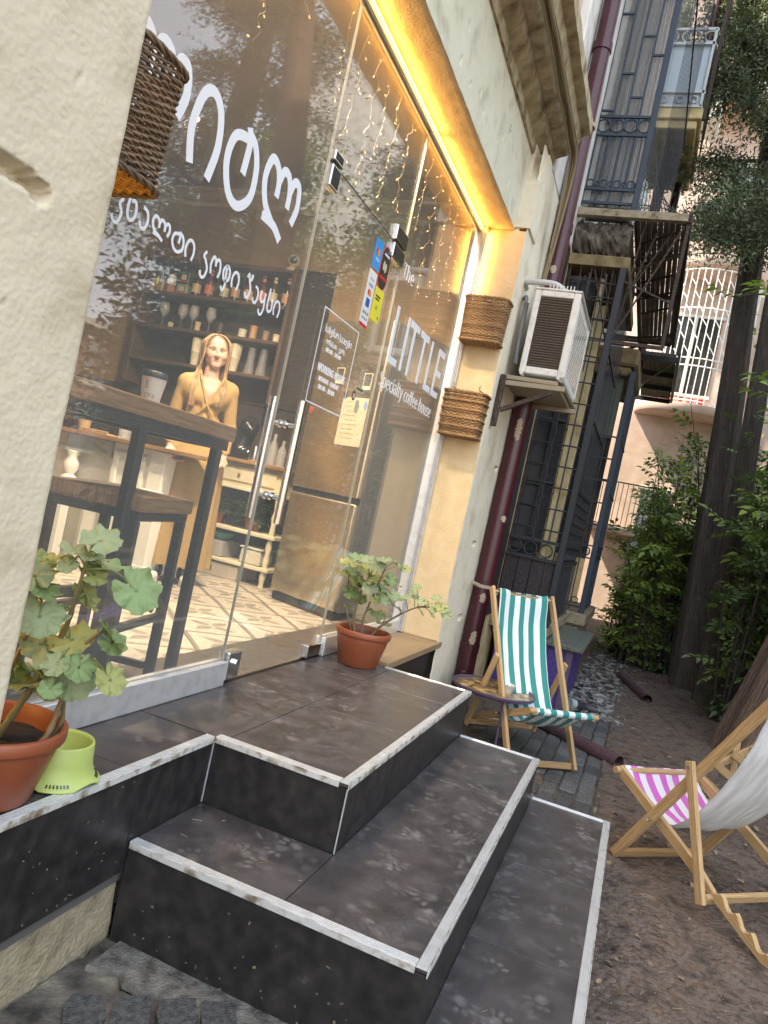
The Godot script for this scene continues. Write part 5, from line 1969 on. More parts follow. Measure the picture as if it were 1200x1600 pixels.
func shrub(called: String, label: String, at: Vector3, w: Vector3, stems: int, per: int, seed_: int, cols: Array, size := 1.0) -> void:
	var t := thing(called, label, "shrub", at, "shrubs under the conifers")
	var r := RandomNumberGenerator.new()
	r.seed = seed_
	var sm := MB.new()
	var xf := [[], [], []]
	var cc := [[], [], []]
	for k in stems:
		var base := Vector3(r.randfn(0, 0.25) * w.x, 0, r.randfn(0, 0.25) * w.z)
		var tip := Vector3(r.randfn(0, 0.5) * w.x, w.y * r.randf_range(0.45, 1.05), r.randfn(0, 0.5) * w.z)
		var mid := base.lerp(tip, 0.5) + Vector3(r.randfn(0, 0.1), 0.12 * w.y, r.randfn(0, 0.1))
		var p := catmull([base, mid, tip], 6)
		var rr := []
		for i in p.size():
			rr.append(lerpf(0.014, 0.003, float(i) / p.size()))
		sm.tube(p, rr, 5, false)
		for i in per:
			var f := pow(r.randf(), 0.7)
			var q: Vector3 = p[clampi(int(f * (p.size() - 1)), 0, p.size() - 1)]
			var az := r.randf() * TAU
			var bs := Basis(Vector3.UP, az) * Basis(Vector3.BACK, r.randfn(0.1, 0.4)) * Basis(Vector3.RIGHT, r.randfn(0, 0.4))
			var v := r.randi() % 3
			xf[v].append(Transform3D(bs.scaled(Vector3.ONE * size * r.randf_range(0.7, 1.3)), q + Vector3(r.randfn(0, 0.05), r.randfn(0, 0.05), r.randfn(0, 0.05))))
			cc[v].append((cols[0] as Color).lerp(cols[1], pow(r.randf(), 1.6)))
	obj("stem", sm, mats["bark_dark"], t)
	for v in 3:
		var o := many("foliage", sprigs[v], mats["shrub_leaf"], xf[v], t, cc[v])
		o.set_meta("kind", "stuff")


func shrubs() -> void:
	var sl := M("shrub_leaf", Color.WHITE, 0.38)
	sl.vertex_color_use_as_albedo = true
	sl.backlight_enabled = true
	sl.backlight = Color(0.6, 0.7, 0.35)
	for v in 3:
		sprigs.append(sprig(300 + v, 7, 0.085))
	var a := [Color(0.07, 0.115, 0.035), Color(0.24, 0.33, 0.10)]
	var b := [Color(0.12, 0.19, 0.04), Color(0.42, 0.54, 0.11)]
	shrub("shrub", "dense dark green shrub spreading over the path before the conifer trunk", Vector3(10.9, 0, 0.55), Vector3(1.0, 3.4, 0.75), 44, 22, 1, a)
	shrub("shrub", "loose shrub with light young leaves beside the second caged porch", Vector3(10.7, 0, 0.12), Vector3(0.8, 2.9, 0.4), 20, 18, 2, b)
	shrub("shrub", "low shrub at the edge of the gravel path", Vector3(11.6, 0, 0.0), Vector3(0.9, 1.5, 0.35), 18, 18, 3, b)
	shrub("shrub", "tall thin shrub between the conifer trunks", Vector3(8.9, 0, 1.3), Vector3(0.7, 3.2, 0.5), 26, 18, 4, b)
	shrub("shrub", "far shrub in front of the pink house", Vector3(13.0, 0, 0.7), Vector3(1.2, 2.6, 0.8), 24, 20, 5, a, 1.2)
	shrub("shrub", "young shoot with bright leaves beside the reddish trunk", Vector3(8.3, 0, 1.02), Vector3(0.3, 2.6, 0.25), 9, 12, 6, a)
	shrub("hedge_bush", "dense bush on the far side of the yard opposite the bar table", Vector3(4.6, 0, 7.2), Vector3(2.6, 3.0, 0.8), 46, 24, 11, a, 1.9)
	shrub("hedge_bush", "dense bush on the far side of the yard opposite the glass door", Vector3(8.4, 0, 7.0), Vector3(2.6, 3.2, 0.9), 46, 24, 12, a, 1.9)
	shrub("hedge_bush", "bush farther along the yard opposite the fridge", Vector3(12.0, 0, 5.0), Vector3(2.2, 3.2, 0.9), 44, 24, 13, a, 1.9)
	shrub("shrub", "leafy shrub behind the conifer trunks at the yard edge", Vector3(12.0, 0, 1.7), Vector3(0.9, 3.6, 0.7), 34, 20, 15, b, 1.1)
	var dk := [Color(0.022, 0.042, 0.014), Color(0.075, 0.12, 0.035)]
	shrub("laurel_bush", "tall dark laurel bush mirrored behind the person's shelf", Vector3(6.95, 0, 2.45), Vector3(0.95, 3.9, 0.6), 46, 34, 21, dk, 1.35)
	shrub("laurel_bush", "tall dark laurel bush mirrored in the glass door", Vector3(7.8, 0, 2.1), Vector3(0.9, 4.1, 0.5), 46, 34, 22, dk, 1.35)
	shrub("laurel_bush", "tall dark laurel bush mirrored over the fridge", Vector3(8.8, 0, 1.95), Vector3(0.9, 4.2, 0.45), 46, 34, 23, dk, 1.35)
	# an overhanging branch close to the camera
	var br := thing("hanging_branch", "leafy green branch reaching in beside the conifer trunks", "branch", Vector3(5.05, 2.85, 0.42), "")
	var sm := MB.new()
	sm.tube(catmull([Vector3(0.3, 0.2, 0.9), Vector3(0.1, 0.3, 0.35), Vector3(0, 0.35, 0.0), Vector3(-0.05, 0.3, -0.25)], 6), 0.006, 5)
	sm.tube(catmull([Vector3(0.15, 0.3, 0.45), Vector3(0.0, 0.0, 0.25), Vector3(-0.05, -0.25, 0.0)], 6), 0.005, 5)
	obj("stem", sm, mats["bark_dark"], br)
	var xf := []
	var cc := []
	for q in [[0.0, 0.35, 0.0, 2.6], [-0.05, 0.3, -0.2, 2.2], [0.05, 0.32, 0.15, 0.6], [0.1, 0.28, 0.35, 3.4], [-0.02, 0.05, 0.2, 2.4], [-0.05, -0.22, 0.0, 2.9], [0.0, -0.1, 0.15, 0.4], [0.1, 0.25, 0.5, 1.6], [0.0, -0.2, 0.05, 4.0], [0.05, 0.1, 0.3, 2.0], [0.0, -0.05, 0.25, 3.1], [-0.05, 0.32, -0.1, 2.9], [0.02, -0.28, 0.12, 2.2], [0.0, -0.4, 0.2, 2.7], [0.05, -0.35, 0.3, 1.2], [0.1, 0.0, 0.4, 2.5]]:
		xf.append(Transform3D(Basis(Vector3.UP, q[3]).scaled(Vector3.ONE * 0.95), Vector3(q[0], q[1], q[2])))
		cc.append(Color(0.15, 0.24, 0.04).lerp(Color(0.28, 0.38, 0.07), rnd(0, 1)))
	many("foliage", sprigs[0], sl, xf, br, cc).set_meta("kind", "stuff")


func litter() -> void:
	# needles, twigs and chips on the yard
	var tw := MB.new()
	tw.box(Vector3.ZERO, Vector3(0.026, 0.0015, 0.0016), Basis(), 0.0)
	var xf := []
	var cc := []
	for k in 9000:
		var x := 1.8 + pow(rnd(0, 1), 1.5) * 10.0
		var z := 0.12 + pow(rnd(0, 1), 1.1) * 2.6 * (0.4 + x * 0.1)
		xf.append(Transform3D(Basis.from_euler(Vector3(rnd(-0.2, 0.2), rnd(0, TAU), rnd(-0.25, 0.25))).scaled(Vector3(rnd(0.3, 1.3), rnd(0.6, 1.6), rnd(0.6, 1.6))), Vector3(x, 0.016 + rnd(0, 0.006), z)))
		cc.append(Color(0.05, 0.035, 0.025).lerp(Color(0.30, 0.22, 0.14), pow(rnd(0, 1), 4.0)))
	var o := many("leaf_litter", tw, mats["tinted"], xf, self, cc)
	tag(o, "dry needles and twigs scattered on the brown earth", "litter", "", "stuff")
	var st := MB.new()
	st.ball(Vector3.ZERO, Vector3(0.5, 0.22, 0.36), 6)
	xf = []
	cc = []
	for k in 1300:
		var x := 1.9 + pow(rnd(0, 1), 1.3) * 8.0
		var z := 0.1 + rnd(0, 1) * 2.2
		var s := rnd(0.003, 0.010)
		xf.append(Transform3D(Basis.from_euler(Vector3(rnd(0, 3), rnd(0, TAU), 0)).scaled(Vector3.ONE * s), Vector3(x, 0.016, z)))
		cc.append(Color(0.09, 0.075, 0.06).lerp(Color(0.42, 0.37, 0.31), pow(rnd(0, 1), 2.5)))
	o = many("pebbles", st, mats["tinted"], xf, self, cc)
	tag(o, "small pebbles and crumbs pressed into the earth", "pebbles", "", "stuff")
	var dl := MB.new()
	dl.col = Color.WHITE
	dl.grid(6, 4, func(i, j): return Vector3(i / 6.0 - 0.5, 0.10 * sin(i * 0.9) + 0.12 * absf(j / 4.0 - 0.5), (j / 4.0 - 0.5) * 0.62 * sin(PI * (i + 0.25) / 6.5)), Vector3.UP)
	xf = []
	cc = []
	for k in 420:
		var x := 1.9 + pow(rnd(0, 1), 1.2) * 8.0
		var z := 0.12 + pow(rnd(0, 1), 1.2) * 2.4
		xf.append(Transform3D(Basis.from_euler(Vector3(rnd(-0.4, 0.4), rnd(0, TAU), rnd(-0.4, 0.4))).scaled(Vector3.ONE * rnd(0.014, 0.045)), Vector3(x, 0.02, z)))
		cc.append(Color(0.10, 0.065, 0.035).lerp(Color(0.36, 0.26, 0.15), rnd(0, 1)))
	o = many("dry_leaves", dl, mats["tinted"], xf, self, cc)
	tag(o, "small dry brown leaves fallen on the earth of the yard", "leaves", "", "stuff")
	var sl := MB.new()
	sl.prism(PackedVector2Array([Vector2(-0.5, -0.25), Vector2(0.3, -0.35), Vector2(0.55, 0.05), Vector2(0.2, 0.36), Vector2(-0.4, 0.22)]), Transform3D(Basis(Vector3.RIGHT, -PI / 2), Vector3.ZERO), 0.12)
	xf = []
	cc = []
	for k in 1500:
		var x := 6.7 + pow(rnd(0, 1), 1.2) * 8.0
		var z := -0.42 + rnd(0, 1) * (0.42 + 0.03 * x)
		var s := rnd(0.02, 0.085)
		xf.append(Transform3D(Basis.from_euler(Vector3(rnd(-0.35, 0.35), rnd(0, TAU), rnd(-0.35, 0.35))).scaled(Vector3.ONE * s), Vector3(x, 0.0 + rnd(0, 0.05) * clampf(1.0 - absf(z + 0.25) * 2.2, 0.1, 1), z)))
		cc.append(Color(0.10, 0.10, 0.10).lerp(Color(0.34, 0.33, 0.31), rnd(0, 1)))
	o = many("gravel", sl, mats["tinted"], xf, self, cc)
	tag(o, "grey slate chips and rubble along the foot of the house", "gravel", "", "stuff")


# woven basket: rows of withies running round a rounded box, over and under upright stakes
func basket(called: String, label: String, at: Vector3, size: Vector3, rows: int, mat: String, cols: Array, bands := 0, open_top := true) -> Node3D:
	var t := thing(called, label, "basket", at, "wicker baskets on the shop reveals" if bands >= 0 else "")
	var loop := func(f: float) -> Array:
		# rounded rectangle, slightly wider at the top
		var w := size.x * 0.5 * (0.92 + 0.08 * f)
		var d := size.z * 0.5 * (0.92 + 0.08 * f)
		var r := minf(w, d) * 0.45
		var p := []
		for q in [[1, 1, 0.0], [-1, 1, PI / 2], [-1, -1, PI], [1, -1, PI * 1.5]]:
			for k in 5:
				var a: float = q[2] + PI / 2 * k / 4.0
				p.append(Vector3(q[0] * (w - r) + cos(a) * r, 0, q[1] * (d - r) + sin(a) * r))
		return p
	var resample := func(p: Array, n: int) -> Array:
		var ln := [0.0]
		for i in p.size():
			ln.append(ln[-1] + (p[(i + 1) % p.size()] - p[i]).length())
		var out := []
		var j := 0
		for k in n:
			var s: float = ln[-1] * k / n
			while ln[j + 1] < s:
				j += 1
			out.append(p[j].lerp(p[(j + 1) % p.size()], (s - ln[j]) / maxf(ln[j + 1] - ln[j], 1e-6)))
		return out
	var ns := int((size.x + size.z) * 2.0 / 0.024)
	ns += ns % 2
	var m := MB.new()
	var rr := size.y / rows * 0.5
	for row in rows:
		var f := (row + 0.5) / rows
		var base: Array = resample.call(loop.call(f), ns * 2)
		var path := []
		for i in base.size():
			var c: Vector3 = base[i]
			var nrm := Vector3(c.x / (size.x * size.x), 0, c.z / (size.z * size.z)).normalized()
			var o := (1.0 if (i / 2 + row) % 2 == 0 else -1.0) * 0.0034
			path.append(c + nrm * o + Vector3(0, f * size.y + rnd(-0.0015, 0.0015), 0))
		var k := rnd(0, 1)
		m.col = (cols[0] as Color).lerp(cols[1], k)
		m.tube(path, rr * 0.98, 4, false, true)
	obj("weave", m, mats[mat], t)
	m = MB.new()
	m.col = (cols[0] as Color).lerp(cols[1], 0.35)
	var ups: Array = resample.call(loop.call(0.5), ns)
	for p in ups:
		m.tube([p * Vector3(0.955, 1, 0.955), p * Vector3(1.03, 1, 1.03) + Vector3(0, size.y, 0)], 0.0028, 4, false)
	obj("stake", m, mats[mat], t)
	m = MB.new()
	var ft: Array = [1.0, 0.0]
	for b in maxi(bands, 0):
		ft.append((b + 1.0) / (bands + 1.0))
	for f in ft:
		for h in 3:
			var base: Array = resample.call(loop.call(f), ns * 2)
			var path := []
			for i in base.size():
				var c: Vector3 = base[i]
				var nrm := Vector3(c.x / (size.x * size.x), 0, c.z / (size.z * size.z)).normalized()
				var a := TAU * i / 8.0 + TAU * h / 3.0
				path.append(c + nrm * (0.006 + 0.005 * cos(a)) + Vector3(0, f * size.y + 0.005 * sin(a), 0))
			m.col = (cols[0] as Color).lerp(cols[1], rnd(0.3, 0.8))
			m.tube(path, 0.0042, 5, false, true)
	obj("rim", m, mats[mat], t)
	# woven bottom
	m = MB.new()
	var nb := int(size.x / 0.013)
	for k in nb:
		m.col = (cols[0] as Color).lerp(cols[1], rnd(0.2, 1)) if mat == "wicker" else Color(0.30, 0.15, 0.03).lerp(Color(0.50, 0.28, 0.07), rnd(0, 1))
		var x := -size.x * 0.44 + size.x * 0.88 * k / (nb - 1)
		var path := []
		for i in 16:
			path.append(Vector3(x, 0.004 + 0.004 * (1 if (i + k) % 2 else -1), -size.z * 0.43 + size.z * 0.86 * i / 15.0))
		m.tube(path, 0.006, 4, false)
	obj("bottom", m, mats[mat], t)
	return t


func leaf_mesh(seed_: int) -> ArrayMesh:
	var r := RandomNumberGenerator.new()
	r.seed = seed_
	var n := nz(seed_, 1.5, 2)
	var m := MB.new()
	var A := 56
	var R := 6
	var edge := func(a: float) -> float:
		# seven soft lobes with small teeth and a notch at the stalk (a = PI)
		var e := 0.93 + 0.055 * cos(a * 7.0) + 0.022 * cos(a * 28.0 + 1.0) + 0.06 * n.get_noise_2d(cos(a) * 2.0, sin(a) * 2.0)
		var da := absf(wrapf(a - PI, -PI, PI))
		if da < 0.32:
			e *= lerpf(0.22, 1.0, pow(da / 0.32, 0.6))
		return e
	m.grid(A, R, func(i, j):
		var a: float = TAU * i / A
		var q: float = float(j) / R
		var e: float = edge.call(a) * q
		var y: float = 0.10 * q * q * cos(a * 7.0) + 0.16 * q * q - 0.10 * q * q * q + 0.12 * q * n.get_noise_2d(cos(a) * q * 2.0 + 7.0, sin(a) * q * 2.0)
		return Vector3(cos(a) * e, y, sin(a) * e), Vector3.UP)
	for i in m.v.size():
		var d := Vector2(m.v[i].x, m.v[i].z).length()
		var vein: float = absf(sin(atan2(m.v[i].z, m.v[i].x) * 3.5))
		var k := lerpf(1.12, 0.92, d) * lerpf(1.08, 0.97, vein)
		m.c[i] = Color(k, k, k)
	return m.mesh()


func potted_plant(called: String, label: String, at: Vector3, rim: float, base: float, h: float, leaves: Array, stems: Array, tint: Array, seed_: int) -> void:
	var t := thing(called, label, "plant", at, "geraniums in terracotta pots")
	var m := MB.new()
	m.lathe([Vector2(0, 0), Vector2(base, 0), Vector2(base, 0), Vector2(base + 0.006, 0.006), Vector2(lerpf(base, rim, 0.72), h * 0.70), Vector2(lerpf(base, rim, 0.76), h * 0.745), Vector2(rim - 0.012, h - 0.030), Vector2(rim - 0.012, h - 0.030), Vector2(rim - 0.003, h - 0.030), Vector2(rim, h - 0.024), Vector2(rim, h - 0.004), Vector2(rim - 0.004, h), Vector2(rim - 0.012, h), Vector2(rim - 0.015, h - 0.004), Vector2(rim - 0.018, h - 0.03), Vector2(lerpf(base, rim, 0.8) - 0.012, h * 0.72)], 48)
	obj("pot", m, mats["terracotta"], t)
	var n := nz(seed_, 20.0, 3)
	m = MB.new()
	var sr := lerpf(base, rim, 0.8) - 0.008
	m.grid(12, 28, func(i, j):
		var q: float = i / 12.0
		var a: float = TAU * j / 28.0
		return Vector3(cos(a) * sr * q, h * 0.74 + 0.008 * n.get_noise_2d(cos(a) * q, sin(a) * q), sin(a) * sr * q), Vector3.UP)
	obj("soil", m, mats["soil"], t)
	var r := RandomNumberGenerator.new()
	r.seed = seed_
	var nodes := []
	for s in stems:
		var b := MB.new()
		var p := []
		for q in s:
			p.append(Vector3(q[0], q[1], q[2]) - at)
		p = catmull(p, 6)
		var rr := []
		for i in p.size():
			rr.append(0.75 * lerpf(s[0][3], s[-1][3], float(i) / (p.size() - 1)) * (1.0 + 0.18 * sin(i * 2.3)))
			nodes.append(p[i])
		b.col = Color(0.20, 0.13, 0.065).lerp(Color(0.15, 0.14, 0.06), r.randf())
		b.tube(p, rr, 8)
		obj("stem", b, mats["tinted"], t)
	var eye := Vector3(0, 1.42, 0) - at
	var all := leaves.duplicate()
	for k in int(leaves.size() * 0.45):
		var q = leaves[r.randi() % leaves.size()]
		all.append([q[0] + r.randfn(0.01, 0.03), q[1] - absf(r.randfn(0.03, 0.03)), q[2] + r.randfn(-0.03, 0.03), q[3] * r.randf_range(0.55, 0.9)])
	for q in all:
		var p := Vector3(q[0], q[1], q[2]) - at
		var near: Vector3 = nodes[0]
		for w in nodes:
			if (w as Vector3).distance_to(p) < near.distance_to(p) and w.y < p.y + 0.02:
				near = w
		var nrm := (Vector3(0, 0.75, 0) + (p - near).normalized() * 0.35 + (eye - p).normalized() * r.randf_range(0.1, 0.9) + Vector3(r.randfn(0, 0.3), 0, r.randfn(0.2, 0.3))).normalized()
		var fw := (p - near)
		fw = (fw - nrm * fw.dot(nrm)).normalized()
		var bs := Basis(fw, nrm, fw.cross(nrm)) * Basis.from_scale(Vector3.ONE * q[3] * 1.12)
		var o := obj("leaf", leafs[r.randi() % 4], mats["geranium_%d" % (r.randi() % 3)], t)
		o.transform = Transform3D(bs, p)
		var b := MB.new()
		b.col = Color(0.16, 0.20, 0.07)
		var st: Vector3 = p - fw * q[3] * 0.12
		b.tube(catmull([near, near.lerp(st, 0.55) + Vector3(0, 0.02, 0), st], 5), [0.0028, 0.0026, 0.0025, 0.0024, 0.0023, 0.0022, 0.0021, 0.002, 0.0019, 0.0018, 0.0017], 5, false)
		obj("leaf_stalk", b, mats["tinted"], t)


var leafs := []


# folding deck chair; local x runs back from the front foot, z across
func deck_chair(called: String, label: String, at: Vector3, yaw: float, k: float, wd: float, lean: float, band: Array, plain_under: bool, wood_: String) -> void:
	var t := thing(called, label, "deck chair", at, "deck chairs in the yard")
	t.rotation.y = -yaw
	var P := func(s: float, h: float, w: float) -> Vector3: return Vector3(s * k, h * k, w)
	var wa := 0.285 * wd
	var wb := 0.255 * wd
	var wm: Material = mats[wood_]
	var la := 1.17
	var ta := Vector2(cos(lean) * la, sin(lean) * la)
	for sd in [-1.0, 1.0]:
		var m := MB.new()
		m.uo = Vector2(rnd(0, 1), rnd(0, 1))
		m.bar(P.call(0.0, 0.012, wa * sd), P.call(ta.x, ta.y, wa * sd), 0.046, 0.024, Vector3(0, 1, 0), 0.004)
		obj("back_rail", m, wm, t)
	var bdir := (Vector2(0.845, 0.012) - Vector2(-0.10, 0.385))
	for sd in [-1.0, 1.0]:
		# seat rail with three notches near its rear end
		var L := bdir.length() * k
		var poly := PackedVector2Array([Vector2(0, -0.022), Vector2(L, -0.022), Vector2(L, 0.010)])
		for q in 4:
			var x := L - 0.03 - q * 0.085
			poly.append(Vector2(x, 0.024))
			poly.append(Vector2(x - 0.012, 0.026))
			poly.append(Vector2(x - 0.020, 0.010))
			poly.append(Vector2(x - 0.036, 0.000))
			poly.append(Vector2(x - 0.052, 0.004))
		poly.append(Vector2(L * 0.56, 0.022))
		poly.append(Vector2(0, 0.022))
		var xd := Vector3(bdir.x, bdir.y, 0).normalized()
		var xf := Transform3D(Basis(xd, Vector3(-xd.y, xd.x, 0), Vector3(0, 0, 1)), P.call(-0.10, 0.385, wb * sd + 0.012))
		var m := MB.new()
		m.uo = Vector2(rnd(0, 1), rnd(0, 1))
		m.prism(poly, xf, 0.024)
		obj("seat_rail", m, wm, t)
	# prop frame from the back rails down to the notches
	for sd in [-1.0, 1.0]:
		var m := MB.new()
		m.uo = Vector2(rnd(0, 1), rnd(0, 1))
		m.bar(P.call(0.335, 0.60, (wa + 0.026) * sd), P.call(0.535, 0.075, (wa + 0.026) * sd), 0.042, 0.024, Vector3(0, 1, 0), 0.004)
		obj("prop_rail", m, wm, t)
	for q in [["front_foot_bar", 0.025, 0.03, wa - 0.012], ["prop_bar", 0.535, 0.10, wa + 0.014], ["rear_foot_bar", 0.81, 0.03, wb - 0.012]]:
		var m := MB.new()
		m.uo = Vector2(rnd(0, 1), rnd(0, 1))
		m.bar(P.call(q[1], q[2], -q[3]), P.call(q[1], q[2], q[3]), 0.042, 0.022, Vector3(0.4, 1, 0), 0.004)
		obj(q[0], m, mats["deck_wood_dark"] if q[0] == "front_foot_bar" else wm, t)
	var tb := MB.new()
	tb.tube([P.call(ta.x - 0.011, ta.y - 0.026, -wa + 0.012), P.call(ta.x - 0.011, ta.y - 0.026, wa - 0.012)], 0.0105, 12)
	obj("top_bar", tb, wm, t)
	var fb := MB.new()
	fb.tube([P.call(-0.095, 0.382, -wb - 0.035), P.call(-0.095, 0.382, wb + 0.035)], 0.017, 12)
	obj("seat_bar", fb, wm, t)
	# bolts
	var bl := MB.new()
	for sd in [-1.0, 1.0]:
		for q in [[0.19, 0.268], [0.345, 0.575]]:
			bl.tube([P.call(q[0], q[1], (wa + 0.014) * sd), P.call(q[0], q[1], (wa + 0.042) * sd)], 0.007, 8)
	obj("bolt", bl, mats["chrome"], t)
	# sling
	var prof := catmull([Vector2(ta.x + 0.002, ta.y - 0.052), Vector2(ta.x + 0.010, ta.y - 0.022), Vector2(ta.x - 0.012, ta.y - 0.002), Vector2(ta.x - 0.036, ta.y - 0.03), Vector2(ta.x * 0.83, ta.y * 0.72), Vector2(ta.x * 0.60, ta.y * 0.44), Vector2(0.225, 0.265), Vector2(0.08, 0.268), Vector2(-0.04, 0.345), Vector2(-0.095, 0.402), Vector2(-0.116, 0.385)], 7)
	var n := prof.size() - 1
	var ww := wb - 0.018
	var m := MB.new()
	var wr := nz(int(yaw * 100.0) + 500, 1.0, 3)
	var shape := func(off: float) -> Callable:
		return func(i, j):
			var q: Vector2 = prof[i]
			var d: Vector2 = (prof[mini(i + 1, n)] - prof[maxi(i - 1, 0)]).normalized()
			var nn := Vector2(d.y, -d.x)
			if nn.y < 0.0 and i > 3: nn = -nn
			var f: float = float(i) / n
			var z: float = lerpf(-1, 1, j / 24.0)
			var sag: float = 0.022 * sin(PI * f) * (1.0 - z * z) + 0.004 * sin(z * 7.0 + f * 13.0) * sin(PI * f) + 0.010 * wr.get_noise_2d(z * 1.2, f * 9.0) * sin(PI * f)
			var e := q * k - nn * (sag - off)
			return Vector3(e.x, e.y, z * ww * (1.0 - 0.03 * sin(PI * f)))
	m.grid(n, 24, shape.call(0.0012), Vector3(-0.5, 1, 0), Vector2(1, 1))
	var im := Image.create(256, 4, false, Image.FORMAT_RGB8)
	for x in 256:
		var c: Color = band[0]
		var u := x / 256.0
		for q in band[2]:
			if u > q[0] and u < q[1]:
				c = band[1]
		for y in 4:
			im.set_pixel(x, y, c.linear_to_srgb())
	var fm := M("sling_" + called, Color.WHITE, 0.85)
	fm.albedo_texture = ImageTexture.create_from_image(im)
	for i in m.u.size():
		m.u[i] = Vector2(m.u[i].y, m.u[i].x)
	fm.heightmap_enabled = true
	fm.heightmap_texture = weave()
	fm.heightmap_scale = 0.03
	fm.rim_enabled = true
	fm.rim = 0.2
	obj("sling", m, fm, t)
	m = MB.new()
	m.grid(n, 24, shape.call(-0.0012), Vector3(-0.5, 1, 0))
	for i in m.u.size():
		m.u[i] = Vector2(m.u[i].y, m.u[i].x)
	var um: Material = fm
	if plain_under:
		um = M("canvas_plain", Color(0.72, 0.72, 0.71), 0.9)
		um.albedo_texture = ntex("t_canvas", 0.02, [[0.2, Color(0.75, 0.74, 0.72)], [0.8, Color(1, 1, 1)]])
		um.heightmap_enabled = true
		um.heightmap_texture = weave()
		um.heightmap_scale = 0.03
		um.backlight_enabled = true
		um.backlight = Color(0.3, 0.3, 0.3)
	obj("sling_underside", m, um, t)
	if not plain_under:
		# the hem rolled round the front bar
		m = MB.new()
		m.tube([P.call(-0.095, 0.382, -ww - 0.006), P.call(-0.095, 0.382, 0.0), P.call(-0.095, 0.382, ww + 0.006)], 0.0215, 14)
		for i in m.v.size():
			m.u[i] = Vector2(clampf(m.v[i].z / ww * 0.5 + 0.5, 0.01, 0.99), 0.5)
		obj("hem", m, fm, t)


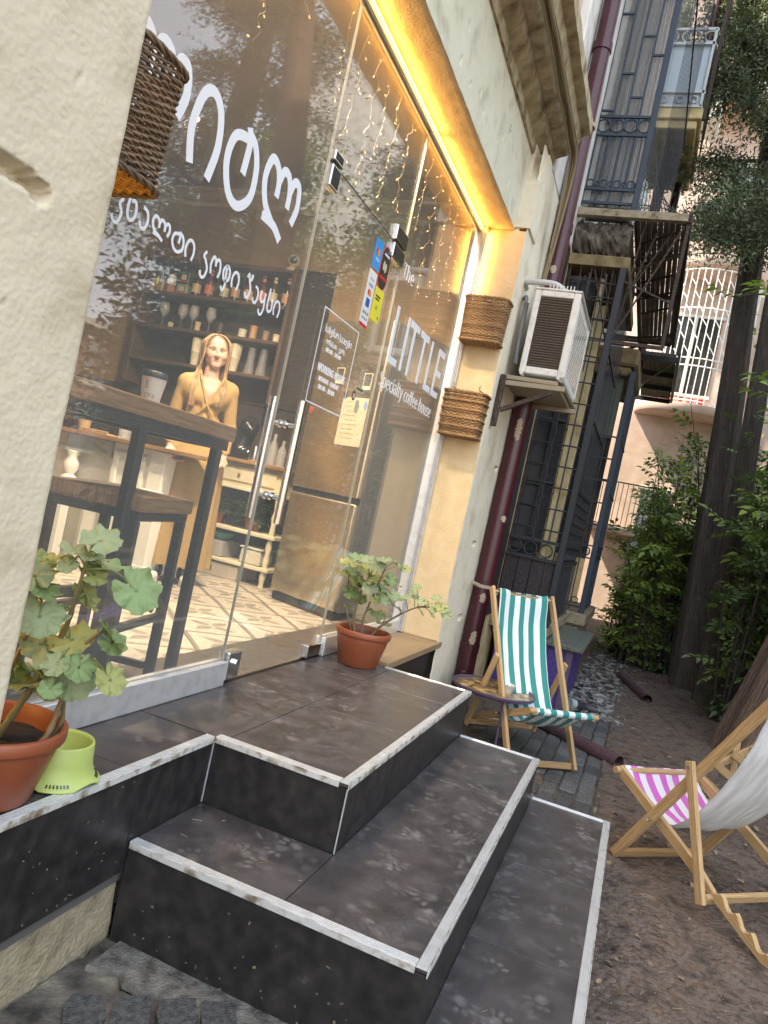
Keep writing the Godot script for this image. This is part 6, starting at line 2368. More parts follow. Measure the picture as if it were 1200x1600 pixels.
func outside_things() -> void:
	# lamp strip along the head and the right side of the glass
	var ls := thing("light_strip", "glowing warm light strip along the top and right edge of the shop window", "light strip")
	var m := MB.new()
	m.bb(GX0 + 0.01, GX1 - 0.045, 3.272, 3.284, GZ + 0.024, GZ + 0.032, 0.001)
	obj("glowing_tube", m, mats["led_glow"], ls)
	m = MB.new()
	m.bb(GX1 - 0.016, GX1 - 0.006, 2.86, 3.27, GZ + 0.062, GZ + 0.069, 0.001)
	obj("glowing_tube", m, mats["led_glow"], ls)
	for k in 3:
		var al := AreaLight3D.new()
		al.name = numbered("strip_light", self)
		al.light_color = Color(1.0, 0.74, 0.34)
		al.area_size = Vector2(1.1, 0.02)
		al.light_energy = 0.065
		al.shadow_enabled = true
		add_child(al)
		al.look_at_from_position(Vector3(GX0 + 0.62 + k * 1.15, 3.278, GZ + 0.036), Vector3(GX0 + 0.62 + k * 1.15, 3.33, GZ + 0.136), Vector3.UP)
	var al2 := AreaLight3D.new()
	al2.name = "strip_light_side"
	al2.light_color = Color(1.0, 0.76, 0.36)
	al2.area_size = Vector2(0.02, 0.4)
	al2.light_energy = 0.035
	al2.shadow_enabled = true
	add_child(al2)
	al2.look_at_from_position(Vector3(GX1 - 0.018, 3.07, GZ + 0.072), Vector3(GX1 + 0.05, 3.07, GZ + 0.17), Vector3.UP)
	m = MB.new()
	m.bb(GX0 + 0.006, GX0 + 0.014, 0.80, 3.26, GZ + 0.062, GZ + 0.069, 0.001)
	obj("glowing_tube", m, mats["led_glow"], ls)
	for y in [1.35, 2.65]:
		var al3 := AreaLight3D.new()
		al3.name = numbered("strip_light_left", self)
		al3.light_color = Color(1.0, 0.76, 0.36)
		al3.area_size = Vector2(0.02, 1.1)
		al3.light_energy = 0.06
		al3.shadow_enabled = true
		add_child(al3)
		al3.look_at_from_position(Vector3(GX0 + 0.016, y, GZ + 0.075), Vector3(GX0 + 0.10, y, GZ + 0.15), Vector3.UP)
	# baskets on the reveals
	var br := [Color(0.16, 0.085, 0.035), Color(0.46, 0.28, 0.13)]
	var dk := [Color(0.08, 0.05, 0.03), Color(0.28, 0.19, 0.12)]
	basket("wicker_basket", "dark brown wicker basket hung high on the left reveal, its underside lit orange", Vector3(1.262, 1.985, -1.27), Vector3(0.175, 0.265, 0.26), 36, "wicker_dark", dk)
	basket("wicker_basket", "plain wicker basket high on the peach reveal beside the LITTLE lettering", Vector3(4.52, 2.54, -1.22), Vector3(0.16, 0.265, 0.27), 32, "wicker", br)
	var b2 := basket("wicker_basket", "lower wicker basket with raised bands hung from two hooks", Vector3(4.52, 1.94, -1.23), Vector3(0.16, 0.27, 0.265), 30, "wicker", br, 4)
	m = MB.new()
	for z in [-0.085, 0.085]:
		m.tube(catmull([Vector3(-0.085, 0.26, z), Vector3(-0.08, 0.305, z + 0.008), Vector3(-0.055, 0.32, z), Vector3(-0.03, 0.30, z - 0.008), Vector3(0.06, 0.30, z)], 4), 0.004, 5)
	obj("hook", m, M("hook_rope", Color(0.35, 0.28, 0.18), 0.7), b2)
	# drain pipe at the corner
	var dp := thing("drain_pipe", "flaking dark red drain pipe running down the corner behind the air conditioner", "drain pipe", Vector3(5.40, 0, -1.03))
	m = MB.new()
	m.tube([Vector3(0, 3.62, 0), Vector3(0, 9.0, 0)], 0.062, 20)
	obj("pipe", m, mats["pipe_red"], dp)
	m = MB.new()
	m.tube(catmull([Vector3(-0.10, 0.02, 0.02), Vector3(-0.10, 0.5, 0.0), Vector3(-0.075, 1.4, 0.0), Vector3(-0.05, 2.4, 0.0), Vector3(-0.02, 3.3, 0.0), Vector3(0, 3.7, 0.0)], 5), 0.066, 20)
	obj("pipe", m, mats["pipe_red"], dp)
	m = MB.new()
	for q in [[0.55, -0.1], [1.02, -0.09], [2.28, -0.055], [3.66, 0.0], [5.0, 0.0], [6.5, 0.0], [0.25, -0.1]]:
		m.tube([Vector3(q[1], q[0] - 0.03, 0), Vector3(q[1], q[0] + 0.03, 0)], 0.0705, 20)
	obj("collar", m, mats["pipe_red"], dp)
	m = MB.new()
	for q in [[4.42, 0.0], [1.0, -0.09]]:
		m.tube([Vector3(q[1], q[0] - 0.012, 0), Vector3(q[1], q[0] + 0.012, 0)], 0.073, 20)
		m.bar(Vector3(q[1] - 0.05, q[0], 0.0), Vector3(q[1] - 0.13, q[0] + 0.02, -0.06), 0.02, 0.006)
	obj("bracket", m, mats["old_paint"], dp)
	# flakes of bare primer
	var n := nz(55, 7.0, 3)
	for q in [[3.55, 2.6, 0.15, 0.0], [2.15, 2.9, 0.14, -0.06], [2.42, 2.4, 0.07, -0.05], [0.92, 2.7, 0.06, -0.09], [0.62, 2.75, 0.10, -0.1], [0.36, 2.9, 0.05, -0.1], [1.5, 2.3, 0.04, -0.075], [3.33, 3.0, 0.05, -0.02]]:
		m = MB.new()
		m.grid(10, 14, func(i, j):
			var v: float = j / 14.0 * 2.0 - 1.0
			var hw: float = sqrt(maxf(0.0, 1.0 - v * v)) * (0.30 + 0.16 * n.get_noise_2d(v * 2.0, q[0] * 9.0)) + 0.02
			var a: float = q[1] + hw * (i / 10.0 * 2.0 - 1.0) + 0.15 * n.get_noise_2d(v * 1.5 + 9.0, q[0])
			return Vector3(q[3] + cos(a) * 0.0672, q[0] + v * q[2] * 0.6, sin(a) * 0.0672), Vector3(-1, 0, 0.5))
		obj("bare_patch", m, mats["old_paint"], dp)
	# air conditioner on its bracket
	var ac := thing("air_conditioner", "weathered white air conditioner on a bracket over the drain pipe, dark coil facing the steps", "air conditioner", Vector3(4.80, 2.455, -0.86))
	ac.scale = Vector3(1, 0.92, 1)
	m = MB.new()
	m.bb(0.0, 0.035, 0.0, 0.60, -0.145, -0.105, 0.006)
	m.bb(0.0, 0.035, 0.0, 0.60, 0.105, 0.15, 0.006)
	m.bb(0.0, 0.035, 0.555, 0.60, -0.1045, 0.1045, 0.006)
	m.bb(0.0, 0.035, 0.0, 0.05, -0.1045, 0.1045, 0.006)
	m.bb(0.0355, 0.82, 0.0, 0.60, -0.145, 0.14, 0.008)
	obj("casing", m, mats["ac_white"], ac)
	m = MB.new()
	m.bb(-0.004, 0.80, 0.601, 0.615, -0.15, 0.155, 0.006)
	for k in 8:
		m.bb(-0.002, 0.004, 0.612, 0.640, -0.06 + k * 0.022, -0.054 + k * 0.022, 0.0)
	obj("top_cover", m, mats["ac_white"], ac)
	m = MB.new()
	m.bb(0.016, 0.020, 0.05, 0.555, -0.104, 0.104, 0.0)
	for k in 27:
		m.bb(0.006, 0.0159, 0.058 + k * 0.0184, 0.0665 + k * 0.0184, -0.103, 0.103, 0.0)
	obj("coil", m, mats["coil"], ac)
	m = MB.new()
	for k in 18:
		for j in 22:
			var x := 0.06 + j * 0.033
			var y := 0.06 + k * 0.027
			m.bb(x, x + 0.022, y, y + 0.016, 0.1385, 0.1405, 0.0)
	obj("front_vent", m, mats["dark_window"], ac)
	m = MB.new()
	m.bb(0.08, 0.11, 0.03, 0.56, 0.1408, 0.146, 0.002)
	m.bb(0.76, 0.80, 0.02, 0.58, 0.1408, 0.148, 0.002)
	obj("front_rib", m, mats["ac_white"], ac)
	m = MB.new()
	for z in [-0.12, 0.12]:
		m.tube([Vector3(-0.03, -0.012, z), Vector3(0.85, -0.012, z)], 0.011, 6)
	m.grid(40, 4, func(i, j): return Vector3(-0.03 + 0.002 * j, -0.03 - 0.012 * absf(sin(i * 0.45)), lerpf(-0.13, 0.16, i / 40.0)) + Vector3(0.22 * j, 0, 0), Vector3.DOWN)
	obj("tray", m, mats["ac_white"], ac)
	m = MB.new()
	m.bb(-0.06, 0.86, -0.075, -0.045, -0.24, 0.13, 0.004)
	m.bar(Vector3(-0.04, -0.10, -0.235), Vector3(-0.04, -0.09, 0.18), 0.035, 0.035, Vector3.UP, 0.003)
	m.bar(Vector3(0.7, -0.10, -0.235), Vector3(0.7, -0.09, 0.18), 0.035, 0.035, Vector3.UP, 0.003)
	obj("wall_bracket", m, M("bracket_paint", Color(0.30, 0.25, 0.17), 0.8), ac)
	m = MB.new()
	m.bb(-0.08, -0.05, -0.42, -0.05, -0.235, -0.20, 0.004)
	m.bar(Vector3(-0.06, -0.30, -0.2), Vector3(-0.06, -0.13, 0.1), 0.03, 0.03)
	obj("wall_bracket", m, mats["iron_rust"], ac)
	m = MB.new()
	m.tube(catmull([Vector3(0.13, 0.64, -0.24), Vector3(0.04, 0.655, -0.22), Vector3(0.02, 0.655, -0.05), Vector3(0.06, 0.63, 0.02), Vector3(0.10, 0.60, 0.04)], 6), 0.020, 10)
	obj("hose", m, M("hose_grey", Color(0.50, 0.50, 0.48), 0.6), ac)
	m = MB.new()
	m.tube(catmull([Vector3(0.12, 0.56, -0.235), Vector3(0.03, 0.52, -0.2), Vector3(0.02, 0.2, -0.19), Vector3(0.03, 0.06, -0.18)], 8), 0.013, 8)
	for k in 44:
		m.tube([Vector3(0.022, 0.50 - k * 0.01, -0.19), Vector3(0.022, 0.495 - k * 0.01, -0.19)], 0.016, 8)
	obj("hose", m, mats["rubber_grey"], ac)
	# potted geraniums
	for v in 4:
		leafs.append(leaf_mesh(400 + v))
	for v in 3:
		var g := M("geranium_%d" % v, [Color(0.25, 0.295, 0.15), Color(0.20, 0.275, 0.11), Color(0.30, 0.31, 0.10)][v], 0.62)
		g.vertex_color_use_as_albedo = true
		g.backlight_enabled = true
		g.backlight = Color(0.35, 0.42, 0.16)
		g.rim_enabled = true
		g.rim = 0.25
	potted_plant("potted_geranium", "large potted geranium with broad grey green leaves at the left wall", Vector3(1.262, FY + 0.0035, -1.215), 0.146, 0.092, 0.165, [[1.278, 1.22, -1.059, 0.041], [1.271, 1.183, -1.091, 0.05], [1.337, 1.164, -1.091, 0.055], [1.292, 1.137, -0.957, 0.05], [1.283, 1.159, -1.165, 0.026], [1.284, 1.141, -1.207, 0.03], [1.23, 1.12, -1.165, 0.035], [1.239, 1.16, -1.094, 0.022], [1.247, 1.094, -1.148, 0.034], [1.313, 1.092, -1.099, 0.033], [1.309, 1.079, -1.075, 0.022], [1.235, 1.041, -1.136, 0.046], [1.275, 1.045, -1.124, 0.025], [1.311, 0.991, -1.106, 0.048], [1.313, 1.025, -1.014, 0.044], [1.285, 0.968, -1.165, 0.040], [1.319, 0.891, -1.189, 0.056], [1.319, 0.905, -1.087, 0.045], [1.316, 0.933, -0.992, 0.035], [1.256, 0.949, -1.088, 0.028], [1.288, 0.947, -1.055, 0.032], [1.298, 0.881, -1.083, 0.020], [1.296, 0.878, -1.225, 0.035], [1.287, 0.986, -1.213, 0.034], [1.262, 0.951, -1.116, 0.030]],
		[[[1.26, 0.73, -1.22, 0.013], [1.285, 0.80, -1.20, 0.012], [1.31, 0.90, -1.17, 0.010], [1.30, 1.02, -1.12, 0.008], [1.275, 1.10, -1.09, 0.006], [1.272, 1.16, -1.08, 0.004]], [[1.27, 0.73, -1.16, 0.012], [1.30, 0.76, -1.12, 0.011], [1.33, 0.83, -1.12, 0.010], [1.32, 0.95, -1.10, 0.007], [1.30, 1.03, -1.03, 0.004]], [[1.25, 0.73, -1.26, 0.011], [1.26, 0.80, -1.25, 0.010], [1.27, 0.92, -1.21, 0.008], [1.255, 1.06, -1.16, 0.005]], [[1.28, 0.735, -1.18, 0.010], [1.33, 0.745, -1.14, 0.010], [1.36, 0.80, -1.13, 0.009], [1.34, 0.9, -1.14, 0.006]]], [], 51)
	potted_plant("potted_geranium", "smaller potted geranium with a long side shoot on the tiled platform", Vector3(3.465, FY + 0.001, -1.205), 0.139, 0.092, 0.176, [[3.494, 1.093, -1.371, 0.044], [3.415, 1.137, -1.296, 0.048], [3.481, 1.087, -1.258, 0.052], [3.373, 1.129, -1.176, 0.042], [3.381, 1.16, -1.152, 0.036], [3.427, 1.143, -1.087, 0.039], [3.584, 1.127, -1.094, 0.025], [3.46, 1.027, -1.306, 0.049], [3.491, 0.955, -1.327, 0.042], [3.47, 1.007, -1.253, 0.052], [3.435, 1.053, -1.198, 0.044], [3.471, 1.011, -1.167, 0.046], [3.5, 1.066, -1.139, 0.036], [3.551, 0.959, -1.167, 0.043], [3.477, 0.995, -1.098, 0.038], [3.505, 0.875, -1.314, 0.036], [3.488, 0.878, -1.178, 0.042], [3.552, 0.834, -1.139, 0.040], [3.506, 0.988, -1.055, 0.033], [3.562, 1.009, -1.026, 0.03], [3.505, 0.997, -0.955, 0.03], [3.555, 0.984, -0.934, 0.026], [3.5, 1.03, -0.889, 0.024], [3.486, 0.993, -0.85, 0.032], [3.482, 0.969, -0.821, 0.03], [3.602, 0.935, -0.919, 0.024], [3.49, 0.937, -1.072, 0.036], [3.516, 0.93, -1.288, 0.044], [3.474, 1.044, -1.369, 0.034], [3.414, 1.139, -1.244, 0.036], [3.592, 1.033, -1.128, 0.03], [3.544, 1.052, -1.013, 0.025]],
		[[[3.46, 0.74, -1.24, 0.011], [3.46, 0.85, -1.27, 0.009], [3.46, 0.98, -1.26, 0.007], [3.44, 1.09, -1.22, 0.004]], [[3.47, 0.74, -1.21, 0.010], [3.46, 0.84, -1.22, 0.009], [3.45, 0.98, -1.19, 0.007], [3.42, 1.12, -1.15, 0.004]], [[3.48, 0.74, -1.18, 0.010], [3.49, 0.82, -1.14, 0.009], [3.50, 0.91, -1.05, 0.007], [3.52, 0.97, -0.96, 0.006], [3.50, 0.98, -0.86, 0.003]], [[3.47, 0.74, -1.25, 0.009], [3.48, 0.86, -1.32, 0.007], [3.48, 1.03, -1.35, 0.004]]], [], 52)
	# dog bowl
	var dog := thing("dog_bowl", "lime green plastic dog bowl with flared slotted foot on the ledge", "bowl", Vector3(1.445, FY + 0.004, -1.185))
	m = MB.new()
	m.lathe([Vector2(0.0, 0.035), Vector2(0.045, 0.035), Vector2(0.058, 0.045), Vector2(0.064, 0.085), Vector2(0.067, 0.091), Vector2(0.071, 0.092), Vector2(0.0735, 0.088), Vector2(0.076, 0.05), Vector2(0.080, 0.025), Vector2(0.088, 0.012), Vector2(0.099, 0.006), Vector2(0.101, 0.003), Vector2(0.099, 0.0), Vector2(0.085, 0.001)], 48)
	for i in m.v.size():
		# the wavy foot
		var v := m.v[i]
		var a := atan2(v.z, v.x)
		var low: float = clampf(1.0 - v.y / 0.05, 0.0, 1.0)
		m.v[i].y += low * 0.012 * maxf(0.0, cos(a * 4.0))
	obj("bowl", m, mats["lime_plastic"], dog)
	m = MB.new()
	for k in 4:
		for q in range(-3, 4):
			var a := PI / 4 + k * PI / 2 + q * 0.085
			m.box(Vector3(cos(a) * 0.0905, 0.0125, sin(a) * 0.0905), Vector3(0.009, 0.0012, 0.0032), Basis(Vector3.UP, -a) * Basis(Vector3.BACK, -0.55), 0.0)
	obj("slot", m, mats["dark_window"], dog)
	# deck chairs
	var tealw := [Color(0.70, 0.74, 0.76), Color(0.035, 0.235, 0.215), []]
	for k in 5:
		tealw[2].append([0.02 + k * 0.215, 0.02 + k * 0.215 + 0.105])
	deck_chair("striped_deck_chair", "wooden deck chair with teal and white striped canvas beside the steps", Vector3(4.771, 0.012, -0.323), -0.721, 1.022, 0.86, 1.017, tealw, false, "deck_wood")
	var pinkw := [Color(0.72, 0.70, 0.73), Color(0.56, 0.13, 0.46), []]
	for k in 5:
		pinkw[2].append([0.06 + k * 0.19, 0.06 + k * 0.19 + 0.095])
	deck_chair("striped_deck_chair_pink", "wooden deck chair with pink and white striped canvas seen from behind", Vector3(3.995, 0.014, 0.352), 2.375, 1.0, 1.0, 0.988, pinkw, true, "deck_wood")
	# a second folded chair part behind it
	var fc := thing("folded_chair_frame", "folded slatted wooden chair leaning at the reddish trunk behind the pink deck chair", "chair", Vector3(4.78, 0.02, 0.78))
	fc.rotation.y = -1.3
	for z in [-0.2, 0.2]:
		m = MB.new()
		m.bar(Vector3(-0.45, 0.02, z), Vector3(0.35, 0.62, z), 0.042, 0.024, Vector3.UP, 0.004)
		obj("side_rail", m, mats["deck_wood"], fc)
	for k in 7:
		m = MB.new()
		m.uo = Vector2(0.1 * k, 0.23 * k)
		var p := Vector3(-0.30 + k * 0.10, 0.155 + k * 0.075, 0)
		m.bar(p + Vector3(0, 0, -0.188), p + Vector3(0, 0, 0.188), 0.05, 0.012, Vector3(0.8, 0.6, 0), 0.003)
		obj("slat", m, mats["deck_wood"], fc)
	m = MB.new()
	m.bar(Vector3(0.05, 0.0, -0.23), Vector3(0.02, 0.45, -0.23), 0.042, 0.024, Vector3.RIGHT, 0.004)
	obj("leg", m, mats["deck_wood"], fc)
	# side table
	var st := thing("side_table", "low round side table with purple rim, gold leaf pattern and thin bent legs", "table", Vector3(4.90, 0.0, -0.735))
	m = MB.new()
	m.lathe([Vector2(0, 0.374), Vector2(0.255, 0.374), Vector2(0.268, 0.379), Vector2(0.275, 0.392), Vector2(0.275, 0.402), Vector2(0.268, 0.402), Vector2(0.262, 0.390), Vector2(0.262, 0.388), Vector2(0.0, 0.388)], 48)
	obj("table_top", m, mats["table_purple"], st)
	var dm := M("table_print", Color.WHITE, 0.3)
	dm.albedo_texture = table_print()
	m = MB.new()
	for k in 48:
		var a := TAU * k / 48.0
		var b := TAU * (k + 1) / 48.0
		var f := func(q: float, r: float) -> Vector3: return Vector3(cos(q) * r, 0.3895, sin(q) * r)
		m.tri(f.call(0, 0), f.call(a, 0.261), f.call(b, 0.261), Vector3.UP, Vector3.UP, Vector3.UP, Vector2(0.5, 0.5), Vector2(0.5 + cos(a) * 0.5, 0.5 + sin(a) * 0.5), Vector2(0.5 + cos(b) * 0.5, 0.5 + sin(b) * 0.5))
	obj("leaf_print", m, dm, st)
	for k in 3:
		var a := 0.5 + TAU * k / 3.0
		m = MB.new()
		m.tube(catmull([Vector3(cos(a) * 0.05, 0.372, sin(a) * 0.05), Vector3(cos(a) * 0.17, 0.366, sin(a) * 0.17), Vector3(cos(a) * 0.19, 0.34, sin(a) * 0.19), Vector3(cos(a) * 0.215, 0.01, sin(a) * 0.215)], 6), 0.0085, 8)
		obj("leg", m, mats["table_purple"], st)
	var ash := thing("small_bowl", "small white fluted bowl on the round side table", "bowl", Vector3(4.94, 0.39, -0.66))
	m = MB.new()
	m.lathe([Vector2(0, 0.0), Vector2(0.038, 0.0), Vector2(0.038, 0.0), Vector2(0.052, 0.045), Vector2(0.054, 0.047), Vector2(0.051, 0.048), Vector2(0.038, 0.008), Vector2(0, 0.008)], 40)
	for i in m.v.size():
		var a := atan2(m.v[i].z, m.v[i].x)
		var f := 1.0 + 0.03 * cos(a * 20.0)
		m.v[i].x *= f
		m.v[i].z *= f
	obj("bowl", m, mats["white_paint"], ash)
	m = MB.new()
	for k in 4:
		m.tube([Vector3(rnd(-0.02, 0.02), 0.035, rnd(-0.02, 0.02)), Vector3(rnd(-0.03, 0.03), 0.038, rnd(-0.03, 0.03))], 0.004, 6)
	obj("cigarette_end", m, M("stub", Color(0.35, 0.05, 0.05), 0.7), ash)
	# purple chest with slab lid behind the chair
	var pc := thing("purple_chest", "purple painted low box with mossy stone slab lid behind the striped chair", "box", Vector3(7.3, 0, -0.72))
	m = MB.new()
	m.bb(-0.66, 0.66, -0.02, 0.53, -0.36, 0.32, 0.006)
	obj("body", m, mats["purple_paint"], pc)
	m = MB.new()
	m.bb(-0.675, -0.661, 0.0, 0.52, 0.26, 0.325, 0.003)
	obj("panel_edge", m, mats["table_purple"], pc)
	m = MB.new()
	m.bb(-0.675, -0.661, 0.0, 0.52, -0.08, -0.05, 0.003)
	obj("panel_edge", m, mats["table_purple"], pc)
	m = MB.new()
	m.bb(-0.74, 0.72, 0.532, 0.575, -0.40, 0.40, 0.008)
	obj("lid", m, MT("mossy", ntex("t_moss", 0.03, [[0.1, Color(0.05, 0.07, 0.05)], [0.5, Color(0.13, 0.14, 0.11)], [0.8, Color(0.20, 0.20, 0.17)], [0.97, Color(0.08, 0.16, 0.12)]]), 2.0, 0.9, hmap("plaster", 0.035), 0.6), pc)
	# pieces of old gutter on the ground
	for q in [[Vector3(5.95, 0.07, -0.62), Vector3(5.42, 0.045, 0.12), 0.055, "maroon half-round gutter piece lying behind the striped chair", "broken_gutter"], [Vector3(9.3, 0.06, 0.02), Vector3(8.2, 0.05, 0.32), 0.05, "maroon pipe length lying on the rubble by the shrubs", "broken_pipe"]]:
		var g := thing(q[4], q[3], "gutter", q[0])
		m = MB.new()
		var dv: Vector3 = q[1] - q[0]
		var x := dv.normalized()
		var z := x.cross(Vector3.UP).normalized()
		m.grid(12, 14, func(i, j):
			var a: float = -0.35 + (PI + 0.7) * j / 14.0
			return dv * (i / 12.0) + Vector3(0, 1, 0) * sin(a) * q[2] + z * cos(a) * q[2] + Vector3(0, -0.02, 0), Vector3.UP)
		m.grid(12, 14, func(i, j):
			var a: float = -0.35 + (PI + 0.7) * j / 14.0
			return dv * (i / 12.0) + Vector3(0, 1, 0) * sin(a) * (q[2] - 0.004) + z * cos(a) * (q[2] - 0.004) + Vector3(0, -0.02, 0), Vector3.DOWN)
		obj("shell", m, MT("gutter_paint", ntex("t_gut", 0.05, [[0.1, Color(0.035, 0.018, 0.022)], [0.6, Color(0.09, 0.045, 0.055)], [0.95, Color(0.16, 0.12, 0.12)]]), 2.0, 0.5), g)
	var el := thing("pipe_elbow", "grey plastic pipe elbow lying beside the purple box", "pipe", Vector3(6.75, 0.05, -0.28))
	m = MB.new()
	m.tube(catmull([Vector3(0, 0.02, 0), Vector3(0.06, 0.01, 0.06), Vector3(0.10, 0.0, 0.16)], 5), 0.04, 14)
	m.tube([Vector3(0, 0.02, 0), Vector3(-0.015, 0.022, -0.02)], 0.047, 14)
	obj("pipe", m, M("black_pipe", Color(0.03, 0.03, 0.033), 0.4), el)
	m = MB.new()
	m.tube([Vector3(-0.016, 0.0225, -0.021), Vector3(-0.05, 0.026, -0.06)], 0.042, 14)
	obj("cuff", m, M("cuff_blue", Color(0.30, 0.36, 0.38), 0.5), el)
	# bits lying about
	for q in [[6.1, -0.05, 0.10], [6.3, 0.02, 0.08], [5.95, 0.10, 0.06], [6.5, 0.08, 0.12]]:
		var o := thing("roof_slate", "dark broken slate lying on the earth behind the striped chair", "slate", Vector3(q[0], 0.02, q[1]), "broken slates on the earth")
		m = MB.new()
		m.prism(PackedVector2Array([Vector2(-0.5, -0.3), Vector2(0.4, -0.35), Vector2(0.5, 0.2), Vector2(-0.1, 0.4), Vector2(-0.5, 0.1)]), Transform3D(Basis(Vector3.RIGHT, -PI / 2 + rnd(-0.2, 0.2)).rotated(Vector3.UP, rnd(0, 6)).scaled(Vector3.ONE * q[2]), Vector3.ZERO), 0.12)
		obj("slab", m, M("slate_dark", Color(0.09, 0.09, 0.095), 0.8), o)


func weave() -> ImageTexture:
	if texs.has("weave"):
		return texs["weave"]
	var im := Image.create(512, 512, false, Image.FORMAT_RGB8)
	for y in 512:
		for x in 512:
			im.set_pixel(x, y, grey(0.5 + 0.25 * sin(x * TAU / 4.0) * (1 if (y / 4) % 2 else -1) + 0.2 * sin(y * TAU / 8.0)))
	texs["weave"] = ImageTexture.create_from_image(im)
	return texs["weave"]


func table_print() -> ImageTexture:
	var S := 256
	var im := Image.create(S, S, false, Image.FORMAT_RGB8)
	var n := nz(15, 0.03, 3)
	for y in S:
		for x in S:
			im.set_pixel(x, y, Color(0.10, 0.065, 0.035).lerp(Color(0.28, 0.19, 0.10), clampf(0.5 + n.get_noise_2d(x, y), 0, 1)).linear_to_srgb())
	var r := RandomNumberGenerator.new()
	r.seed = 8
	for k in 46:
		var c := Vector2(r.randf() * S, r.randf() * S)
		var a := r.randf() * TAU
		var l := r.randf_range(12, 24)
		var w := l * r.randf_range(0.35, 0.6)
		var col := Color(0.42, 0.25, 0.05).lerp(Color(0.60, 0.46, 0.22), r.randf())
		for y in range(maxi(0, int(c.y - l)), mini(S, int(c.y + l))):
			for x in range(maxi(0, int(c.x - l)), mini(S, int(c.x + l))):
				var d := (Vector2(x, y) - c).rotated(a)
				if absf(d.x) < l and absf(d.y) < w * (1.0 - pow(absf(d.x) / l, 1.6)):
					im.set_pixel(x, y, (col * (0.55 if absf(d.y) < 1.0 else 1.0)).linear_to_srgb())
	return ImageTexture.create_from_image(im)


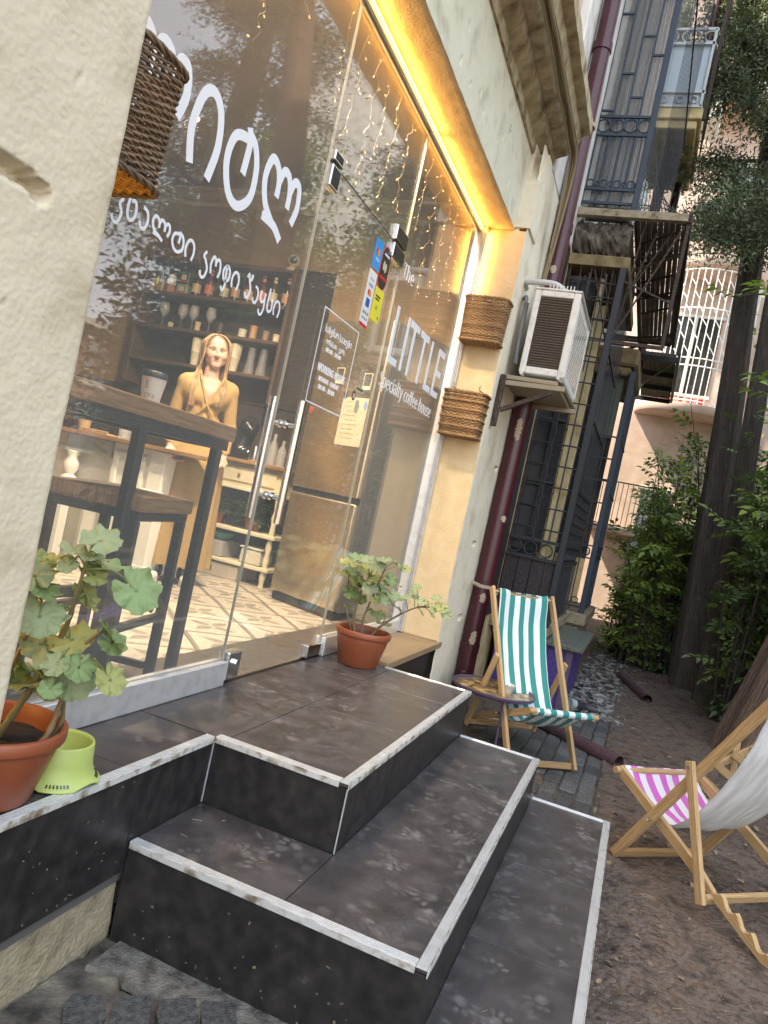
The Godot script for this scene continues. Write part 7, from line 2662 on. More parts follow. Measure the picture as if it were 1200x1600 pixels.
# smooth union of tapered capsules, meshed as surface nets; caps: [a, b, ra, rb, colour]
func flesh(m: MB, caps: Array, cell: float, k: float, keep = null) -> void:
	var lo := Vector3.ONE * 1e9
	var hi := -lo
	for c in caps:
		for e in 2:
			var r: float = c[2 + e] + cell * 2.0
			lo = lo.min(c[e] - Vector3.ONE * r)
			hi = hi.max(c[e] + Vector3.ONE * r)
	var n := Vector3i(((hi - lo) / cell).ceil()) + Vector3i.ONE
	var sx := 1
	var sy := n.x
	var sz := n.x * n.y
	var f := PackedFloat32Array()
	f.resize(n.x * n.y * n.z)
	f.fill(1.0)
	for c in caps:
		var a: Vector3 = c[0]
		var b: Vector3 = c[1]
		var ra: float = c[2]
		var rb: float = c[3]
		var pad := maxf(ra, rb) + k + cell * 2.5
		var i0 := Vector3i(((a.min(b) - Vector3.ONE * pad - lo) / cell).floor()).clamp(Vector3i.ZERO, n - Vector3i.ONE)
		var i1 := Vector3i(((a.max(b) + Vector3.ONE * pad - lo) / cell).ceil()).clamp(Vector3i.ZERO, n - Vector3i.ONE)
		var ab := b - a
		var l2 := maxf(ab.length_squared(), 1e-9)
		for z in range(i0.z, i1.z + 1):
			for y in range(i0.y, i1.y + 1):
				var at := z * sz + y * sy + i0.x
				var p := lo + Vector3(i0.x, y, z) * cell
				for x in range(i0.x, i1.x + 1):
					var t := clampf((p - a).dot(ab) / l2, 0.0, 1.0)
					var d := p.distance_to(a + ab * t) - lerpf(ra, rb, t)
					var o := f[at]
					var h := maxf(k - absf(d - o), 0.0) / k
					f[at] = minf(d, o) - h * h * k * 0.25
					at += 1
					p.x += cell
	var grad := func(p: Vector3) -> Vector3:
		var q := ((p - lo) / cell)
		var i := clampi(int(q.x), 1, n.x - 3)
		var j := clampi(int(q.y), 1, n.y - 3)
		var l := clampi(int(q.z), 1, n.z - 3)
		var fr := q - Vector3(i, j, l)
		var g := Vector3.ZERO
		for dz in 2:
			for dy in 2:
				for dx in 2:
					var w := (fr.x if dx else 1.0 - fr.x) * (fr.y if dy else 1.0 - fr.y) * (fr.z if dz else 1.0 - fr.z)
					var at := (l + dz) * sz + (j + dy) * sy + i + dx
					g += Vector3(f[at + 1] - f[at - 1], f[at + sy] - f[at - sy], f[at + sz] - f[at - sz]) * w
		return g.normalized()
	var ids := PackedInt32Array()
	ids.resize(f.size())
	ids.fill(-1)
	var vs := []
	var ns := []
	var cs := []
	var corner := [0, 1, sy, sy + 1, sz, sz + 1, sz + sy, sz + sy + 1]
	var edges := [[0, 1], [2, 3], [4, 5], [6, 7], [0, 2], [1, 3], [4, 6], [5, 7], [0, 4], [1, 5], [2, 6], [3, 7]]
	for z in n.z - 1:
		for y in n.y - 1:
			var at := z * sz + y * sy
			for x in n.x - 1:
				var neg := 0
				for q in 8:
					if f[at + corner[q]] < 0.0:
						neg += 1
				if neg > 0 and neg < 8:
					var s := Vector3.ZERO
					var cnt := 0
					for e in edges:
						var fa := f[at + corner[e[0]]]
						var fb := f[at + corner[e[1]]]
						if (fa < 0.0) != (fb < 0.0):
							var t := fa / (fa - fb)
							var pa := Vector3(e[0] & 1, (e[0] >> 1) & 1, e[0] >> 2)
							var pb := Vector3(e[1] & 1, (e[1] >> 1) & 1, e[1] >> 2)
							s += pa.lerp(pb, t)
							cnt += 1
					var p := lo + (Vector3(x, y, z) + s / cnt) * cell
					ids[at] = vs.size()
					vs.append(p)
					ns.append(grad.call(p))
					var best := 1e9
					var col := Color.WHITE
					for c in caps:
						var ab2: Vector3 = c[1] - c[0]
						var t2 := clampf((p - c[0]).dot(ab2) / maxf(ab2.length_squared(), 1e-9), 0, 1)
						var d2: float = p.distance_to(c[0] + ab2 * t2) - lerpf(c[2], c[3], t2)
						if d2 < best:
							best = d2
							col = c[4]
					cs.append(col)
				at += 1
	for z in range(1, n.z - 1):
		for y in range(1, n.y - 1):
			for x in range(1, n.x - 1):
				var at := z * sz + y * sy + x
				for ax in 3:
					var st: int = [sx, sy, sz][ax]
					if (f[at] < 0.0) == (f[at + st] < 0.0):
						continue
					var u: int = [sy, sz, sx][ax]
					var w: int = [sz, sx, sy][ax]
					var q := [ids[at], ids[at - u], ids[at - u - w], ids[at - w]]
					if q.min() < 0:
						continue
					if keep != null and not keep.call((vs[q[0]] + vs[q[2]]) * 0.5):
						continue
					for tr in [[0, 1, 2], [0, 2, 3]]:
						var k0 := m.c.size()
						m.tri(vs[q[tr[0]]], vs[q[tr[1]]], vs[q[tr[2]]], ns[q[tr[0]]], ns[q[tr[1]]], ns[q[tr[2]]])
						for e in 3:
							for w2 in 3:
								if m.v[k0 + e] == vs[q[tr[w2]]]:
									m.c[k0 + e] = cs[q[tr[w2]]]


func person() -> void:
	var t := thing("person", "person with long light brown hair in a mustard wrap dress standing behind the counter", "person", Vector3(4.22, FY + 0.002, -2.90))
	t.rotation.y = -0.96
	var skin := Color(0.52, 0.335, 0.26)
	var lip := Color(0.42, 0.19, 0.155)
	var V := func(x: float, y: float, z: float) -> Vector3: return Vector3(x, y, z)
	# body: torso, neck, arms, legs in one skin
	var sh_l := Vector3(0.145, 1.322, -0.01)
	var sh_r := Vector3(-0.145, 1.318, -0.01)
	var el_l := Vector3(0.188, 1.08, -0.05)
	var el_r := Vector3(-0.184, 1.07, -0.05)
	var wr_l := Vector3(0.185, 0.875, 0.08)
	var wr_r := Vector3(-0.16, 0.875, 0.09)
	var caps := [
		[Vector3(0, 1.40, 0.0), Vector3(0, 1.49, 0.012), 0.050, 0.047, skin],
		[Vector3(-0.065, 1.27, 0.0), Vector3(0.065, 1.27, 0.0), 0.092, 0.092, skin],
		[sh_l, sh_r, 0.044, 0.044, skin],
		[Vector3(-0.055, 1.05, 0.0), Vector3(0.055, 1.05, 0.0), 0.076, 0.076, skin],
		[Vector3(0, 1.27, 0), Vector3(0, 0.95, 0), 0.088, 0.088, skin],
		[Vector3(-0.085, 0.88, -0.01), Vector3(0.085, 0.88, -0.01), 0.102, 0.102, skin],
		[sh_l, el_l, 0.044, 0.036, skin], [el_l, wr_l, 0.035, 0.025, skin],
		[sh_r, el_r, 0.044, 0.036, skin], [el_r, wr_r, 0.035, 0.025, skin],
	]
	for sd in [-1.0, 1.0]:
		caps.append([Vector3(0.085 * sd, 0.86, 0), Vector3(0.09 * sd, 0.47, 0.005), 0.085, 0.055, skin])
		caps.append([Vector3(0.09 * sd, 0.47, 0.005), Vector3(0.095 * sd, 0.09, -0.02), 0.053, 0.036, skin])
	var m := MB.new()
	flesh(m, caps, 0.012, 0.035)
	# head on its own fine grid, tipped a little
	var hb := Basis(Vector3.BACK, 0.07) * Basis(Vector3.UP, 0.06)
	var hc := Vector3(0.004, 1.545, 0.022)
	var H := func(x: float, y: float, z: float) -> Vector3: return hc + hb * Vector3(x, y, z)
	var shade := Color(0.44, 0.26, 0.19)
	var hcaps := [
		[H.call(0, 0.028, -0.022), H.call(0, 0.012, -0.012), 0.078, 0.080, skin],
		[H.call(0, 0.040, 0.022), H.call(0, 0.034, 0.026), 0.058, 0.058, skin],
		[H.call(-0.028, -0.018, 0.040), H.call(0.028, -0.018, 0.040), 0.038, 0.038, skin],
		[H.call(-0.030, -0.045, 0.012), H.call(0.030, -0.045, 0.012), 0.036, 0.036, skin],
		[H.call(-0.010, -0.082, 0.046), H.call(0.010, -0.082, 0.046), 0.022, 0.022, skin],
		[H.call(-0.034, -0.050, 0.008), H.call(-0.008, -0.080, 0.042), 0.028, 0.022, skin],
		[H.call(0.034, -0.050, 0.008), H.call(0.008, -0.080, 0.042), 0.028, 0.022, skin],
		[H.call(-0.014, -0.055, 0.044), H.call(0.014, -0.055, 0.044), 0.0255, 0.0255, skin],
		[H.call(0, 0.010, 0.078), H.call(0, -0.026, 0.094), 0.0075, 0.0105, skin],
		[H.call(-0.010, -0.030, 0.084), H.call(0.010, -0.030, 0.084), 0.0075, 0.0075, skin],
		[H.call(-0.015, -0.0525, 0.0680), H.call(0.014, -0.0525, 0.0680), 0.0042, 0.0042, lip],
		[H.call(-0.011, -0.0590, 0.0665), H.call(0.010, -0.0590, 0.0665), 0.0048, 0.0048, lip],
		[H.call(-0.042, 0.024, 0.066), H.call(-0.016, 0.026, 0.078), 0.0075, 0.007, shade],
		[H.call(0.042, 0.024, 0.066), H.call(0.016, 0.026, 0.078), 0.0075, 0.007, shade],
		[H.call(-0.078, 0.0, -0.005), H.call(-0.080, -0.03, -0.002), 0.010, 0.008, skin],
		[H.call(0.078, 0.0, -0.005), H.call(0.080, -0.03, -0.002), 0.010, 0.008, skin],
		[Vector3(0, 1.42, 0.0), H.call(0, -0.05, -0.02), 0.046, 0.048, skin],
	]
	flesh(m, hcaps, 0.004, 0.010)
	# hands, fingers resting against the thighs
	for sd in [-1.0, 1.0]:
		var w: Vector3 = wr_l if sd > 0 else wr_r
		var d := Vector3(-0.42 * sd, -0.62, 0.55).normalized()
		var sw := Vector3(0.55 * sd, -0.1, 0.5).normalized()
		sw = (sw - d * sw.dot(d)).normalized()
		var nn := d.cross(sw)
		var hcp := [[w, w + d * 0.03, 0.024, 0.026, skin]]
		for q in 4:
			var r0: Vector3 = w + d * 0.035 + sw * (q - 1.5) * 0.018
			var k0: Vector3 = w + d * 0.088 + sw * (q - 1.5) * 0.020
			hcp.append([r0, k0, 0.014, 0.0115, skin])
			var ln: float = [0.030, 0.036, 0.034, 0.026][q]
			var k1: Vector3 = k0 + (d + nn * 0.25 * sd).normalized() * ln
			var k2: Vector3 = k1 + (d + nn * 0.8 * sd).normalized() * ln * 0.8
			hcp.append([k0, k1, 0.0095, 0.0085, skin])
			hcp.append([k1, k2, 0.0085, 0.0075, skin])
		var tb := w + d * 0.02 + sw * 0.026
		hcp.append([tb, tb + (d * 0.7 + sw * 0.7) * 0.035, 0.013, 0.011, skin])
		hcp.append([tb + (d * 0.7 + sw * 0.7) * 0.035, tb + (d * 0.9 + sw * 0.45) * 0.066, 0.0105, 0.0085, skin])
		flesh(m, hcp, 0.0042, 0.006)
	var sk := M("skin", Color.WHITE, 0.5)
	sk.vertex_color_use_as_albedo = true
	sk.subsurf_scatter_enabled = true
	sk.subsurf_scatter_strength = 0.15
	obj("body", m, sk, t)
	# eyes and brows
	m = MB.new()
	for sd in [-1.0, 1.0]:
		m.col = Color(0.55, 0.52, 0.48)
		m.ball(H.call(0.029 * sd, 0.004, 0.0685), Vector3(0.0125, 0.0085, 0.010), 12)
		m.col = Color(0.06, 0.07, 0.06)
		m.ball(H.call(0.0285 * sd, 0.004, 0.0765), Vector3(0.0055, 0.0060, 0.0035), 10)
		m.col = Color(0.05, 0.03, 0.02)
		m.tube([H.call(0.016 * sd, 0.0085, 0.0775), H.call(0.028 * sd, 0.0125, 0.078), H.call(0.041 * sd, 0.007, 0.070)], 0.0018, 5)
	obj("eye", m, mats["tinted_gloss"], t)
	m = MB.new()
	for sd in [-1.0, 1.0]:
		m.col = Color(0.14, 0.08, 0.04)
		m.tube([H.call(0.014 * sd, 0.0255, 0.0838), H.call(0.030 * sd, 0.0285, 0.0805), H.call(0.046 * sd, 0.0225, 0.068)], 0.0026, 5)
	obj("eyebrow", m, mats["tinted"], t)
	# hair: one soft mass parted in the middle, falling to the chest, with loose strands over it
	m = MB.new()
	var r := RandomNumberGenerator.new()
	r.seed = 12
	var h0 := Color(0.19, 0.115, 0.058)
	var h1 := Color(0.40, 0.265, 0.14)
	var hairc := []
	hairc.append([H.call(0, 0.036, -0.016), H.call(0, 0.010, -0.022), 0.083, 0.080, h0])
	hairc.append([H.call(0, -0.03, -0.062), Vector3(0.0, 1.25, -0.095), 0.062, 0.045, h0])
	for sd in [-1.0, 1.0]:
		hairc.append([H.call(0.080 * sd, -0.01, 0.018), Vector3(0.084 * sd, 1.42, 0.022), 0.011, 0.010, h0])
		hairc.append([Vector3(0.082 * sd, 1.42, 0.022), Vector3(0.094 * sd, 1.31, 0.090), 0.010, 0.008, h0])
		hairc.append([Vector3(0.092 * sd, 1.31, 0.085), Vector3(0.086 * sd, 1.20 if sd < 0 else 1.235, 0.112), 0.007, 0.004, h0])
		hairc.append([H.call(0.070 * sd, 0.02, -0.03), Vector3(0.075 * sd, 1.36, -0.05), 0.018, 0.024, h0])
	flesh(m, hairc, 0.006, 0.008)
	for k in 360:
		var sd := 1.0 if k % 2 else -1.0
		m.col = h0.lerp(h1, r.randf())
		var u := r.randf()
		var p: Array
		var phi := r.randf_range(-1.1, 0.62) if u < 0.75 else r.randf_range(-1.5, -0.9)
		var f := clampf((phi + 0.5) / 1.1, 0.0, 1.0)
		var rad := 0.0905 + r.randf_range(-0.002, 0.003)
		p = []
		for tt in [0.05, 0.45, 0.9, 1.35]:
			p.append(H.call(sd * sin(tt) * cos(phi) * rad + 0.002 * sd, 0.030 + cos(tt) * rad, sin(tt) * sin(phi) * rad - 0.010 + 0.012 * cos(tt)))
		var w2 := r.randf_range(-0.02, 0.02)
		p.append(H.call((0.090 - 0.01 * absf(phi)) * sd + w2 * 0.2, -0.045, lerpf(-0.055, 0.022, f) + w2 * 0.5))
		p.append(Vector3((0.088 + w2 * 0.6) * sd, 1.41, lerpf(-0.075, 0.030, f) + w2 * 0.5))
		if u < 0.75 and f > 0.25:
			p.append(Vector3((0.094 + w2) * sd, 1.31, 0.100 - absf(w2) * 0.5))
			p.append(Vector3((0.086 + w2 * 0.9) * sd, (1.185 if sd < 0 else 1.22) + r.randfn(0, 0.018), 0.118 - absf(w2) * 0.4))
		else:
			p.append(Vector3((0.07 + w2) * sd, 1.24 + r.randfn(0, 0.02), -0.108))
		var q := catmull(p, 5)
		var rr := []
		for i in q.size():
			q[i] += Vector3(r.randfn(0, 0.0012), 0, r.randfn(0, 0.0012))
			rr.append(0.0042 * (1.0 - 0.7 * pow(float(i) / q.size(), 3.0)))
		m.tube(q, rr, 4, false)
	obj("hair", m, mats["tinted"], t)
	# dress top: follows the torso and sleeves, open in a V
	var g := 0.009
	var dc := []
	for sd in [-1.0, 1.0]:
		dc.append([Vector3(0.045 * sd, 1.385, -0.012), Vector3(0.13 * sd, 1.335, -0.012), 0.034, 0.046, Color.WHITE])
	for c in caps.slice(1, 10):
		dc.append([c[0], c[1], c[2] + g, c[3] + g, Color.WHITE])
	dc.append([Vector3(-0.06, 1.235, 0.062), Vector3(0.06, 1.235, 0.062), 0.058, 0.058, Color.WHITE])
	for i in 6:
		# crossing folds
		var y0 := 1.13 - i * 0.025
		dc.append([Vector3(-0.11, y0 + 0.06, 0.055), Vector3(0.02, y0 - 0.02, 0.098), 0.008, 0.008, Color.WHITE])
	dc.append([Vector3(0.085, 1.40, 0.035), Vector3(0.02, 1.20, 0.118), 0.012, 0.012, Color.WHITE])
	dc.append([Vector3(0.02, 1.20, 0.118), Vector3(-0.09, 1.02, 0.085), 0.012, 0.010, Color.WHITE])
	dc.append([Vector3(-0.085, 1.40, 0.035), Vector3(0.0, 1.17, 0.112), 0.012, 0.012, Color.WHITE])
	m = MB.new()
	var keep := func(p: Vector3) -> bool:
		if p.y > 1.405 or p.y < 0.86 and absf(p.x) < 0.14:
			return false
		if p.y > 1.20 and p.z > -0.02 and absf(p.x - 0.012) < (p.y - 1.20) * 0.42:
			return false
		if p.y < 0.905 and absf(p.x) > 0.14 and p.z > 0.045:
			return false
		return true
	flesh(m, dc, 0.009, 0.02, keep)
	var dm := MT("mustard_cloth", ntex("t_must", 0.05, [[0.2, Color(0.29, 0.19, 0.07)], [0.8, Color(0.37, 0.25, 0.10)]]), 3.0, 0.85, hmap("fine", 0.12, 3), 0.03)
	for sd in [-1.0, 1.0]:
		m.tube(catmull([Vector3(0.012 + 0.083 * sd, 1.412, 0.012), Vector3(0.012 + 0.068 * sd, 1.36, 0.073), Vector3(0.012 + 0.040 * sd, 1.285, 0.108), Vector3(0.012, 1.19, 0.126), Vector3(0.012 - 0.05 * sd, 1.12, 0.112)], 6), 0.0085, 7)
	obj("dress_top", m, dm, t)
	# long skirt with folds
	m = MB.new()
	var n := nz(66, 1.2, 3)
	m.grid(72, 30, func(i, j):
		var a: float = TAU * i / 72.0
		var f: float = j / 30.0
		var y: float = lerpf(0.985, 0.12, f)
		var hip: float = smoothstep(0.0, 0.22, f)
		var rx: float = lerpf(0.132, 0.200, hip) + 0.035 * f
		var rz: float = lerpf(0.105, 0.150, hip) + 0.035 * f
		var fold: float = 0.016 * f * sin(a * 7.0 + 2.0 * n.get_noise_2d(a, f)) + 0.010 * f * sin(a * 13.0 + 1.0)
		return Vector3(cos(a) * (rx + fold), y + 0.008 * sin(a * 5.0) * f, sin(a) * (rz + fold)), Vector3.ZERO)
	for i in m.n.size():
		if m.n[i].dot(m.v[i] * Vector3(1, 0, 1)) < 0.0:
			m.n[i] = -m.n[i]
	for i in range(0, m.n.size(), 3):
		if (m.v[i + 1] - m.v[i]).cross(m.v[i + 2] - m.v[i]).dot(m.n[i]) > 0.0:
			var tv := m.v[i + 1]; m.v[i + 1] = m.v[i + 2]; m.v[i + 2] = tv
			var tn := m.n[i + 1]; m.n[i + 1] = m.n[i + 2]; m.n[i + 2] = tn
	obj("skirt", m, dm, t)
	# canvas shoes
	for sd in [-1.0, 1.0]:
		m = MB.new()
		flesh(m, [[Vector3(0.095 * sd, 0.055, -0.03), Vector3(0.105 * sd, 0.042, 0.13), 0.046, 0.036, Color(0.015, 0.015, 0.017)], [Vector3(0.095 * sd, 0.05, -0.03), Vector3(0.095 * sd, 0.12, -0.03), 0.044, 0.042, Color(0.015, 0.015, 0.017)], [Vector3(0.106 * sd, 0.040, 0.15), Vector3(0.106 * sd, 0.038, 0.165), 0.034, 0.032, Color(0.6, 0.6, 0.58)]], 0.008, 0.02)
		for k in 4:
			m.col = Color(0.7, 0.7, 0.68)
			m.tube([Vector3(0.075 * sd, 0.098 - k * 0.007, 0.03 + k * 0.022), Vector3(0.127 * sd, 0.099 - k * 0.007, 0.03 + k * 0.022)], 0.0035, 5)
		obj("shoe", m, mats["tinted"], t)
		m = MB.new()
		m.tube([Vector3(0.097 * sd, 0.014, -0.055), Vector3(0.104 * sd, 0.014, 0.05), Vector3(0.106 * sd, 0.014, 0.16)], [0.042, 0.045, 0.036], 12)
		for i in m.v.size():
			m.v[i].y = clampf(m.v[i].y, 0.0, 0.024)
		obj("sole", m, mats["white_paint"], t)


func bottle(called: String, label: String, at: Vector3, r: float, h: float, glass: Color, lab: Color, group: String) -> void:
	var t := thing(called, label, "bottle", at, group)
	var m := MB.new()
	m.col = glass
	m.lathe([Vector2(0, 0), Vector2(r, 0), Vector2(r, 0.004), Vector2(r, h * 0.55), Vector2(r * 0.9, h * 0.63), Vector2(r * 0.42, h * 0.76), Vector2(r * 0.36, h * 0.92), Vector2(r * 0.42, h * 0.93), Vector2(r * 0.42, h * 0.95), Vector2(0, h * 0.95)], 18)
	obj("glass", m, mats["tinted_gloss"], t)
	m = MB.new()
	m.col = lab
	m.lathe([Vector2(r * 1.015, h * 0.14), Vector2(r * 1.015, h * 0.46)], 18)
	m.lathe([Vector2(r * 0.42, h * 0.80), Vector2(r * 0.40, h * 0.90)], 12)
	obj("paper_label", m, mats["tinted"], t)
	m = MB.new()
	m.col = Color(0.45, 0.32, 0.14)
	m.lathe([Vector2(r * 0.46, h * 0.935), Vector2(r * 0.46, h), Vector2(0, h)], 12)
	obj("cap", m, mats["tinted_gloss"], t)


func lathed(called: String, label: String, cat: String, at: Vector3, prof: Array, mat: Material, col := Color.WHITE, group := "") -> MeshInstance3D:
	var m := MB.new()
	m.col = col
	m.lathe(prof, 20)
	var o := obj(called, m, mat)
	o.position = at
	tag(o, label, cat, group)
	return o


func inside_things() -> void:
	person()
	# ceiling spots (the one seen and its row)
	var sp := [[4.32, 3.80, -3.54, "small track spotlight glowing behind the Georgian letters"], [3.0, 3.90, -2.0, "track spotlight over the counter"], [2.8, 3.90, -1.6, "track spotlight before the steel fridge"], [2.0, 3.9, -1.9, "track spotlight over the bar table"]]
	for k in 4:
		var q = sp[k]
		var t := thing("track_spotlight", q[3], "lamp", Vector3(q[0], q[1], q[2]), "ceiling track spotlights")
		var aim: Vector3 = [Vector3(3.7, 0.7, -2.9), Vector3(4.3, 1.7, -2.95), Vector3(4.3, 0.9, -2.2), Vector3(3.2, 0.7, -2.3)][k]
		var d: Vector3 = (aim - t.position).normalized()
		var m := MB.new()
		m.tube([-d * 0.11, -d * 0.004], 0.036, 18)
		obj("housing", m, M("lamp_grey", Color(0.30, 0.25, 0.18), 0.4), t)
		m = MB.new()
		m.tube([-d * 0.0035, Vector3.ZERO], 0.031, 18)
		obj("glowing_lamp", m, mats["spot_glow"], t)
		m = MB.new()
		m.tube([-d * 0.08, Vector3(-d.x * 0.08, 4.0 - q[1], -d.z * 0.08)], 0.007, 6)
		obj("stem", m, mats["lamp_grey"], t)
		var l := SpotLight3D.new()
		l.name = numbered("spot", self)
		l.light_color = Color(1.0, 0.90, 0.75)
		l.light_energy = [2.7, 1.5, 6.0, 2.0][k]
		l.spot_range = 12.0
		l.spot_angle = 55.0
		l.spot_attenuation = 2.0
		l.spot_angle_attenuation = 0.8
		l.light_size = 0.05
		l.shadow_enabled = true
		add_child(l)
		l.look_at_from_position(t.position + d * 0.06, aim, Vector3.UP if absf(d.y) < 0.98 else Vector3.RIGHT)
	bar_furniture()
	shelf_things()
	counter_things()
	fairy_lights()


func bar_furniture() -> void:
	var b := thing("bar_table", "high bar table with thick brown top on black square legs behind the left pane", "table")
	var m := MB.new()
	m.bb(1.25, 2.42, 1.528, 1.585, -1.90, -1.50, 0.004)
	obj("table_top", m, mats["plank_brown"], b)
	m = MB.new()
	m.bb(1.28, 2.39, 1.490, 1.527, -1.54, -1.505, 0.002)
	m.bb(1.28, 2.39, 1.490, 1.527, -1.89, -1.855, 0.002)
	m.bb(2.352, 2.39, 1.490, 1.527, -1.854, -1.541, 0.002)
	m.bb(1.30, 2.35, 0.86, 0.90, -1.89, -1.86, 0.002)
	obj("frame", m, mats["black_metal"], b)
	for q in [[2.34, -1.52], [2.34, -1.875], [1.905, -1.52], [1.30, -1.875]]:
		m = MB.new()
		m.bb(q[0] - 0.017, q[0] + 0.017, FY, 1.489, q[1] - 0.017, q[1] + 0.017, 0.002)
		obj("leg", m, mats["black_metal"], b)
	var s := thing("bar_stool", "square bar stool with thick wooden seat on black legs under the bar table", "stool", Vector3(2.09, FY, -1.68))
	s.rotation.y = 0.22
	m = MB.new()
	m.bb(-0.21, 0.21, 0.615, 0.668, -0.17, 0.17, 0.004)
	obj("seat", m, mats["plank_brown"], s)
	m = MB.new()
	m.bb(-0.20, 0.20, 0.585, 0.614, -0.16, -0.125, 0.002)
	m.bb(-0.20, 0.20, 0.585, 0.614, 0.125, 0.16, 0.002)
	m.bb(0.165, 0.20, 0.585, 0.614, -0.1245, 0.1245, 0.002)
	m.bb(-0.20, -0.165, 0.585, 0.614, -0.1245, 0.1245, 0.002)
	m.bb(-0.175, 0.175, 0.22, 0.245, -0.155, -0.13, 0.002)
	m.bb(-0.175, 0.175, 0.22, 0.245, 0.13, 0.155, 0.002)
	m.bb(0.175, 0.197, 0.03, 0.055, -0.12, 0.12, 0.002)
	m.bb(-0.197, -0.175, 0.03, 0.055, -0.12, 0.12, 0.002)
	m.bar(Vector3(0.19, 0.235, 0.10), Vector3(0.19, 0.36, 0.145), 0.012, 0.012)
	obj("frame", m, mats["black_metal"], s)
	for q in [[-1, -1], [1, -1], [1, 1], [-1, 1]]:
		m = MB.new()
		m.bb(q[0] * 0.186 - 0.016, q[0] * 0.186 + 0.016, 0.0, 0.584, q[1] * 0.143 - 0.016, q[1] * 0.143 + 0.016, 0.002)
		obj("leg", m, mats["black_metal"], s)
	# paper cup with black lid on the bar
	var c := thing("paper_cup", "white takeaway cup with black lid and line drawing on the bar table", "cup", Vector3(2.135, 1.586, -1.69))
	m = MB.new()
	m.lathe([Vector2(0, 0), Vector2(0.030, 0), Vector2(0.030, 0), Vector2(0.043, 0.098), Vector2(0, 0.098)], 28)
	obj("cup", m, mats["white_paint"], c)
	m = MB.new()
	m.lathe([Vector2(0.0455, 0.094), Vector2(0.0465, 0.102), Vector2(0.043, 0.106), Vector2(0.042, 0.116), Vector2(0.038, 0.117), Vector2(0, 0.116)], 28)
	obj("lid", m, mats["black_metal"], c)
	m = MB.new()
	var P := func(a: float, y: float) -> Vector3: return Vector3(cos(a), 0, sin(a)) * (0.0307 + 0.0132 * y / 0.098) + Vector3(0, y, 0)
	var a0 := 2.75
	for st in [[[-0.35, 0.022], [-0.33, 0.038], [-0.1, 0.040], [0.0, 0.030], [0.5, 0.024], [0.62, 0.028], [0.5, 0.034], [0.0, 0.036]], [[-0.35, 0.022], [-0.15, 0.020], [0.0, 0.030]], [[-0.38, 0.055], [-0.12, 0.055], [-0.2, 0.066], [-0.18, 0.076], [-0.26, 0.082], [-0.33, 0.076], [-0.31, 0.066], [-0.38, 0.055]]]:
		var p := []
		for q in st:
			p.append(P.call(a0 - q[0], q[1]))
		m.tube(p, 0.0009, 4)
	obj("drawing", m, mats["black_metal"], c)


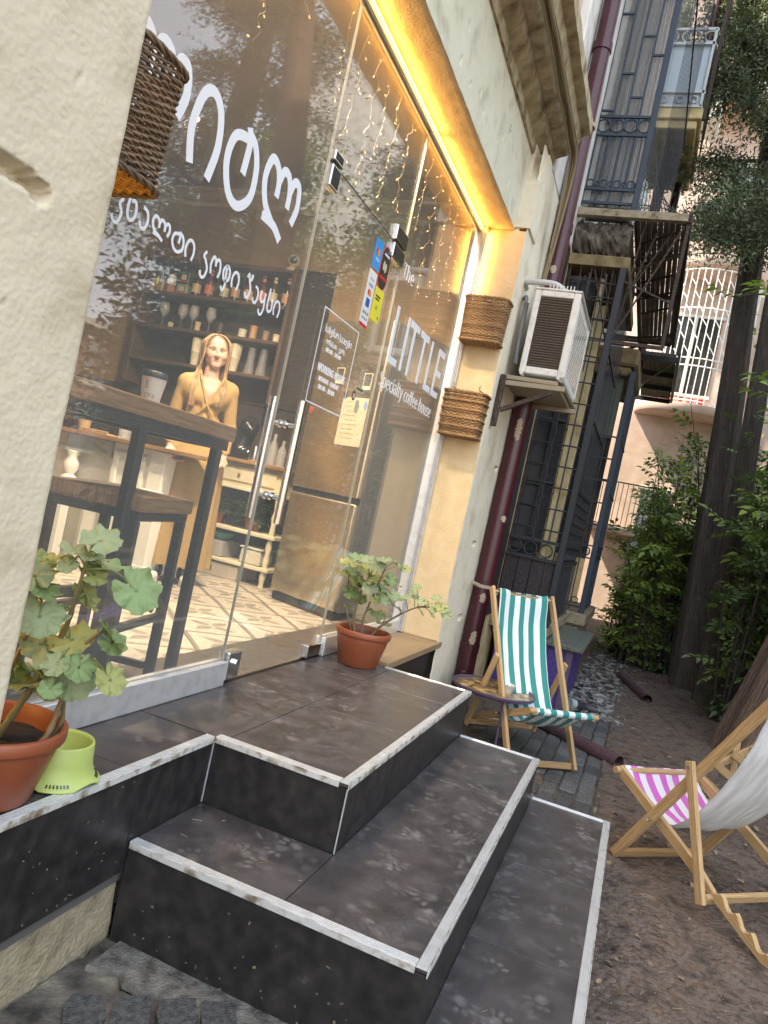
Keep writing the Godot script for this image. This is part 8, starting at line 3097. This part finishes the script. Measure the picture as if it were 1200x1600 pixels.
func shelf_things() -> void:
	var X := 5.16
	var s := thing("wall_shelf", "dark brown wall shelves of bottles, glasses and cups behind the person", "shelf")
	var m := MB.new()
	m.bb(5.395, 5.418, 2.0, 3.16, -4.45, -2.75, 0.0)
	obj("back_panel", m, M("shelf_back", Color(0.030, 0.020, 0.012), 0.6), s)
	for y in [3.08, 2.79, 2.50, 2.215]:
		m = MB.new()
		m.uo = Vector2(y, y * 0.7)
		m.bb(X, 5.394, y - 0.028, y, -4.40, -3.02, 0.003)
		obj("board", m, mats["shelf_wood"], s)
	m = MB.new()
	m.bb(X + 0.02, 5.394, 2.0, 3.10, -3.015, -2.985, 0.003)
	m.bb(X + 0.02, 5.394, 2.0, 3.10, -4.435, -4.405, 0.003)
	obj("side_panel", m, mats["shelf_wood"], s)
	# dark wall panel below the shelves
	m = MB.new()
	m.bb(5.395, 5.418, FY, 1.99, -5.2, -1.6, 0.0)
	obj("wall_panel", m, mats["room_wall_dark"], s)
	var b := basket("wicker_basket", "small reddish basket on the top shelf", Vector3(5.27, 3.082, -4.23), Vector3(0.2, 0.13, 0.30), 9, "wicker", [Color(0.10, 0.035, 0.012), Color(0.28, 0.12, 0.045)], -1)
	# dispenser head shaped ornament on the top shelf
	var o := thing("round_ornament", "cream round ornament with dark face at the right end of the top shelf", "ornament", Vector3(5.27, 3.082, -3.08))
	m = MB.new()
	m.ball(Vector3(0, 0.095, 0), Vector3(0.052, 0.052, 0.052), 18)
	m.lathe([Vector2(0, 0), Vector2(0.058, 0), Vector2(0.05, 0.035), Vector2(0.03, 0.05)], 18)
	obj("body", m, mats["cornice_cream"], o)
	m = MB.new()
	m.ball(Vector3(-0.036, 0.10, 0.014), Vector3(0.022, 0.034, 0.034), 14)
	obj("face", m, mats["black_metal"], o)
	# row of brown bottles
	var labs := [Color(0.50, 0.38, 0.22), Color(0.50, 0.16, 0.10), Color(0.48, 0.42, 0.28), Color(0.42, 0.25, 0.14)]
	var desc := ["dark bottle with a red and cream label, first of the bottle row", "dark bottle with a red label, second of the bottle row", "bottle with a cream label, third of the bottle row", "slim dark bottle with a small cream label, fourth of the bottle row", "dark bottle with round cream label, fifth of the bottle row", "bottle with cream label, sixth of the bottle row", "bottle with reddish label, seventh of the bottle row", "reddish bottle at the end of the bottle row"]
	for k in 8:
		bottle("syrup_bottle", desc[k], Vector3(5.25 + 0.01 * (k % 3), 2.792, -3.93 + k * 0.118 + (0.03 if k > 1 else 0.0)), 0.036, 0.235 + 0.01 * (k % 2), [Color(0.055, 0.012, 0.008), Color(0.075, 0.014, 0.01), Color(0.05, 0.035, 0.016), Color(0.03, 0.014, 0.008)][k % 4], labs[k % 4], "bottles on the upper shelf")
	# boxes, jars and tins at the left of that shelf
	for q in [["tea_box", "dark green tea tin on the upper shelf above a pale green box", 5.27, 2.885, -4.06, 0.075, 0.105, 0.10, Color(0.035, 0.085, 0.065)], ["tea_box", "pale green box with a red band under the dark green tin", 5.265, 2.792, -4.06, 0.08, 0.092, 0.105, Color(0.20, 0.26, 0.19)], ["paper_pack", "tan paper pack with a yellow clip on the upper shelf", 5.27, 2.792, -4.31, 0.06, 0.12, 0.085, Color(0.30, 0.22, 0.12)]]:
		var t := thing(q[0], q[1], "box", Vector3(q[2], q[3], q[4]))
		m = MB.new()
		m.col = q[8]
		m.box(Vector3(0, q[6] * 0.5, 0), Vector3(q[5], q[6], q[7]), Basis(), 0.004)
		obj("box", m, mats["tinted_gloss"], t)
		m = MB.new()
		m.col = Color(0.55, 0.50, 0.36) if q[0] == "tea_box" else Color(0.62, 0.58, 0.06)
		if q[0] == "tea_box":
			m.box(Vector3(-q[5] * 0.5 - 0.0006, q[6] * 0.55, 0), Vector3(0.001, q[6] * 0.4, q[7] * 0.5), Basis(), 0.0)
			m.col = Color(0.42, 0.05, 0.04)
			m.box(Vector3(-q[5] * 0.5 - 0.0006, q[6] * 0.25, 0), Vector3(0.001, q[6] * 0.1, q[7]), Basis(), 0.0)
		else:
			m.box(Vector3(-q[5] * 0.5 - 0.004, q[6] * 0.85, -0.015), Vector3(0.008, q[6] * 0.62, 0.018), Basis(), 0.002)
		obj("print", m, mats["tinted"], t)
	for q in [["jar", "white labelled jar stacked on a striped tin", 5.27, 2.875, -4.20, Color(0.52, 0.48, 0.38), 0.034, 0.085], ["tin", "striped tin under the white labelled jar", 5.27, 2.792, -4.20, Color(0.42, 0.20, 0.16), 0.04, 0.08], ["soap_bottle", "small pump bottle with a white label at the left end of the shelf", 5.27, 2.792, -4.385, Color(0.48, 0.40, 0.30), 0.028, 0.10]]:
		lathed(q[0], q[1], "jar", Vector3(q[2], q[3], q[4]), [Vector2(0, 0), Vector2(q[6], 0), Vector2(q[6], 0), Vector2(q[6], q[7] * 0.82), Vector2(q[6] * 0.8, q[7] * 0.88), Vector2(q[6] * 0.82, q[7]), Vector2(0, q[7])], mats["tinted_gloss"], q[5])
	# wine glasses
	for k in 4:
		lathed("wine_glass", ["wine glass at the left end of the glass shelf", "second wine glass, close beside the third", "third wine glass, close beside the second", "wine glass standing alone beside the dark jar"][k], "glass", Vector3(5.25, 2.502, [-4.20, -4.01, -3.90, -3.73][k]), [Vector2(0, 0), Vector2(0.036, 0.001), Vector2(0.036, 0.003), Vector2(0.005, 0.008), Vector2(0.004, 0.085), Vector2(0.018, 0.10), Vector2(0.040, 0.135), Vector2(0.043, 0.165), Vector2(0.033, 0.215), Vector2(0.032, 0.215), Vector2(0.041, 0.165), Vector2(0.038, 0.137), Vector2(0.0, 0.10)], mats["glassware"], Color.WHITE, "wine glasses on the shelf")
	for q in [[-4.11, 0.022, 0.05, Color(0.50, 0.44, 0.30), "low white carton between the wine glasses"], [-3.84, 0.022, 0.085, Color(0.50, 0.38, 0.22), "tan canister before the wine glasses"], [-3.62, 0.026, 0.10, Color(0.06, 0.045, 0.035), "dark jar with white label next to the lone wine glass"], [-3.40, 0.032, 0.075, Color(0.50, 0.46, 0.36), "pale round tub on the glass shelf"], [-3.30, 0.028, 0.115, Color(0.36, 0.21, 0.09), "tall tan bag on the glass shelf"], [-3.18, 0.026, 0.085, Color(0.22, 0.14, 0.09), "dark tin near the end of the glass shelf"], [-3.08, 0.027, 0.07, Color(0.50, 0.42, 0.33), "pale jar at the end of the glass shelf"]]:
		lathed("canister", q[4], "jar", Vector3(5.25, 2.502, q[0]), [Vector2(0, 0), Vector2(q[1], 0), Vector2(q[1], 0), Vector2(q[1] * 1.05, q[2] * 0.8), Vector2(q[1] * 1.05, q[2] * 0.8), Vector2(q[1] * 1.12, q[2] * 0.82), Vector2(q[1] * 1.12, q[2]), Vector2(0, q[2])], mats["tinted"], q[3])
	# stacks of paper and clear cups on the lowest shelf
	var cd := ["stack of ribbed paper cups behind the person's head", "second stack of ribbed paper cups beside the head", "third stack of ribbed paper cups, right of the head", "tall stack of ribbed paper cups with a small print", "stack of clear plastic cups by the paper cups", "last stack of clear plastic cups on the lowest shelf"]
	for k in 6:
		var clear := k > 3
		var t := thing("cup_stack", cd[k], "cups", Vector3(5.25, 2.217, [-3.80, -3.71, -3.60, -3.42, -3.27, -3.16][k]), "stacked cups on the lowest shelf")
		m = MB.new()
		m.col = Color(0.58, 0.52, 0.38) if not clear else Color(0.42, 0.38, 0.30)
		var h := 0.245 if not clear else 0.225
		var prof := [Vector2(0, h), Vector2(0.028, h)]
		if clear:
			for q in 9:
				prof.append(Vector2(0.030 + 0.0012 * (q % 2), h - 0.012 * q))
			prof.append(Vector2(0.043, 0.0))
		else:
			prof = [Vector2(0, h * 0.0), Vector2(0.030, 0.0), Vector2(0.0425, 0.115), Vector2(0.045, 0.118), Vector2(0.045, 0.122)]
			for q in 8:
				prof.append(Vector2(0.0405 + 0.0008 * q, 0.124 + q * 0.014))
				prof.append(Vector2(0.0440 + 0.0008 * q, 0.134 + q * 0.014))
			prof.append(Vector2(0.0, h))
		m.lathe(prof, 24)
		obj("cups", m, mats["glassware"] if clear else mats["tinted"], t)
		if not clear:
			m = MB.new()
			m.col = Color(0.10, 0.08, 0.06)
			for q in 8:
				var p := []
				for i in 9:
					var a := PI * 0.55 + i * 0.12
					p.append(Vector3(cos(a) * 0.0475, 0.128 + q * 0.014 + i * 0.0016, sin(a) * 0.0475))
				m.tube(p, 0.0012, 4)
			m.tube([Vector3(-0.034, 0.055, 0.016), Vector3(-0.036, 0.07, 0.016), Vector3(-0.037, 0.06, 0.01)], 0.001, 4)
			obj("print", m, mats["tinted"], t)


func counter_things() -> void:
	# steel fridge standing a little askew
	var f := thing("steel_fridge", "tall brushed steel two-door fridge behind the glass door", "fridge", Vector3(4.51, FY + 0.005, -2.06))
	f.rotation.y = -0.40
	var m := MB.new()
	m.bb(0.045, 0.62, 0.05, 1.96, -0.325, 0.325, 0.006)
	obj("body", m, M("fridge_side", Color(0.10, 0.095, 0.09), 0.5), f)
	m = MB.new()
	m.bb(0.0, 0.042, 0.06, 0.755, -0.325, 0.325, 0.008)
	obj("door", m, mats["steel"], f, "lower steel door")
	m = MB.new()
	m.bb(0.0, 0.042, 0.795, 1.96, -0.325, 0.325, 0.008)
	obj("door", m, mats["steel"], f, "upper steel door")
	m = MB.new()
	m.bb(0.012, 0.04, 0.756, 0.794, -0.32, 0.32, 0.001)
	m.bb(0.02, 0.5, 0.0, 0.05, -0.31, 0.31, 0.002)
	obj("plinth", m, mats["black_metal"], f)
	for q in [[0.13, 1.28, 0.24, 0.32, "note"], [-0.07, 1.58, 0.075, 0.11, "photo"], [0.20, 1.55, 0.075, 0.11, "photo"]]:
		m = MB.new()
		m.col = Color(0.50, 0.44, 0.32)
		m.box(Vector3(-0.0012, q[1], q[0]), Vector3(0.001, q[3], q[2]), Basis(), 0.0)
		if q[4] == "photo":
			m.col = Color(0.05, 0.04, 0.03)
			m.box(Vector3(-0.0022, q[1] + 0.01, q[0]), Vector3(0.001, q[3] * 0.7, q[2] * 0.8), Basis(), 0.0)
		else:
			m.col = Color(0.25, 0.21, 0.15)
			for k in 9:
				m.box(Vector3(-0.0022, q[1] + 0.13 - k * 0.03, q[0] - 0.03 + 0.01 * (k % 3)), Vector3(0.001, 0.004, 0.10 + 0.03 * (k % 2)), Basis(), 0.0)
		obj(q[4], m, mats["tinted"], f)
	m = MB.new()
	m.lathe([Vector2(0, 0), Vector2(0.018, 0), Vector2(0.018, 0.008), Vector2(0, 0.010)], 14, Transform3D(Basis(Vector3.BACK, PI / 2), Vector3(0, 1.45, 0.03)))
	obj("magnet", m, mats["black_metal"], f)
	m = MB.new()
	m.col = Color(0.30, 0.04, 0.03)
	m.box(Vector3(-0.002, 1.33, -0.285), Vector3(0.003, 0.045, 0.035), Basis(Vector3.RIGHT, 0.2), 0.001)
	obj("magnet", m, mats["tinted"], f)
	# white counter
	var c := thing("white_counter", "white panelled counter with a wooden top, pilaster and carved post", "counter")
	m = MB.new()
	m.bb(3.86, 4.10, 1.452, 1.478, -4.6, -2.62, 0.003)
	obj("counter_top", m, mats["plank_brown"], c)
	var wp: Material = mats["white_paint"]
	m = MB.new()
	m.bb(3.95, 4.06, FY, 1.45, -3.32, -2.90, 0.002)
	m.bb(4.0, 4.06, FY, 1.45, -4.6, -3.32, 0.002)
	obj("body", m, wp, c)
	m = MB.new()
	m.bb(3.925, 3.949, FY + 0.1, 1.45, -3.01, -2.895, 0.004)
	m.bb(3.91, 3.949, 1.16, 1.20, -3.03, -2.88, 0.006)
	m.bb(3.90, 3.949, 1.10, 1.125, -3.04, -2.87, 0.006)
	m.bb(3.915, 3.949, FY, FY + 0.1, -3.03, -2.885, 0.006)
	m.bb(3.93, 3.949, 0.8, 1.40, -3.30, -3.26, 0.004)
	m.bb(3.93, 3.949, 0.8, 1.40, -3.09, -3.05, 0.004)
	m.bb(3.93, 3.949, 0.80, 0.84, -3.259, -3.091, 0.004)
	m.bb(3.93, 3.949, 1.36, 1.40, -3.259, -3.091, 0.004)
	obj("moulding", m, wp, c)
	m = MB.new()
	m.bb(3.93, 3.999, 1.34, 1.45, -4.5, -3.33, 0.004)
	m.bb(3.975, 3.999, 0.70, 1.10, -4.4, -3.5, 0.003)
	obj("panel", m, M("panel_olive", Color(0.26, 0.25, 0.19), 0.5), c)
	m = MB.new()
	m.lathe([Vector2(0.05, 1.14), Vector2(0.055, 1.16), Vector2(0.03, 1.18), Vector2(0.05, 1.22), Vector2(0.052, 1.26), Vector2(0.03, 1.30), Vector2(0.045, 1.32), Vector2(0.045, 1.34)], 20, Transform3D(Basis(), Vector3(3.93, 0, -3.62)))
	m.bb(3.90, 3.98, 1.06, 1.14, -3.67, -3.57, 0.004)
	m.bb(3.90, 3.97, FY, 1.059, -3.66, -3.60, 0.004)
	obj("carved_post", m, wp, c)
	# things on the counter
	lathed("paper_cup_tan", "brown paper cup with black lid on the counter at the pillar edge", "cup", Vector3(3.97, 1.4795, -3.62), [Vector2(0, 0), Vector2(0.034, 0), Vector2(0.034, 0), Vector2(0.046, 0.10), Vector2(0.05, 0.10), Vector2(0.046, 0.125), Vector2(0, 0.125)], mats["tinted"], Color(0.36, 0.25, 0.14))
	lathed("glass_jar", "clear jar on the counter between the cup and the pilaster", "jar", Vector3(3.97, 1.4795, -3.28), [Vector2(0, 0), Vector2(0.04, 0), Vector2(0.04, 0.002), Vector2(0.042, 0.10), Vector2(0.040, 0.11), Vector2(0.036, 0.004), Vector2(0, 0.004)], mats["glassware"])
	var tr := thing("wooden_tray", "flat golden tray on the counter", "tray", Vector3(3.96, 1.479, -3.46))
	m = MB.new()
	m.bb(-0.07, 0.07, 0.001, 0.012, -0.11, 0.11, 0.003)
	m.bb(-0.07, -0.06, 0.0125, 0.024, -0.11, 0.11, 0.002)
	obj("tray", m, mats["deck_wood"], tr)
	# dresser with open shelves at the back wall
	var d := thing("cream_dresser", "cream open dresser with a drawer, turned posts and wooden top by the fridge", "dresser", Vector3(0, 0, 0))
	m = MB.new()
	m.bb(4.88, 5.38, 1.50, 1.53, -3.36, -2.52, 0.004)
	obj("top", m, mats["plank_brown"], d)
	var cp: Material = mats["cream_paint"]
	m = MB.new()
	m.bb(4.94, 5.37, 1.33, 1.499, -3.32, -2.56, 0.003)
	obj("body", m, cp, d)
	m = MB.new()
	m.bb(4.925, 4.939, 1.36, 1.475, -3.26, -2.64, 0.004)
	obj("drawer", m, cp, d)
	m = MB.new()
	m.ball(Vector3(4.912, 1.415, -2.95), Vector3(0.012, 0.012, 0.012), 10)
	obj("knob", m, M("brass", Color(0.42, 0.28, 0.10), 0.3, 1.0), d)
	for y in [1.30, 0.985, 0.74]:
		m = MB.new()
		m.bb(4.90, 5.37, y, y + 0.028, -3.34, -2.54, 0.004)
		obj("shelf_board", m, cp, d)
	for z in [-3.29, -2.59]:
		m = MB.new()
		var pr := [Vector2(0.024, FY)]
		for k in 12:
			pr.append(Vector2([0.018, 0.027, 0.016, 0.023][k % 4], FY + 0.03 + k * 0.055))
		pr.append(Vector2(0.024, 1.30))
		m.lathe(pr, 14, Transform3D(Basis(), Vector3(4.94, 0, z)))
		obj("turned_post", m, cp, d)
	# on and in the dresser
	var cb := thing("cardboard_box", "pale cardboard box with dark marks on the floor under the dresser", "box", Vector3(5.04, FY + 0.001, -3.0))
	m = MB.new()
	m.bb(-0.12, 0.2, 0, 0.105, -0.24, 0.20, 0.004)
	obj("box", m, M("card", Color(0.42, 0.38, 0.31), 0.8), cb)
	m = MB.new()
	for z in [-0.12, -0.03]:
		m.bb(-0.1215, -0.1205, 0.03, 0.075, z, z + 0.006, 0.0)
		m.bb(-0.1215, -0.1205, 0.05, 0.056, z - 0.01, z - 0.0005, 0.0)
	obj("mark", m, mats["black_metal"], cb)
	var gc := thing("grey_crate", "grey slotted plastic crate on the low dresser shelf", "crate", Vector3(5.02, 0.769, -3.10))
	m = MB.new()
	m.bb(-0.10, 0.16, 0, 0.12, -0.15, 0.13, 0.008)
	obj("crate", m, M("crate_grey", Color(0.33, 0.32, 0.30), 0.5), gc)
	m = MB.new()
	for k in 12:
		m.bb(-0.1025, -0.1015, 0.025, 0.09, -0.125 + k * 0.015, -0.119 + k * 0.015, 0.0)
	obj("slot", m, mats["black_metal"], gc)
	var fb := thing("food_box", "clear plastic box of white powder on the low dresser shelf", "box", Vector3(5.0, 0.769, -2.72))
	m = MB.new()
	m.bb(-0.08, 0.12, 0.003, 0.11, -0.085, 0.085, 0.008)
	obj("content", m, M("powder", Color(0.58, 0.53, 0.42), 0.9), fb)
	m = MB.new()
	m.bb(-0.085, 0.125, 0, 0.115, -0.09, 0.09, 0.01)
	obj("box", m, mats["glassware"], fb)
	m = MB.new()
	m.bb(-0.09, 0.13, 0.1155, 0.13, -0.095, 0.095, 0.004)
	obj("lid", m, M("lid_clear", Color(0.45, 0.45, 0.42), 0.4), fb)
	var tb := lathed("teal_bowl", "teal glass bowl on the grey crate", "bowl", Vector3(5.03, 0.8895, -3.06), [Vector2(0, 0), Vector2(0.05, 0), Vector2(0.09, 0.03), Vector2(0.10, 0.06), Vector2(0.095, 0.06), Vector2(0.05, 0.006), Vector2(0, 0.006)], mats["tinted_gloss"], Color(0.04, 0.20, 0.19))
	# trailing plants in the dresser
	if sprigs.is_empty():
		for v in 3:
			sprigs.append(sprig(300 + v, 7, 0.085))
	if not mats.has("shrub_leaf"):
		var sl := M("shrub_leaf", Color.WHITE, 0.38)
		sl.vertex_color_use_as_albedo = true
	for q in [[5.02, 1.014, -3.14, "dark green bushy plant on the middle dresser shelf"], [5.04, 1.014, -2.82, "second dark plant on the middle dresser shelf beside the post"]]:
		var pt := thing("shelf_plant", q[3], "plant", Vector3(q[0], q[1], q[2]), "plants in the dresser")
		m = MB.new()
		m.lathe([Vector2(0, 0), Vector2(0.05, 0), Vector2(0.05, 0), Vector2(0.065, 0.09), Vector2(0.06, 0.09), Vector2(0, 0.075)], 18)
		obj("pot", m, mats["terracotta"], pt)
		var xf := []
		var cc := []
		for k in 46:
			var a := rnd(0, TAU)
			xf.append(Transform3D(Basis(Vector3.UP, a) * Basis(Vector3.BACK, rnd(-0.5, 0.9)) * Basis.from_scale(Vector3.ONE * rnd(0.35, 0.62)), Vector3(cos(a) * 0.03, 0.08 + rnd(0, 0.08), -sin(a) * 0.03)))
			cc.append(Color(0.025, 0.07, 0.02).lerp(Color(0.07, 0.15, 0.04), rnd(0, 1)))
		many("foliage", sprigs[0], mats["shrub_leaf"], xf, pt, cc).set_meta("kind", "stuff")
	# coffee machine and bottles on the dresser top
	var cm := thing("coffee_grinder", "black rounded coffee machine on the dresser top beside the person", "coffee machine", Vector3(5.06, 1.531, -3.08))
	m = MB.new()
	flesh(m, [[Vector3(0, 0.02, -0.02), Vector3(0, 0.02, 0.10), 0.085, 0.085, Color.WHITE], [Vector3(0, 0.08, -0.02), Vector3(0.03, 0.27, 0.03), 0.085, 0.075, Color.WHITE], [Vector3(-0.04, 0.25, 0.06), Vector3(-0.06, 0.23, 0.10), 0.055, 0.04, Color.WHITE]], 0.012, 0.03)
	for i in m.v.size():
		m.v[i].y = maxf(m.v[i].y, 0.0)
	obj("casing", m, M("gloss_black", Color(0.012, 0.012, 0.013), 0.18), cm)
	m = MB.new()
	m.lathe([Vector2(0, 0.002), Vector2(0.042, 0.002), Vector2(0.045, 0.02), Vector2(0.036, 0.12), Vector2(0, 0.12)], 18, Transform3D(Basis(), Vector3(-0.06, 0.0, 0.17)))
	obj("jug", m, mats["chrome"], cm)
	for q in [[-2.76, 0.24, "clear glass bottle beside the steel jug on the dresser"], [-2.68, 0.20, "shorter clear glass bottle at the end of the dresser top"]]:
		lathed("glass_bottle", q[2], "bottle", Vector3(5.0, 1.531, q[0]), [Vector2(0, 0), Vector2(0.036, 0), Vector2(0.036, 0.004), Vector2(0.036, q[1] * 0.6), Vector2(0.014, q[1] * 0.8), Vector2(0.014, q[1]), Vector2(0.010, q[1]), Vector2(0.010, q[1] * 0.8), Vector2(0.032, q[1] * 0.6), Vector2(0.032, 0.006), Vector2(0, 0.006)], mats["glassware"])


func fairy_lights() -> void:
	var tops := [[1.75, 0.30], [1.95, 0.55], [2.20, 0.22], [2.52, 0.35], [2.66, 0.52], [2.80, 0.62], [2.98, 0.36], [3.10, 0.5], [3.30, 0.44], [3.62, 0.40], [3.80, 0.70], [4.02, 0.62], [4.2, 0.86], [4.36, 0.52]]
	for k in tops.size():
		var t := thing("fairy_light_string", "short string of tiny warm lights hanging inside the top of the glass", "string lights", Vector3(tops[k][0], 3.25, -1.445 + rnd(-0.012, 0.012)), "fairy light strings along the window head")
		var m := MB.new()
		var b := MB.new()
		var p := []
		var n: int = int(tops[k][1] / 0.035)
		for i in n + 1:
			p.append(Vector3(rnd(-0.022, 0.022), -tops[k][1] * i / n, rnd(-0.008, 0.008)))
		p = catmull(p, 3)
		m.tube(p, 0.0011, 4)
		for i in range(2, p.size(), 4):
			var e: Vector3 = p[i] + Vector3(rnd(-0.03, 0.03), rnd(-0.03, 0.008), rnd(-0.008, 0.008))
			m.tube([p[i], e], 0.001, 4)
			b.tube([e, e + (e - p[i]).normalized() * 0.009], 0.0021, 6)
		obj("wire", m, mats["wire"], t)
		var o := obj("glowing_bulbs", b, mats["fairy_bulb"], t)
		o.set_meta("kind", "stuff")
